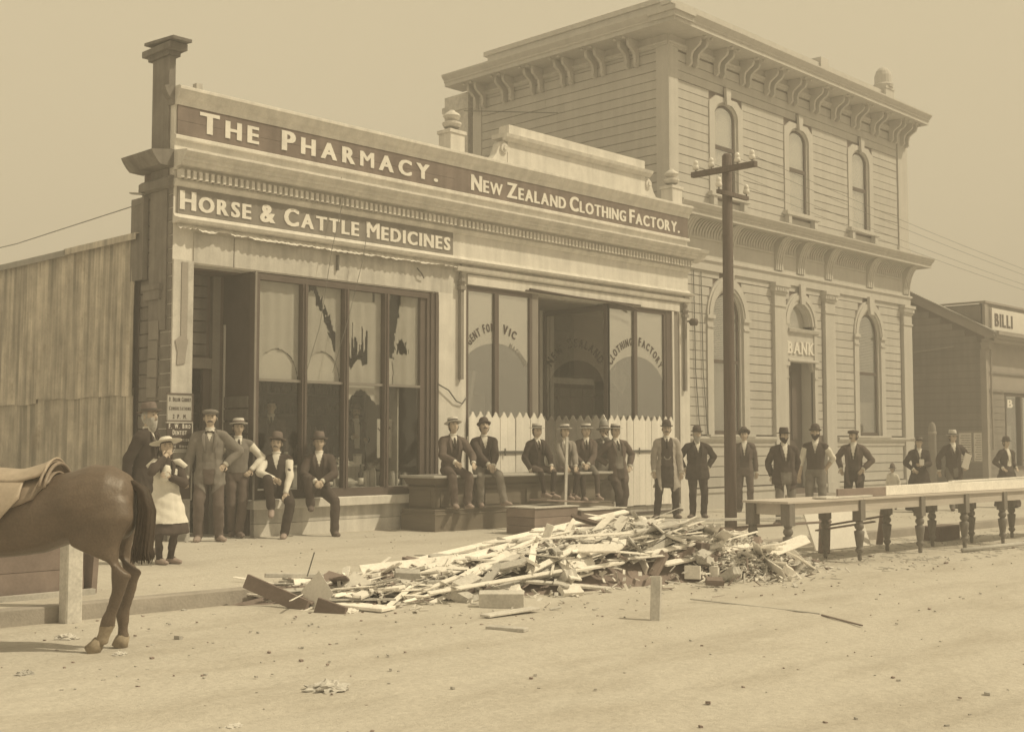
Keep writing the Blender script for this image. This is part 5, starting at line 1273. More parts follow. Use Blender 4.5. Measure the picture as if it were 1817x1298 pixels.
    v0 = co.tolist(); mi = [0 if p == 'bare' else 1 for p in part]
    hv, hf, hu = headmesh(child); hsc = 1.0 if not child else 1.10
    Rh = Matrix.Rotation(head_yaw, 3, 'Z') @ Matrix.Rotation(-head_pitch, 3, 'X') @ Matrix.Rotation(head_tilt, 3, 'Y')
    Rn = np.array(Rh); hw = (hv*hsc)@Rn.T+np.array(hc)
    n0 = len(v0); v0 += hw.tolist(); faces += [tuple(i+n0 for i in f) for f in hf]; mi += [0]*len(hf)
    ex = MB()
    for k in (1, -1):                                 # ears
        e = hc+Rh @ Vector((k*.076*hsc, -.008, -.005)); ex.tube([e+Rh @ Vector((-k*.01, 0, 0)), e, e+Rh @ Vector((k*.010, -.008, 0))], [(.010, .022), (.018, .031), (.010, .022)], 8)
        d = (H_[k]-E_[k]).normalized(); d = nrm(d+Vector((0, 0, -.12))); side = nrm(d.cross(fr)+Vector((1e-4, 0, 0))); thick = nrm(side.cross(d))
        tw = 1 if side.dot(xr)*k > 0 else -1
        curl = nrm(-fr*.35-Vector((0, 0, .45)) if seated else -fr*.6-xr*k*.45)
        for q, (o_, ln) in enumerate(((-.029, .062), (-.010, .074), (.010, .078), (.028, .070))):
            b0 = H_[k]+d*.070+side*o_; m1 = b0+d*ln*.5+curl*.006; e1 = m1+nrm(d+curl*.55)*ln*.55
            ex.tube([b0, m1, (m1+e1)/2, e1], [.0095, .009, .008, .0055], 6)
        b0 = H_[k]+d*.025+side*(.030*tw); ex.tube([b0, b0+nrm(d*.6+side*tw+fr*.3)*.032, b0+nrm(d+side*tw*.5+fr*.3)*.062], [.012, .0105, .007], 6)
    n0 = len(v0); v0 += [list(v) for v in ex.v]; faces += [tuple(i+n0 for i in f) for f in ex.f]; mi += [0]*len(ex.f)
    me = bpy.data.meshes.new('body'); me.from_pydata(v0, [], faces); me.materials.append(M['skin']); me.materials.append(M[trousers or 'charcoal'])
    me.polygons.foreach_set('material_index', mi); me.polygons.foreach_set('use_smooth', [True]*len(me.polygons)); me.update()
    link('body', me, root, local=True)
    ph = random.random()*6
    J = {'jacket': (jacket, .015, .007), 'waistcoat': (vest, .009, .002), 'shirt': (shirt, .006, .006 if not jacket else .001), 'trousers': (trousers, .008, .006), 'skirt': (skirt and trousers, .008, .010), 'stocking': (shinm, .004, .001)}
    for nm, (mt, off, wr) in J.items():
        if mt and (part == nm).any(): submesh(nm, co, no, fs, part == nm, off, M[mt], root, wr, ph)
    if legs:
        for k in (1, -1):
            near = np.linalg.norm(fc-np.array(A_[k]), axis=1) < np.linalg.norm(fc-np.array(A_[-k]), axis=1)
            submesh('shoe', co, no, fs, (part == 'shoe') & near, .006, M[shoes], root)
    # apron / pinafore: front half of torso, hem and skirt
    if apron:
        am, lo = apron; mk = (YY > -.02) & ((tor & (U < .40) & (np.abs(XX) < .15)) | hm | (sk_ & (fc[:, 2] > lo)) | (ct & (U > lo-P.z)) | ((T == 'thigh') & (fc[:, 2] > lo) & (YY > .03)))
        submesh('apron', co, no, fs, mk, .026, M[am], root, .008, ph+1)
    # hair: cap over the skull, down the back and sides
    if hair:
        msk = lambda u: (u[:, 2] > .42) | ((u[:, 1] < .30-.25*np.clip(-u[:, 2], 0, 1)) & (u[:, 2] > (-.62 if not child else -.8)))
        fcx = hu[np.array(hf)].mean(1); sel = msk(fcx); fidx = np.array(hf)[sel]
        ids, inv = np.unique(fidx.ravel(), return_inverse=True); hv2 = hv[ids]*1.0; hn = hv2/np.linalg.norm(hv2, axis=1)[:, None]
        hv2 = hv2+hn*(.007+.003*np.sin(hv2[:, 0:1]*300+hv2[:, 2:3]*90)); w_ = (hv2*hsc)@Rn.T+np.array(hc)
        me = bpy.data.meshes.new('hair'); me.from_pydata(w_.tolist(), [], [tuple(q) for q in inv.reshape(fidx.shape).tolist()]); me.materials.append(M[hair]); me.polygons.foreach_set('use_smooth', [True]*len(me.polygons)); me.update(); link('hair', me, root, local=True)
    HP = lambda x, y, z: hc+Rh @ Vector((x*hsc, y*hsc, z*hsc))
    for k in (1, -1):
        mb = MB(); mb.tube([HP(k*.029-.012, .0795, .010), HP(k*.029, .084, .010), HP(k*.029+.012, .0795, .010)], [.002, (.006, .0045), .002], 6); mb.build('eye', M['eye'], root, smooth=True, local=True)
        mb = MB(); mb.tube([HP(k*.014, .094, .030), HP(k*.030, .092, .034), HP(k*.046, .080, .030)], [.003, .0045, .002], 5); mb.build('eyebrow', M[hair or 'hair'], root, smooth=True, local=True)
    mb = MB(); mb.tube([HP(-.020, .088, -.054), HP(0, .0965, -.052), HP(.020, .088, -.054)], [.0015, .0032, .0015], 5); mb.build('mouth', M['feltmid'], root, smooth=True, local=True)
    if moustache:
        mb = MB(); mb.tube([HP(-.040, .080, -.052), HP(-.018, .099, -.040), HP(0, .104, -.037), HP(.018, .099, -.040), HP(.040, .080, -.052)], [.003, .0085, .0075, .0085, .003], 7); mb.build('moustache', M[moustache], root, smooth=True, local=True)
    if beard:
        bmn, ln = beard; hu2, hf2 = hu, np.array(hf); fcx = hu2[hf2].mean(1)
        sel = (fcx[:, 2] < -.12-.25*(np.abs(fcx[:, 0]) < .35)*(fcx[:, 1] > .6)) & (fcx[:, 1] > -.15); fidx = hf2[sel]; ids, inv = np.unique(fidx.ravel(), return_inverse=True)
        u = hu2[ids]; hv2 = hv[ids].copy(); dn = np.clip(-u[:, 2]-.2, 0, 1)
        hv2 = hv2*(1+.16*dn[:, None]**.5); hv2[:, 2] -= ln*dn**1.3; hv2[:, 1] += .012*dn+.004*np.sin(hv2[:, 0]*260); hv2[:, 0] *= (1-.25*dn)
        w_ = (hv2*hsc)@Rn.T+np.array(hc)
        me = bpy.data.meshes.new('beard'); me.from_pydata(w_.tolist(), [], [tuple(q) for q in inv.reshape(fidx.shape).tolist()]); me.materials.append(M[bmn]); me.polygons.foreach_set('use_smooth', [True]*len(me.polygons)); me.update(); link('beard', me, root, local=True)
    if hat:
        mb, band, extra = hat_mesh(hat); Rt = Rh @ Matrix.Rotation(hat_pitch, 3, 'X'); base = {'boater': .062, 'bowler': .052, 'fedora': .055, 'wide': .070, 'helmet': .060, 'cap': .055}[hat]
        hb = HP(0, -.004, base); tf = lambda L: [tuple(hb+Rt @ Vector(v)*hsc) for v in L]
        mb.v = tf(mb.v); h_ = mb.build('hat', M[hatm], root, smooth=True, local=True)
        if band.v: band.v = tf(band.v); band.build('hat_band', M[bandm], h_, smooth=True, local=True)
        if extra.v: extra.v = tf(extra.v); extra.build('hat_peak', M[hatm], h_, smooth=True, local=True)
    if tie == 'bow':
        b = at_(.52, 0, .078); mb = MB(); mb.tube([b-xr*.055-sd*.012, b-xr*.03, b, b+xr*.03, b+xr*.055-sd*.012], [.014, .017, .008, .017, .014], 6); mb.build('bow_tie', M['black'], root, smooth=True, local=True)
    elif tie:
        mb = MB(); mb.tube([at_(.525, 0, .076), at_(.50, 0, .092), at_(.42, 0, .136), at_(.34, 0, .138)], [(.012, .008), (.014, .01), (.022, .008), (.012, .006)], 6); mb.build('tie', M['black'], root, smooth=True, local=True)
    if jacket and not coat:                           # lapels
        for k in (1, -1):
            mb = MB(); pts = [at_(.52, k*.060, .062), at_(.46, k*.085, .108), at_(.36, k*.075, .140), at_(.24, k*.050, .142)]
            mb.tube(pts, [(.016, .006), (.028, .006), (.024, .006), (.006, .004)], 6); mb.build('lapel', M[jacket], root, smooth=True, local=True)
    if shirt and not skirt:
        mb = MB(); c = neck+(hc-neck)*.12; n = 14; rg = [c+Vector((math.cos(2*PI*i/n)*.060, math.sin(2*PI*i/n)*.058, .0)) for i in range(n+1)]; mb.tube(rg, [(.006, .018)]*(n+1), 6, cap=False); mb.build('collar', M['white'], root, smooth=True, local=True)
    if extras: extras(root, dict(at=at_, H=H_, E=E_, K=K_, A=A_, hc=hc, HP=HP, P=P, xr=xr, fr=fr, sd=sd))
    return root

def cam_face(p, turn=0.0):
    """heading that looks at the photographer, turned by some degrees (positive: towards the right of the picture)"""
    d = Vector((EYE.x-p[0], EYE.y-p[1])); a = math.atan2(-d.x, d.y); return a+math.radians(turn)
def stand(px, py, **k):
    p = at(px, py); return Vector((p.x, p.y, gz(p.x, p.y)))
def people():
    V = Vector
    # --- group at the left
    p = stand(252, 985)
    figure('white bearded old man in dark coat and brimmed hat beside the iron wall', p, cam_face(p, 62), H=1.80, hat='fedora', hatm='feltmid', beard=('greyhair', .10), hair='greyhair', head_yaw=-.25, head_pitch=-.12, jacket='black', trousers='black', vest='black', lean=(0, .10), hands={1: (.22, -.10, .86), -1: (-.24, -.06, .88)}, tie='long')
    p = stand(292, 1000)
    def doll(root, q):
        mb = MB(); c = q['at'](.36, .02, .20); mb.tube([c+V((.05, 0, -.12)), c+V((.02, .02, -.03)), c+V((0, .02, .06)), c+V((-.01, .02, .10))], [.045, .06, .05, .03], 10); mb.build('white_bundle', M['white'], root, smooth=True, local=True)
        for k in (1, -1):
            mb = MB(); mb.tube([q['at'](.50, k*.06, .03), q['at'](.50, k*.16, .05), q['at'](.44, k*.235, .06), q['at'](.36, k*.20, .07)], [.03, .055, .05, .02], 10); mb.build('pinafore_frill', M['white'], root, smooth=True, local=True)
        mb = MB(); mb.tube([q['HP'](0, -.06, .02), q['HP'](0, -.10, -.08), q['HP'](.0, -.10, -.22), q['HP'](.0, -.09, -.30)], [(.08, .05), (.09, .05), (.08, .045), (.04, .02)], 10); mb.build('long_hair', M['hair'], root, smooth=True, local=True)
    figure('girl in white pinafore and wide white hat holding a bundle', p, cam_face(p, 8), H=1.42, pelvis=(0, 0, .90), hat='wide', hatm='white', bandm='white', hat_pitch=.05, head_tilt=.12, head_pitch=-.15, child=True, jacket='charcoal', vest=None, shirt='charcoal', trousers='charcoal', skirt=.42, hem=False, apron=('white', .56), shinm='black', shoes='paleboot', hands={1: (.06, .19, 1.46), -1: (-.02, .23, 1.20)}, elbows={1: (.6, .1, -.7), -1: (-.7, -.1, -.7)}, feet={1: (.08, .04, 0, -.6), -1: (-.08, -.02, 0, -1.2)}, extras=doll)
    p = stand(370, 960)
    figure('stout man in flat cap, bow tie and grey tweed suit, hand on hip', p, cam_face(p, -4), H=1.84, stout=1.06, hat='cap', hatm='grey', jacket='grey', vest='grey', trousers='brown', open_=.075, vdepth=.78, moustache='hair', tie='bow', shoes='paleboot', hands={1: (.30, .05, .82), -1: (-.21, .06, 1.02)}, elbows={-1: (-1, -.35, -.1), 1: (.6, -.6, -.2)}, feet={1: (.13, .06, 0, .1), -1: (-.13, 0, 0, -.6)}, head_yaw=.05)
    p = Vector((10.13, 15.33, .045))
    figure('smiling youth in striped straw boater and grey waistcoat leaning back', p, cam_face(p, 10), H=1.70, hat='boater', hatm='straw', bandm='feltmid', hat_pitch=.10, jacket=None, vest='grey', trousers='brown', tie='long', hem=False, lean=(-.02, .02), hands={1: (.22, -.05, .98), -1: (-.20, .10, 1.0)}, elbows={-1: (-1, -.2, -.2)}, feet={1: (.05, -.05, 0, .3), -1: (-.02, .12, 0, -.2)})
    # --- inside the pharmacy
    p = atY(480, 800, 16.45); p.z = .44
    figure('bareheaded man in dark waistcoat and tie standing inside the left pane', p, cam_face(p, 5), H=1.66, hat=None, jacket='charcoal', vest='charcoal', open_=.08, trousers='black', tie='long', voxel=.016, head_pitch=-.1, shirt='white')
    p = atY(631, 800, 16.45); p.z = .44
    figure('man in brimmed hat and high collar behind the pharmacy display', p, cam_face(p, 12), H=1.60, hat='fedora', hatm='feltmid', bandm='black', jacket='charcoal', vest=None, open_=.05, trousers='black', voxel=.016, moustache='hair', hands={1: (.10, .24, 1.16), -1: (-.16, .22, 1.12)})
    # --- on the pharmacy sill
    p = atY(494, 800, 15.06); p.z = gz(p.x, p.y)
    figure('moustached man in white shirtsleeves and black waistcoat sitting on the pharmacy sill', p, cam_face(p, -6), H=1.76, pelvis=(0, 0, .665), seated=True, lean=(.05, -.02), hat='fedora', hatm='feltmid', hat_pitch=.22, head_tilt=-.08, moustache='hair', jacket=None, vest='black', trousers='black', vdepth=.62, hands={1: (.03, .34, .86), -1: (-.14, .30, .62)}, elbows={1: (1, .2, -.2), -1: (-1, -.2, .1)}, feet={1: (.06, .30, .36, -.1, -.5), -1: (-.14, .40, 0, .05)}, knees={1: (.05, 1, .6), -1: (-.5, 1, .4)}, shoes='paleboot')
    p = atY(566, 800, 15.06); p.z = gz(p.x, p.y)
    figure('clean shaven man in tall hat and dark jacket nursing his knee on the sill', p, cam_face(p, 2), H=1.78, pelvis=(0, 0, .665), seated=True, lean=(0, .04), hat='fedora', hatm='feltmid', hat_pitch=.12, jacket='charcoal', vest='charcoal', open_=.04, trousers='charcoal', tie=None, hands={1: (.06, .36, .80), -1: (-.04, .37, .80)}, elbows={1: (1, -.1, -.4), -1: (-1, -.1, -.4)}, feet={1: (.12, .30, .36, .0), -1: (-.22, .44, 0, -.3)}, knees={1: (.25, 1, .7), -1: (-.4, 1, .4)})
    # --- on the long counter
    def sit(px, label, turn, dx=0, **k):
        p = atY(px, 860, 14.60); g = gz(p.x, p.y); p.z = g
        k.setdefault('H', 1.72); s = k['H']/1.75
        zf = (.36-g)/s; zp = (.885-g)/s+.095
        k.setdefault('feet', {1: (.10, .40, zf, .1), -1: (-.12, .42, zf, -.1)})
        k.setdefault('hands', {1: (.12, .40, zp+.10), -1: (-.14, .40, zp+.10)})
        k.setdefault('elbows', {1: (1, -.5, -.5), -1: (-1, -.5, -.5)})
        k['feet'] = {a: (b[0], b[1], zf+b[2] if b[2] < .3 and b[2] >= -.3 and b[2] != zf else b[2], *b[3:]) for a, b in k['feet'].items()}
        return figure(label, p, cam_face(p, turn), pelvis=(0, 0, zp), seated=True, **k)
    sit(800, 'man in straw boater and dark suit at the left end of the counter', 22, H=1.76, lean=(0, .16), head_pitch=-.25, hat='boater', hatm='straw', bandm='black', jacket='brown', vest='charcoal', trousers='brown', shoes='paleboot', hands={1: (.10, .43, 1.09), -1: (-.22, .42, 1.07)}, open_=.05, tie='long')
    sit(857, 'man in bowler hat, dark jacket and light trousers seated on the counter', 14, H=1.74, lean=(.02, .20), head_pitch=-.35, hat='bowler', hatm='felt', jacket='charcoal', vest='charcoal', trousers='tan', shoes='paleboot', hands={1: (.02, .46, 1.06), -1: (-.06, .45, 1.04)}, open_=.05, moustache='hair', feet={1: (.14, .38, .0, .1), -1: (-.24, .46, .02, -.6)})
    sit(952, 'boy in grey banded boater and black jacket near the counter middle', 28, H=1.60, lean=(0, .03), hat='boater', hatm='straw', bandm='grey', jacket='black', vest='charcoal', trousers='brown', shoes='paleboot', shinm='black', child=True, hands={1: (.18, .12, 1.04), -1: (-.13, .36, 1.12)}, open_=.035, feet={1: (.06, .42, .12, -.4), -1: (-.10, .46, .10, -.5)}, tie='long')
    sit(1001, 'boy in light jacket and pale boater sitting third from the right', 20, H=1.58, lean=(0, .08), head_pitch=-.1, hat='boater', hatm='straw', bandm='black', jacket='tan', vest='grey', trousers='brown', shoes='paleboot', shinm='black', child=True, hands={1: (.08, .40, 1.10), -1: (-.10, .40, 1.10)}, open_=.03, feet={1: (.05, .42, .05, -.2), -1: (-.06, .42, .05, -.3)})
    sit(1040, 'boy in boater and brown jacket with knickerbockers beside the white bearded sack', 8, H=1.62, lean=(0, .02), hat='boater', hatm='straw', bandm='black', jacket='brown', vest='brown', trousers='grey', shoes='paleboot', shinm='charcoal', child=True, hands={1: (.10, .30, 1.14), -1: (.0, .32, 1.13)}, open_=.05, feet={1: (.10, .40, .0, -.2), -1: (-.16, .48, .02, -.5)}, tie='long')['label'] = 'boy in boater and brown jacket with knickerbockers at the right end of the counter'
    # --- standing along the clothing shop
    p = atY(1070, 880, 15.0); p.z = gz(p.x, p.y)
    def sack(root, q):
        mb = MB(); mb.tube([V((-.05, .28, .32)), V((-.04, .26, .55)), V((-.02, .24, .85)), V((0, .20, 1.1))], [(.17, .05), (.19, .06), (.17, .05), (.12, .04)], 12); mb.build('hanging_apron', M['apron'], root, smooth=True, local=True)
    figure('bearded man in sun helmet and long coat resting chin on hand', p, cam_face(p, 12), H=1.80, hat='helmet', hatm='feltpale', bandm='feltmid', beard=('hair', .04), jacket='grey', vest='grey', trousers='grey', hands={1: (.24, .02, .86), -1: (-.02, .16, 1.50)}, elbows={-1: (-.6, .2, -1), 1: (.4, -1, 0)}, extras=sack, head_pitch=-.15, lean=(-.04, .02), feet={1: (.14, 0, 0), -1: (-.13, .05, 0)})
    p = atY(1104, 880, 14.40); p.z = gz(p.x, p.y)
    figure('young man in boater standing with legs crossed and hands behind', p, cam_face(p, 24), H=1.80, hat='boater', hatm='straw', bandm='black', jacket='brown', vest='grey', open_=.07, trousers='charcoal', tie='long', lean=(.05, -.05), pelvis=(.06, -.06, .91), hands={1: (.22, -.12, 1.0), -1: (-.18, -.06, .98)}, elbows={1: (1, -.6, 0), -1: (-1, -.8, 0)}, feet={1: (.04, -.02, 0, -.4), -1: (.08, .16, 0, -.3)}, knees={-1: (-1, .8, 0), 1: (.1, 1, 0)})
    p = stand(1184, 919)
    def chain(root, q):
        mb = MB(); a = q['at']; mb.tube([a(.20, .06, .142), a(.15, .03, .15), a(.145, -.02, .15), a(.20, -.07, .142)], .004, 5); mb.build('watch_chain', M['straw'], root, smooth=True, local=True)
    figure('man in black bowler and long pale dust coat open over dark waistcoat', p, cam_face(p, 4), H=1.84, hat='bowler', hatm='felt', jacket='dust', coat=.36, vest='charcoal', trousers='black', open_=.10, vdepth=.80, moustache='hair', hands={1: (.24, .08, .86), -1: (-.26, .06, .80)}, feet={1: (.19, .06, 0, .4), -1: (-.16, 0, 0, -.5)}, tie='long', extras=chain, shoes='boot')
    p = stand(1238, 918)
    figure('stout man with long white beard, bowler and black suit', p, cam_face(p, 10), H=1.74, stout=1.22, hat='bowler', hatm='felt', beard=('greyhair', .13), hair='greyhair', jacket='black', vest='black', trousers='black', open_=.03, hands={1: (.24, -.02, .95), -1: (-.22, -.06, .98)}, elbows={-1: (-1, -.7, 0), 1: (.8, -.8, 0)}, head_yaw=.15, feet={1: (.10, .03, 0, .8), -1: (-.12, 0, 0, -.2)})
    # --- in front of the bank
    p = stand(1322, 908)
    figure('young man with hat pushed back standing behind the telegraph pole', p, cam_face(p, 0), H=1.76, hat='fedora', hatm='felt', hat_pitch=.55, jacket='brown', vest='charcoal', open_=.09, vdepth=.55, trousers='brown', hands={1: (.24, -.04, .84), -1: (-.24, -.04, .84)}, head_tilt=.06)
    p = stand(1393, 931)
    figure('short bearded man in dark hat, dark jacket and lighter trousers', p, cam_face(p, 14), H=1.68, stout=1.2, head_yaw=.2, hat='fedora', hatm='felt', jacket='charcoal', vest='charcoal', trousers='grey', open_=.10, vdepth=.50, beard=('hair', .02), hands={1: (.20, -.12, .88), -1: (-.20, -.12, .88)}, elbows={1: (1, -.7, 0), -1: (-1, -.7, 0)}, feet={1: (.12, .03, 0, .9), -1: (-.10, 0, 0, -.3)}, shoes='boot')
    p = stand(1449, 925)
    figure('workman in bowler, waistcoat and rolled white sleeves before the bank door', p, cam_face(p, -4), H=1.76, hat='bowler', hatm='felt', jacket=None, vest='charcoal', trousers='grey', sleeves_up=True, hem=False, vdepth=.66, beard=('hair', .01), hands={1: (.30, .04, .82), -1: (-.16, -.10, .95)}, elbows={-1: (-1, -.6, 0), 1: (.6, -.6, 0)}, head_pitch=-.1)
    p = stand(1517, 920)
    figure('man in cloth cap looking left with one hand in his jacket pocket', p, cam_face(p, -6), H=1.72, hat='cap', hatm='felt', jacket='brown', vest='charcoal', trousers='black', open_=.09, vdepth=.50, moustache='hair', head_yaw=-.55, hands={1: (.26, -.08, .98), -1: (-.18, .08, .98)}, elbows={-1: (-1, -.5, 0), 1: (.8, -.9, 0)})
    # --- far right
    p = stand(1633, 908)
    figure('woman in dark dress and trimmed hat carrying a small packet', p, cam_face(p, 10), H=1.62, hat='wide', hatm='felt', bandm='feltpale', jacket='black', vest=None, shirt='white', open_=.0, trousers='black', skirt=.05, hem=False, legs=True, hands={1: (.16, .14, 1.0), -1: (.0, .26, 1.12)}, elbows={-1: (-.7, -.2, -.7), 1: (.7, -.5, -.3)}, voxel=.015, hair='hair', extras=lambda r, q: lab(MB().obox(q['H'][-1]+V((0, .05, .05)), (.05, 0, 0), (0, .03, 0), (0, 0, .07)).build('packet', M['paper'], r, local=True)))
    p = stand(1585, 904)
    figure('small child in pale smock and dark bonnet beyond the tables', p, cam_face(p, -20), H=1.0, pelvis=(0, 0, .90), child=True, hat='helmet', hatm='feltmid', jacket='white', vest=None, trousers='white', skirt=.40, hem=False, shinm='black', voxel=.02, shoes='boot', hands={1: (.25, .05, .85), -1: (-.25, .05, .85)})
    p = stand(1694, 905)
    def paper(root, q): 
        mb = MB(); h = q['H'][-1]; mb.obox(h+V((.02, .06, .10)), (.07, 0, .03), (0, .012, 0), (-.05, 0, .16)); mb.build('newspaper', M['paper'], root, local=True)
    figure('striding man in pale hat and dark coat with a newspaper under his arm', p, cam_face(p, 18), H=1.76, hat='fedora', hatm='straw', jacket='charcoal', vest='charcoal', trousers='grey', open_=.05, lean=(.04, .06), voxel=.015, hands={1: (.30, -.06, .88), -1: (-.24, .14, 1.0)}, elbows={-1: (-1, -.6, 0), 1: (.6, -.8, 0)}, feet={1: (.12, .22, 0), -1: (-.10, -.20, .03)}, head_yaw=.3, extras=paper)
    p = stand(1788, 900)
    figure('dark clad figure with bonnet standing by the right hand shop window', p, cam_face(p, 40), H=1.64, hat='bowler', hatm='felt', jacket='charcoal', vest=None, trousers='charcoal', skirt=.04, hem=False, voxel=.016, hands={1: (.2, .1, 1.0), -1: (-.2, .12, 1.0)})
people()
# ================================================================== horse
def horse():
    # local frame: x towards the head, y to the horse's left, z up; rump at the origin
    vz = RB @ Vector((-1, 0, 0)); head_dir = Vector((vz.x, vz.y, 0)).normalized()
    hoof = at(241, 1152)
    ang = math.atan2(head_dir.y, head_dir.x)
    org = Vector((hoof.x, hoof.y, gz(hoof.x, hoof.y)))
    root = thing('horse', 'dark bay saddle horse seen from the rear quarter, resting a hind leg', 'horse', org, ang); root.scale = (.95, .95, .95)
    V = Vector; mb = MB()
    X, Y, Z = V((1, 0, 0)), V((0, 1, 0)), V((0, 0, 1))
    # trunk
    R = [(.02, 1.06, .10, .16), (.08, 1.06, .20, .24), (.20, 1.075, .265, .29), (.34, 1.07, .285, .305), (.50, 1.05, .285, .27), (.68, 1.00, .28, .285), (.90, .985, .285, .30), (1.12, .985, .28, .315), (1.30, 1.00, .25, .32), (1.46, 1.02, .21, .29), (1.58, 1.04, .13, .22)]
    ring_loft(mb, [(V((x, 0, z)), Y, Z, ry, rz) for x, z, ry, rz in R], 20)
    # neck and head
    ring_loft(mb, [(V((1.32, 0, 1.10)), Y, nrm((-.5, 0, .8)), .14, .26), (V((1.55, 0, 1.26)), Y, nrm((-.6, 0, .8)), .10, .20), (V((1.78, 0, 1.46)), Y, nrm((-.75, 0, .65)), .075, .15), (V((1.94, 0, 1.62)), Y, nrm((-.6, 0, .8)), .07, .11), (V((2.02, 0, 1.66)), Y, Z, .06, .08)], 14)
    ring_loft(mb, [(V((1.92, 0, 1.64)), Y, nrm((.6, 0, .8)), .06, .10), (V((2.02, 0, 1.57)), Y, nrm((.7, 0, .7)), .088, .115), (V((2.16, 0, 1.43)), Y, nrm((.75, 0, .65)), .072, .085), (V((2.29, 0, 1.29)), Y, nrm((.75, 0, .65)), .052, .062), (V((2.38, 0, 1.19)), Y, nrm((.75, 0, .65)), .050, .052), (V((2.41, 0, 1.15)), Y, nrm((.75, 0, .65)), .03, .03)], 12)
    for s in (1, -1): mb.tube([V((1.95, s*.045, 1.70)), V((1.96, s*.06, 1.78)), V((1.98, s*.055, 1.84))], [(.03, .02), (.028, .014), (.006, .005)], 8)
    def leg(pts, rad): mb.tube(pts, rad, 12)
    # hind legs (near leg is the horse's left, towards the viewer)
    for s, hock, fet, hf in ((1, V((.055, .15, .555)), V((.165, .14, .225)), V((.215, .14, .06))), (-1, V((.050, -.09, .555)), V((.135, -.09, .23)), V((.120, -.09, .07)))):
        ring_loft(mb, [(V((.22, s*.12, 1.12)), X, Y, .20, .13), (V((.20, s*.15, .98)), X, Y, .215, .135), (V((.25, s*.155, .87)), X, Y, .200, .120), (V((.27, s*.15, .78)), X, Y, .185, .105), (V((.235, s*.15, .70)), nrm((1, 0, .35)), Y, .148, .085),
                       (hock.lerp(V((.22, s*.15, .76)), .42), nrm((1, 0, .6)), Y, .098, .062), (hock+V((.018, 0, .05)), nrm((1, 0, .4)), Y, .080, .052), (hock+V((.03, 0, -.03)), nrm((1, 0, .4)), Y, .068, .046),
                       (hock.lerp(fet, .35), nrm((1, 0, .5)), Y, .052, .038), (hock.lerp(fet, .8), nrm((1, 0, .5)), Y, .046, .036), (fet, nrm((1, 0, .4)), Y, .060, .044), (fet.lerp(hf, .55), nrm((1, 0, .6)), Y, .044, .038), (hf, X, Y, .052, .048)], 14)
        mb.tube([hock+V((-.045, 0, .02)), hock+V((-.04, 0, -.01))], [(.02, .02), (.022, .02)], 8)
    # flank and stifle masses
    for s in (1, -1): mb.tube([V((.34, s*.13, 1.0)), V((.38, s*.15, .90)), V((.37, s*.15, .80))], [(.13, .13), (.12, .10), (.08, .07)], 12)
    for s in (1, -1):
        dx = .04*s
        ring_loft(mb, [(V((1.34, s*.14, 1.0)), X, Y, .13, .085), (V((1.33, s*.14, .84)), X, Y, .10, .07), (V((1.33+dx, s*.13, .66)), X, Y, .065, .05), (V((1.34+dx, s*.13, .50)), X, Y, .052, .045), (V((1.34+dx, s*.13, .44)), X, Y, .045, .040), (V((1.34+dx, s*.13, .28)), X, Y, .033, .03), (V((1.345+dx, s*.13, .19)), X, Y, .043, .036), (V((1.37+dx, s*.13, .12)), X, Y, .034, .03), (V((1.39+dx, s*.13, .06)), X, Y, .045, .042)], 12)
    co, no, fs = remesh(mb, .017, 6)
    faces = [tuple(q) for q in fs.tolist()]
    me = bpy.data.meshes.new('body'); me.from_pydata(co.tolist(), [], faces); me.materials.append(M['horse']); me.polygons.foreach_set('use_smooth', [True]*len(me.polygons)); me.update()
    link('body', me, root, local=True)
    # pale sock above the near hoof
    fc = co[fs].mean(1); submesh('white_sock', co, no, fs, (fc[:, 2] < .20) & (fc[:, 0] < .6) & (fc[:, 1] > 0), .003, M['apron'] if False else M['hoof'], root)
    for (x, y, tilt) in ((.225, .14, .6), (.115, -.09, .0), (1.38+.04, .13, .25), (1.38-.04, -.13, .25)):
        h = MB(); h.tube([V((x+.045*tilt+.035, y, .008)), V((x+.02, y, .055)), V((x, y, .095))], [(.062, .060), (.055, .052), (.045, .042)], 12); h.build('hoof', M['hoof'], root, smooth=True, local=True)
    # tail: a bundle of tapering locks
    random.seed(4); mb = MB()
    for k in range(90):
        a = random.uniform(-1, 1); b = random.uniform(-1, 1); l = random.uniform(.75, 1)
        p0 = V((.06+.02*b, .03*a, 1.24)); p1 = V((-.035+.02*b, .045*a, 1.17)); p2 = V((-.065+.04*b, .06*a, 1.02)); p3 = V((-.055+.048*b, .06*a, .88)); p4 = V((-.035+.062*b, .07*a, .88-.18*l)); p5 = p4+V((.015*b-.008, .01*a, -.07))
        mb.tube([p0, p1, p2, p3, p4, p5], [.020, .024, .020, .016, .009, .002], 5)
    mb.build('tail', M['mane'], root, smooth=True, local=True)
    mb = MB()
    for k in range(60):
        t = k/59; p = V((1.42, 0, 1.34)).lerp(V((1.90, 0, 1.76)), t); mb.tube([p, p+V((.02, -.07, -.02)), p+V((.0, -.11, -.16-.04*math.sin(k)))], [.016, .018, .003], 5)
    mb.build('mane', M['mane'], root, smooth=True, local=True)
    for s in (1, -1):
        mb = MB(); mb.tube([V((2.03, s*.080, 1.585)), V((2.05, s*.088, 1.575)), V((2.07, s*.078, 1.565))], [.006, .014, .006], 8); mb.build('eye', M['eye'], root, smooth=True, local=True)
    mb = MB()
    for a, b in (((1.90, .0), (2.30, .0)),):
        for s in (1, -1): mb.tube([V((1.97, s*.075, 1.70)), V((2.10, s*.088, 1.42)), V((2.26, s*.066, 1.25))], .010, 6)
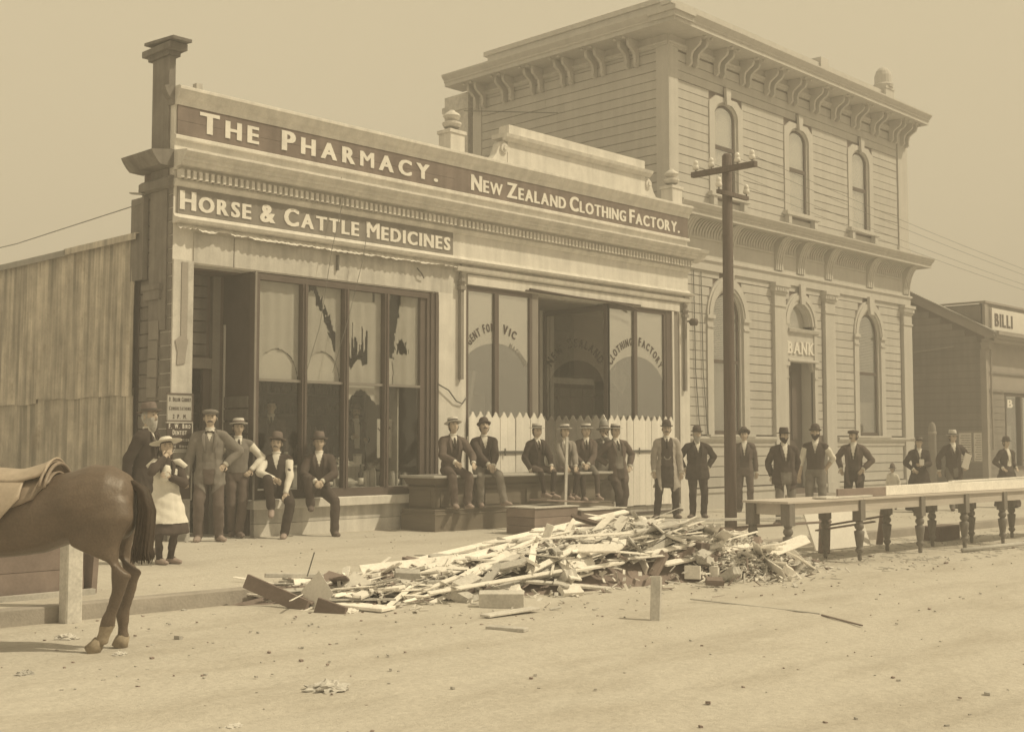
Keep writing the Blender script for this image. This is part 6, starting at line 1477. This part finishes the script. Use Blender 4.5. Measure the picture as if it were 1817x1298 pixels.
    mb.tube([V((2.12+.055*math.cos(t), .085*math.sin(t), 1.38+.07*math.cos(t))) for t in [2*PI*k/16 for k in range(17)]], .010, 6, cap=False); mb.build('bridle', M['saddledark'], root, smooth=True, local=True)
    # saddle
    S_ = thing('saddle', 'worn pale leather saddle on the back of the bay horse', 'saddle', org+(Vector((head_dir.x, head_dir.y, 0))*.9+Vector((0, 0, 1.25)))*.95, ang); S_.scale = (.95, .95, .95)
    WL[S_.name] = Vector((0, 0, 0))
    def sadl(nm, vs, fs, mt): 
        m_ = MB(); m_.v = [(v[0]-.9, v[1], v[2]-1.25) for v in vs]; m_.f = fs; o = m_.build(nm, M[mt], S_, smooth=True, local=True); md = o.modifiers.new('thick', 'SOLIDIFY'); md.thickness = .014; md.offset = 1; return o
    def trunk(x, phi, off):                          # point on the trunk's surface
        for (xa, za, ya, ra), (xb, zb, yb, rb) in zip(R, R[1:]):
            if xa <= x <= xb:
                t = (x-xa)/(xb-xa); z = za+(zb-za)*t; ry = ya+(yb-ya)*t; rz = ra+(rb-ra)*t; return V((x, math.sin(phi)*(ry+off), z+math.cos(phi)*(rz+off)))
    def patch(xa, xb, pa, pb, off, nm, mt, shape):
        nx, np_ = 22, 20; vs = []; fs = []
        for i in range(nx+1):
            for j in range(np_+1):
                u = i/nx; v = j/np_; lo, hi = shape(u); p_ = lo+(hi-lo)*v; x = xa+(xb-xa)*u
                vs.append(trunk(x, p_, off(u, p_)))
        for i in range(nx):
            for j in range(np_): a = i*(np_+1)+j; fs.append((a, a+1, a+np_+2, a+np_+1))
        return sadl(nm, vs, fs, mt)
    patch(.60, 1.24, 0, 0, lambda u, p: .022+.006*math.sin(u*9), 'skirt', 'saddledark', lambda u: (-1.0-.35*math.sin(u*PI), 1.0+.35*math.sin(u*PI)) if u > .12 else (-.70-u*3, .70+u*3))
    patch(.78, 1.26, 0, 0, lambda u, p: .050, 'flap', 'saddle', lambda u: (-1.15-.75*math.sin(min(1, u*1.5)*PI/2), 1.15+.75*math.sin(min(1, u*1.5)*PI/2)))
    patch(.62, 1.22, 0, 0, lambda u, p: .055+.075*max(0, 1-u*2.4)**1.3*math.cos(min(PI/2, abs(p)*1.3))+.05*max(0, u-.75)*4*max(0, 1-abs(p)*2), 'seat', 'saddle', lambda u: (-.72+.2*max(0, .3-u), .72-.2*max(0, .3-u)))
    # rolled cloth strapped behind the cantle
    m_ = MB(); n = 12
    for q, (z_, r_) in enumerate(((.060, .014), (.082, .012))):
        m_.tube([trunk(.60+.03*q, -1.0+2.0*k/n, z_+.02*math.cos(-1.0+2.0*k/n)) for k in range(n+1)], r_, 8)
    m_.v = [(v[0]-.9, v[1], v[2]-1.25) for v in m_.v]; m_.build('cantle_roll', M['saddledark'], S_, smooth=True, local=True)
horse()

# ================================================================== kerbside things at the left
def trough():
    p = at(125, 1076); g = gz(p.x, p.y)
    t = thing('hitching_post', 'square pale timber post at the kerb behind the horse', 'post', (p.x, p.y, g)); mb = MB(); mb.box(p.x-.07, p.x+.07, p.y-.07, p.y+.07, g-.1, g+.95); bev(mb.build('post', M['oldwood'], t), .012)
    mb = MB(); mb.box(p.x-.08, p.x+.08, p.y-.08, p.y+.08, g+.951, g+.98); bev(mb.build('post_cap', M['oldwood'], t), .01)
    T = thing('water_trough', 'long dark plank trough standing at the kerb behind the horse', 'trough', (3.9, 10.55, .08))
    for k in range(2): piece('side_plank', 2.6, 5.25, 10.32, 10.36, .10+.20*k, .295+.20*k, M['darkwood'], T); piece('side_plank', 2.6, 5.25, 10.84, 10.88, .10+.20*k, .295+.20*k, M['darkwood'], T)
    piece('bottom_plank', 2.6, 5.25, 10.36, 10.84, .12, .16, M['darkwood'], T)
    for x in (2.7, 5.30):
        mb = MB(); mb.prism([(10.28, .06), (10.92, .06), (10.98, .62), (10.22, .62)], YZ, x, x+.05); mb.build('end_board', M['darkwood'], T)
    piece('foot_rail', 2.5, 5.3, 10.2, 10.27, .065, .12, M['oldwood'], T)
trough()

# ================================================================== counter and crates on the footpath
def counter():
    T = thing('shop_counter', 'long dark panelled shop counter set out on the footpath', 'counter', (15.2, 14.7, 0))
    x0, x1 = 13.12, 17.55; g = -.03
    def ringbox(name, ex, y0e, z0, z1, mt, bv=0):
        mb = MB(); mb.box(x0+ex, x1-ex, 14.31+y0e, 15.12, z0, z1); o = mb.build(name, M[mt], T)
        if bv: bev(o, bv, 2)
        return o
    ringbox('base', 0, 0, g, .26, 'counter'); ringbox('base_moulding', -.012, -.012, .26, .285, 'counter', .006); ringbox('base_moulding', .02, .02, .285, .33, 'counter'); ringbox('base_moulding', .01, .01, .33, .35, 'counter', .006)
    ringbox('body', .17, .20, .35, .66, 'counter')
    for z0, z1, e in ((.66, .69, .14), (.69, .70, .12), (.74, .77, .10), (.77, .80, .07), (.80, .825, .05), (.825, .845, .02)): ringbox('top_moulding', e, e+.02, z0, z1, 'counter')
    ringbox('frieze', .16, .18, .70, .74, 'counter')
    mb = MB(); mb.box(x0-.02, x1+.02, 14.32, 15.14, .845, .885); bev(mb.build('top', M['countertop'], T), .008, 2)
    for k in range(4):
        a = x0+.3+1.0*k; piece('panel', a, a+.85, 14.495, 14.509, .39, .63, M['counter'], T)
    piece('end_panel', x0+.155, x0+.169, 14.6, 15.0, .39, .63, M['counter'], T)
    # crates in front of the counter's right end
    p = at(938, 950)
    A = thing('packing_crate', 'dark wooden packing crate in front of the counter, left one', 'crate', (14.3, 12.95, 0))
    def crate(R_, xa, xb, ya, yb, h, g, mt, lid):
        n = 3
        for i in range(n):
            za, zb = g+(h)*i/n, g+(h)*(i+1)/n-.006
            piece('side_board', xa, xb, ya, ya+.018, za, zb, M[mt], R_); piece('side_board', xa, xb, yb-.018, yb, za, zb, M[mt], R_)
            piece('end_board', xa-.001, xa+.018, ya+.018, yb-.018, za, zb, M[mt], R_); piece('end_board', xb-.018, xb+.001, ya+.018, yb-.018, za, zb, M[mt], R_)
        piece('crate_bottom', xa+.02, xb-.02, ya+.02, yb-.02, g+.001, g+.02, M[mt], R_)
        m = MB(); m.obox(((xa+xb)/2, (ya+yb)/2, g+h+.012), ((xb-xa)/2+.02, 0, 0), (0, (yb-ya)/2+.02, 0), (0, 0, .010)); bev(m.build('lid', M[lid], R_), .003)
    crate(A, 13.75, 14.75, 12.75, 13.35, .40, .0, 'darkwood', 'oldwood')
    B = thing('packing_crate', 'lower dark crate beside the taller one, near the helmet man', 'crate', (15.4, 12.9, 0)); crate(B, 14.78, 15.9, 12.7, 13.25, .34, -.01, 'darkwood', 'oldwood')
    m = MB(); m.obox((14.9, 13.15, .47), (.75, .10, -.045), (-.03, .16, 0), (0, 0, .012)); lab(bev(m.build('loose_board', M['darkwood']), .003), 'dark board lying slantwise across the two crates', 'board')
    m = MB(); a = atY(1006, 775, 14.08); b = atY(1003, 903, 14.10); d = (a-b)/2; m.obox((a+b)/2, d, (.033, 0, 0), (0, .012, 0)); lab(bev(m.build('upright_batten', M['oldwood']), .003), 'tall pale batten standing between the boys on the counter', 'batten')
counter()

# ================================================================== trestle tables with turned legs
def tables():
    zt = .60
    def turned(x, y, R_, h, lab_=None):
        g = gz(x, y)-.0; H = h-g; s = .062
        L_ = MB(); L_.box(x-s, x+s, y-s, y+s, g+H*.66, g+H); leg = L_.build('leg', M['turned'], R_)
        prof = [(1.22*a_, b_) for a_, b_ in [(.012, 0), (.022, .02), (.024, .06), (.020, .10), (.036, .13), (.048, .155), (.036, .18), (.030, .19), (.036, .21), (.052, .36), (.056, .415), (.034, .43), (.030, .44), (.044, .455), (.052, .485), (.044, .52), (.032, .535), (.044, .55), (.04, .57)]]
        L_ = MB(); L_.lathe([(r, z*H/.86) for r, z in prof], (x, y, g), 16); o = L_.build('turned_shaft', M['turned'], leg, smooth=True)
        return leg
    xs = [13.10, 14.80, 16.48, 17.86, 19.18, 20.7, 22.2]
    R_ = thing('work_table', 'very long narrow work table on pairs of turned legs, set out in the road', 'table', (17.6, 8.2, gz(17, 8)))
    for k, x in enumerate(xs):
        yf, yb = 7.90-.035*k, 8.50-.035*k; top = .695-.006*k
        turned(x, yf+.05, R_, top-.03); turned(x, yb-.05, R_, top-.03)
        piece('apron', x-.012, x+.012, yf+.11, yb-.11, top-.17, top-.031, M['tablewood'], R_)
        if k < len(xs)-1:
            x2 = xs[k+1]; yf2, yb2 = yf-.035, yb-.035; t2 = top-.006
            for ya, yc in ((yf+.03, yf2+.03), (yb-.03, yb2-.03)):
                m = MB(); a_ = Vector((x+.053, ya, (top-.10))); b_ = Vector((x2-.053, yc, (t2-.10))); m.obox((a_+b_)/2, (b_-a_)/2, (0, .012, 0), (0, 0, .069)); m.build('apron', M['tablewood'], R_)
            for q in range(3):
                w = .22; m = MB(); a_ = Vector((x-(.10 if k == 0 else -.003), yf-.02+w*(q+.5), top-.015)); b_ = Vector((x2-.003, yf2-.02+w*(q+.5), t2-.015)); m.obox((a_+b_)/2, (b_-a_)/2, (0, w/2-.002, 0), (0, 0, .0145)); bev(m.build('top_plank', M['tablewood'], R_), .003)
    def plank(label, a, b, w, t, mt, on_edge=False, name='plank', roll=0.0):
        a, b = Vector(a), Vector(b); d = (b-a)/2; u = d.normalized(); side = nrm(u.cross(Vector((0, 0, 1)))); up = nrm(side.cross(u))
        q = Quaternion(u, roll); side = q @ side; up = q @ up
        m = MB(); m.obox((a+b)/2, d, side*(t/2 if on_edge else w/2), up*(w/2 if on_edge else t/2)); return lab(bev(m.build(name, M[mt]), .003), label, 'plank')
    plank('short brown board on edge with rounded corners on the second table', (14.30, 7.95, .755), (15.55, 7.93, .750), .115, .03, 'darkwood', True)
    plank('long pale plank on edge running right along the tables', (15.57, 7.93, .758), (21.4, 7.80, .735), .13, .03, 'pine', True)
    plank('flat pale board on the near edge of the first table', (13.9, 7.98, .709), (15.1, 7.97, .704), .20, .026, 'oldwood')
    plank('bottom board of the stack on the right hand tables', (16.9, 8.25, .70), (21.5, 8.17, .685), .26, .025, 'oldwood')
    plank('dark board in the middle of the stack on the tables', (17.2, 8.27, .735), (21.3, 8.23, .76), .24, .02, 'darkwood')
    plank('top pale board of the stack on the right tables', (16.4, 8.22, .775), (21.7, 8.27, .80), .22, .022, 'pine', roll=.05)
    plank('slim pale lath lying on the stacked boards', (18.2, 8.20, .82), (21.6, 8.22, .825), .06, .018, 'pine')
    # things stored beneath and behind
    plank('brown board leaning behind the second table legs', (15.35, 8.75, -.12), (15.75, 8.95, .42), .16, .025, 'darkwood')
    plank('narrow dark board leaning at the right of the white panel', (17.35, 8.95, -.13), (17.15, 8.75, .50), .10, .03, 'darkwood')
    m = MB(); c = Vector((16.45, 9.15, .13)); m.obox(c, (.72, -.05, 0), (.0, .10, .27), (0, .012, -.004)); lab(bev(m.build('white_panel', M['blind']), .003), 'large pale panel leaning behind the tables', 'panel')
    plank('long thin pole resting on the pile and passing under the tables', (11.9, 8.7, .36), (15.6, 8.78, .30), .035, .03, 'darkwood', name='pole')
    plank('upper of two dark laths lying across under the tables', (15.3, 8.65, .27), (17.0, 8.60, .34), .05, .022, 'darkwood', name='lath')
    plank('lower of two dark laths lying across under the tables', (14.9, 8.60, .22), (16.6, 8.64, .26), .05, .022, 'darkwood', name='lath')
    m = MB(); m.tube([(17.0, 7.5, -.11), (19.0, 7.42, -.125)], .03, 10); lab(m.build('round_pole', M['oldwood'], smooth=True), 'round pole lying on the ground in front of the tables', 'pole')
    t = thing('small_box', 'small dark box on the ground behind the right hand tables', 'box', (19.2, 8.9, -.17)); m = MB(); m.box(19.0, 19.75, 8.75, 9.05, -.18, .04); bev(m.build('box_body', M['darkwood'], t), .006); m = MB(); m.box(18.98, 19.77, 8.73, 9.07, .041, .06); m.build('lid', M['darkwood'], t)
    # bollard-like gate post at the end of the bank
    g = gz(33.6, 14.6); t = thing('gate_post', 'thick round topped post between the bank and weatherboard building', 'post', (33.6, 14.9, g)); q = atY(1655, 800, 14.9)
    m = MB(); m.lathe([(.10, -.1), (.10, 1.92), (.09, 2.02), (.06, 2.10), (.02, 2.13), (0, 2.135)], (q.x, 14.9, g), 14); m.build('shaft', M['rbwall'], t, smooth=True); m = MB(); m.lathe([(.112, 1.80), (.118, 1.82), (.118, 1.85), (.108, 1.87)], (q.x, 14.9, g), 14); m.build('collar', M['rbtrim'], t)
tables()

# ================================================================== the heap of broken timber
def heap():
    rn = random.Random(42)
    # key points of the crest (world), from the low tail at the left to the chip mound at the right
    crest = [(6.9, 9.6, .10), (7.6, 9.35, .16), (8.5, 9.1, .24), (9.4, 8.95, .38), (10.3, 8.85, .50), (11.1, 8.7, .58), (11.75, 8.5, .50), (12.4, 8.35, .34), (12.95, 8.2, .10)]
    def hgt(x, y):
        best = 0
        for (xa, ya, ha), (xb, yb, hb) in zip(crest, crest[1:]):
            dx, dy = xb-xa, yb-ya; t = max(0, min(1, ((x-xa)*dx+(y-ya)*dy)/(dx*dx+dy*dy))); px, py, h = xa+dx*t, ya+dy*t, ha+(hb-ha)*t
            w = .75+.25*h; r = math.hypot(x-px, y-py)/w
            best = max(best, h*max(0, 1-r*r))
        return best
    # core of earth and rubble beneath the boards
    vs = []; fs = []; nx, ny = 120, 50
    for j in range(ny+1):
        for i in range(nx+1):
            x = 6.2+7.6*i/nx; y = 7.0+3.4*j/ny; h = hgt(x, y)
            vs.append((x, y, gz(x, min(y, 9.7))-.03+max(0, h*.72)+(.03*noise.noise((x*6, y*6, 0)) if h > 0 else 0)))
    for j in range(ny):
        for i in range(nx): a = j*(nx+1)+i; fs.append((a, a+1, a+nx+2, a+nx+1))
    lab(MB().add(vs, fs).build('rubble_core', M['darkwood'], smooth=True), 'dark dusty rubble underneath the heap of broken timber', 'rubble', kind='stuff')
    shapes = {}
    def board(name, L_, w, t, x, y, z, yaw, pit, roll, mt, label, cat='board', group=None):
        key = (name, round(L_, 1), round(w, 2), round(t, 3), mt)
        if key not in shapes:
            r2 = random.Random(str(key)); a, b = L_/2, w/2; j = lambda: r2.uniform(-.04, .04)*min(1, L_)
            m = MB(); up = t/2
            jj = lambda: r2.uniform(-.07, .07)*min(1, L_)*(.3 if r2.random() < .5 else 1)
            P_ = [(-a+jj(), -b), (-a+jj(), -b*.4), (-a+jj(), b*.1), (-a+jj(), b*.55), (-a+jj(), b), (a+jj(), b), (a+jj(), b*.5), (a+jj(), -b*.1), (a+jj(), -b*.6), (a+jj(), -b)]
            m.prism(P_, lambda u, v, q: (u, v, q), -up, up); shapes[key] = m.mesh(name, M[mt])
        o = link(name, shapes[key], None, (x, y, z)); o.rotation_euler = (roll, -pit, yaw); return lab(o, label, cat, group)
    for k in range(18):                                # long boards lying along the heap, all pointing up the street
        t = .22+rn.random()*.58; i = int(t*(len(crest)-1)); u = rn.random(); a, b = crest[i], crest[i+1]
        x = a[0]+(b[0]-a[0])*u; y = a[1]+(b[1]-a[1])*u+rn.uniform(-.75, .35); h = hgt(x, y); L_ = rn.uniform(1.0, 2.2)
        slope = (hgt(x+.4, y)-hgt(x-.4, y))/.8; yaw = rn.gauss(.02, .26)
        board('long_board', L_, rn.choice((.06, .09, .12)), .02, x, y, gz(x, min(y, 9.7))+h*1.02+.03, yaw, math.atan(slope)*.8+rn.gauss(.02, .03), rn.gauss(.45, .25), rn.choice(('pine', 'pine', 'oldwood')), 'long sawn board stretched along the heap of broken timber', 'board', 'long boards in the timber heap')
    G1 = 'broken boards in the timber heap'; G2 = 'thin laths in the timber heap'
    for k in range(150):                               # laths: long and slender, mostly along the street
        t = rn.random()**.8; i = min(len(crest)-2, int(t*(len(crest)-1.8))); u = rn.random(); a, b = crest[i], crest[i+1]
        x = a[0]+(b[0]-a[0])*u+rn.gauss(0, .15); y = a[1]+(b[1]-a[1])*u+rn.gauss(-.12, .30); h = hgt(x, y)
        L_ = rn.choice((.6, .9, 1.2, 1.6)); yaw = rn.gauss(.05, .28) if rn.random() < .75 else rn.uniform(-1.5, 1.5)
        if x > 11.8: L_ = min(L_, .6)
        slope = (hgt(x+.2, y)-hgt(x-.2, y))/.4
        board('lath', L_, rn.choice((.025, .035, .05)), .008, x, y, gz(x, min(y, 9.7))+h*rn.uniform(.75, 1.05)+.03, yaw, math.atan(slope)*math.cos(yaw)+rn.gauss(0, .07), rn.uniform(-.5, .5), rn.choice(('pine', 'pine', 'oldwood')), 'thin splintered lath lying among the heap of broken timber', 'lath', G2)
    for k in range(190):                               # boards and short ends
        t = rn.random(); i = min(len(crest)-2, int(t*(len(crest)-1))); u = rn.random(); a, b = crest[i], crest[i+1]
        x = a[0]+(b[0]-a[0])*u+rn.gauss(0, .15); y = a[1]+(b[1]-a[1])*u+rn.gauss(-.15, .28); h = hgt(x, y)
        if x > 12.4 and rn.random() < .7: continue
        L_ = rn.choice((.3, .4, .5, .7, .9, 1.2)) if x > 8.6 else rn.choice((.3, .5, .7)); w = rn.choice((.07, .10, .13, .16)); yaw = rn.gauss(.1, .85)
        slope = (hgt(x+.2, y)-hgt(x-.2, y))/.4; sy = (hgt(x, y+.2)-hgt(x, y-.2))/.4
        board('broken_board', L_, w, rn.choice((.015, .02, .03)), x, y, gz(x, min(y, 9.7))+h*rn.uniform(.80, 1.05)+.03, yaw, math.atan(slope)*.8+rn.gauss(0, .16), math.atan(sy)*.8+rn.gauss(0, .25), rn.choice(('pine', 'pine', 'oldwood', 'oldwood', 'darkwood')), 'splintered board end lying among the heap of broken timber', 'board', G1)
    for k in range(20):                                # sawn-off ends of thick timber, mostly at the right
        x = rn.uniform(10.6, 12.7) if k < 15 else rn.uniform(7.6, 9.5); y = 8.2+rn.gauss(-.25, .22)+(11-x)*.12; h = hgt(x, y)
        board('timber_offcut', rn.choice((.18, .24, .32)), rn.choice((.09, .12)), rn.choice((.06, .09)), x, y, gz(x, y)+h*.95+.05, rn.uniform(-1.5, 1.5), rn.gauss(0, .35), rn.gauss(0, .35), rn.choice(('pine', 'oldwood', 'darkwood')), 'thick sawn offcut lying on the front of the timber heap', 'offcut', 'thick offcuts on the timber heap')
    # chips: shavings of the right-hand mound and splinters everywhere
    m1 = MB(); m2_ = MB(); m3 = MB()
    for k in range(4800):
        if k % 4: x = rn.gauss(12.1, .42); y = rn.gauss(8.25, .34)
        else: x = rn.uniform(6.9, 13.6); y = rn.gauss(9.0-(x-7)*.13, .42)
        h = hgt(x, y); z = gz(x, min(y, 9.7))+h*.95+rn.uniform(0, .06)*(h > .03)+.01; a = rn.uniform(0, PI); L_ = rn.uniform(.02, .085); w = rn.uniform(.005, .02)*(1.6 if x > 11.8 else 1); e = rn.gauss(0, .5)
        mm = (m1, m2_, m3)[0 if rn.random() < .55 else (1 if rn.random() < .75 else 2)]
        d = Vector((math.cos(a)*math.cos(e), math.sin(a)*math.cos(e), math.sin(e))); sdv = nrm(d.cross(Vector((rn.uniform(-.5, .5), rn.uniform(-.5, .5), 1)))); mm.obox((x, y, z), d*L_, sdv*w, nrm(d.cross(sdv))*.004)
    lab(m1.build('pale_chips', M['pine']), 'pale wood chips and shavings strewn over the heap', 'wood chips', kind='stuff')
    lab(m2_.build('brown_chips', M['oldwood']), 'weathered splinters mixed through the heap', 'splinters', kind='stuff')
    lab(m3.build('dark_chips', M['darkwood']), 'dark bark and scraps mixed through the heap', 'scraps', kind='stuff')
    # pieces one can single out
    def span(name, a, b, w, t, mt, label, roll=0, cat='plank'):
        a, b = Vector(a), Vector(b); d = (b-a)/2; u = d.normalized(); sdv = nrm(u.cross(Vector((0, 0, 1)))); up = nrm(sdv.cross(u)); q = Quaternion(u, roll)
        m = MB(); m.obox((a+b)/2, d, (q @ sdv)*w/2, (q @ up)*t/2); o = m.build(name, M[mt]); bev(o, .004); return lab(o, label, cat)
    def gp(px, py, h): return at(px, py, h, road=True)
    def px_at(px, py, Y): return atY(px, py, Y)
    S_ = span
    S_('long_plank', px_at(700, 1003, 9.6), px_at(1112, 907, 9.4), .09, .028, 'pine', 'longest pale plank, rising from the heap toward the boys on the counter', .3)
    S_('long_plank', px_at(640, 1012, 9.3), px_at(1030, 968, 9.0), .12, .022, 'pine', 'second long pale plank lying low across the middle of the heap', .9)
    S_('long_plank', px_at(760, 1052, 8.35), px_at(1010, 1010, 8.25), .05, .02, 'pine', 'slim pale plank along the lower front of the heap', .5)
    S_('long_plank', px_at(930, 1030, 8.3), px_at(1150, 1050, 7.95), .05, .03, 'oldwood', 'weathered batten slanting down at the front right of the heap', .4)
    S_('upright_board', px_at(966, 962, 8.95), px_at(977, 930, 8.9), .09, .02, 'pine', 'short pale board sticking up in front of the crates', 1.2, 'board')
    S_('upright_board', px_at(1003, 945, 9.0), px_at(1019, 921, 9.0), .05, .02, 'pine', 'thin pale stub sticking up right of the short upright board', 1.2, 'board')
    S_('wide_board', px_at(1036, 950, 8.75), px_at(1050, 998, 8.45), .15, .02, 'pine', 'wide pale board standing steeply at the heap centre', 1.35, 'board')
    S_('wide_board', px_at(1125, 968, 8.45), px_at(1145, 1018, 8.1), .19, .02, 'pine', 'widest pale board standing at the right of the heap centre', 1.35, 'board')
    S_('wide_board', px_at(1100, 965, 8.5), px_at(1120, 1000, 8.3), .09, .02, 'pine', 'narrow pale board leaning just left of the widest one', 1.3, 'board')
    S_('wide_board', px_at(940, 1008, 8.5), px_at(955, 990, 8.6), .12, .02, 'oldwood', 'grey board end lying crosswise left of the heap centre', 1.0, 'board')
    S_('square_post', px_at(1243, 1024, 8.05), px_at(1243, 957, 8.1), .13, .10, 'oldwood', 'square timber stub standing upright among the chips', 0, 'post')
    S_('wood_block', px_at(1229, 1027, 7.85), px_at(1229, 1003, 7.86), .17, .12, 'pine', 'low square block in front of the upright timber stub', 0, 'block')
    S_('wood_block', px_at(1268, 1026, 7.8), px_at(1267, 1003, 7.8), .10, .09, 'pine', 'small pale block to the right of the low square block', .4, 'block')
    S_('loose_stick', px_at(1262, 1000, 7.95), px_at(1285, 975, 8.05), .08, .03, 'pine', 'short pale stick propped against the upright stub', .5, 'stick')
    S_('marker_post', px_at(1163, 1102, 6.36), px_at(1165, 1022, 6.4), .085, .075, 'oldwood', 'square post standing in the road in front of the heap', 0, 'post')
    S_('dark_beam', px_at(437, 1030, 9.5), px_at(545, 1078, 8.85), .13, .045, 'darkwood', 'thick dark beam at the left tip of the heap', 1.35, 'beam')
    S_('broken_board', px_at(562, 1074, 8.7), px_at(612, 1092, 8.45), .15, .05, 'darkwood', 'dark end board of a broken box at the lower left', 1.45, 'board')
    S_('slab', px_at(570, 1068, 9.0), px_at(690, 1080, 8.3), .22, .03, 'pine', 'pale slab lying beside the dark end board', .0, 'board')
    S_('paper_sheet', px_at(550, 1030, 9.0), px_at(575, 1072, 8.75), .26, .003, 'paper', 'creased pale sheet hanging over the dark beam', 1.15, 'sheet')
    S_('paper_sheet', px_at(612, 1030, 9.1), px_at(655, 1056, 8.85), .25, .003, 'paper', 'second pale sheet lying flat on the left of the heap', .8, 'sheet')
    S_('stout_block', px_at(850, 1062, 8.0), px_at(930, 1062, 7.7), .16, .13, 'oldwood', 'stout weathered timber offcut at the front foot of the heap', .1, 'block')
    S_('block', px_at(700, 1020, 9.0), px_at(745, 1022, 8.85), .14, .10, 'oldwood', 'weathered block lying left of the heap centre', .2, 'block')
    S_('block', px_at(810, 1042, 8.4), px_at(845, 1025, 8.5), .12, .07, 'oldwood', 'rough timber end above the stout offcut', .4, 'block')
    S_('flat_board', gp(866, 1112, .02), gp(934, 1117, .02), .10, .03, 'oldwood', 'short flat board lying alone in the road', 0, 'board')
    S_('flat_board', gp(860, 1092, .02), gp(950, 1078, .03), .12, .02, 'oldwood', 'thin grey board lying flat at the foot of the heap', 0, 'board')
    S_('tapered_slab', px_at(1388, 972, 7.95), px_at(1425, 1008, 7.6), .18, .02, 'pine', 'pale slab sliding off the right end of the chip mound', .9, 'board')
    S_('tapered_slab', px_at(1398, 992, 7.9), px_at(1445, 1015, 7.45), .12, .05, 'oldwood', 'weathered offcut under the slab at the right end', .6, 'board')
    S_('thin_stick', gp(1225, 1062, .02), gp(1455, 1088, .01), .02, .012, 'oldwood', 'first part of the long thin stick lying in the road', 0, 'stick')
    S_('thin_stick', gp(1458, 1090, .01), gp(1530, 1109, .01), .02, .012, 'darkwood', 'dark end piece of the long thin stick in the road', 0, 'stick')
    S_('wire_spike', px_at(545, 1022, 9.2), px_at(558, 979, 9.2), .012, .012, 'bar', 'thin wire standing upright out of the heap left of centre', 0, 'wire')
    S_('long_rail', px_at(470, 1020, 9.75), px_at(690, 1022, 9.3), .04, .04, 'oldwood', 'slender rail along the back of the left end of the heap', 0, 'rail')
    S_('long_rail', px_at(1120, 925, 9.4), px_at(1420, 918, 9.3), .05, .035, 'oldwood', 'long rail lying across the back of the chip mound toward the tables', 0, 'rail')
    for k, (px, py, r) in enumerate(((1135, 935, .17), (1185, 950, .19), (1205, 975, .15), (1290, 960, .14), (620, 1088, .07))):   # crumpled paper lumps
        m = MB(); v, f = unit_sphere(); c = px_at(px, py, 8.75-.0009*(px-1100) if k < 4 else 8.5); vv = []
        for q in v[::1]: d = 1+.45*noise.noise((q[0]*2.2+k, q[1]*2.2, q[2]*2.2))+.22*noise.noise((q[0]*6, q[1]*6+k, q[2]*6)); vv.append((c.x+q[0]*r*d*1.3, c.y+q[1]*r*d, c.z+q[2]*r*d*.6))
        m.add(vv, f); lab(m.build('crumpled_paper', M['paper']), ('crumpled pale sheet at the top of the heap, leftmost', 'largest crumpled pale sheet on the heap top', 'crumpled pale sheet just below the largest one', 'crumpled pale sheet on the chip mound', 'small crumpled scrap at the lower left of the heap')[k], 'paper')
    # loose scatter over the ground
    m1 = MB(); m2_ = MB()
    for k in range(1700):
        x = rn.uniform(1, 26); y = rn.uniform(2.5, 15.0) if k % 3 else rn.uniform(6.5, 9.6)
        if y > 9.62 and y < 9.85: continue
        near = rn.random(); r = rn.uniform(.003, .010)*(1 if near < .95 else 2.2); z = gz(x, y)
        mm = m1 if rn.random() < .6 else m2_; a = rn.random()*3; mm.obox((x, y, z+r*.2), (r*math.cos(a)*1.3, r*math.sin(a), 0), (-r*math.sin(a), r*math.cos(a), r*.2), (0, 0, r*.6))
    for k in range(420):
        x = rn.gauss(16.5, 3.2); y = rn.uniform(6.9, 9.5); a = rn.random()*3; L_ = rn.uniform(.015, .07); m1.obox((x, y, gz(x, y)+.012), (L_*math.cos(a), L_*math.sin(a), .003), (-.008*math.sin(a), .008*math.cos(a), 0), (0, 0, .003))
    lab(m1.build('pebbles', M['oldwood']), 'small clods and chips scattered over the road', 'pebbles', kind='stuff'); lab(m2_.build('dark_pebbles', M['darkwood']), 'small dark stones scattered over the road', 'stones', kind='stuff')
    for k, (px, py, r, lb) in enumerate(((580, 1222, .075, 'dark lump of dung or earth in the near road, centre left'), (118, 1132, .05, 'dark clod in the road left of the horse hoof'), (213, 1160, .03, 'small black stone beside the horse hoof'), (415, 1290, .03, 'clod at the bottom edge of the road, left'), (945, 1175, .0, ''), (45, 1195, .035, 'clod near the left edge of the road'))):
        if not r: continue
        p = at(px, py); v, f = unit_sphere(); vv = [(p.x+q[0]*r*1.5*(1+.8*noise.noise((q[0]*3+k, q[1]*3, q[2]*3))), p.y+q[1]*r*1.4*(1+.5*noise.noise((q[0]*3, q[1]*3+k, q[2]*3))), p.z+q[2]*r*.6*(1+.7*noise.noise((q[0]*4, q[1]*4, q[2]*4+k)))) for q in v]
        lab(MB().add(vv, f).build('clod', M['oldwood']), lb, 'clod')
heap()
bpy.context.view_layer.update()
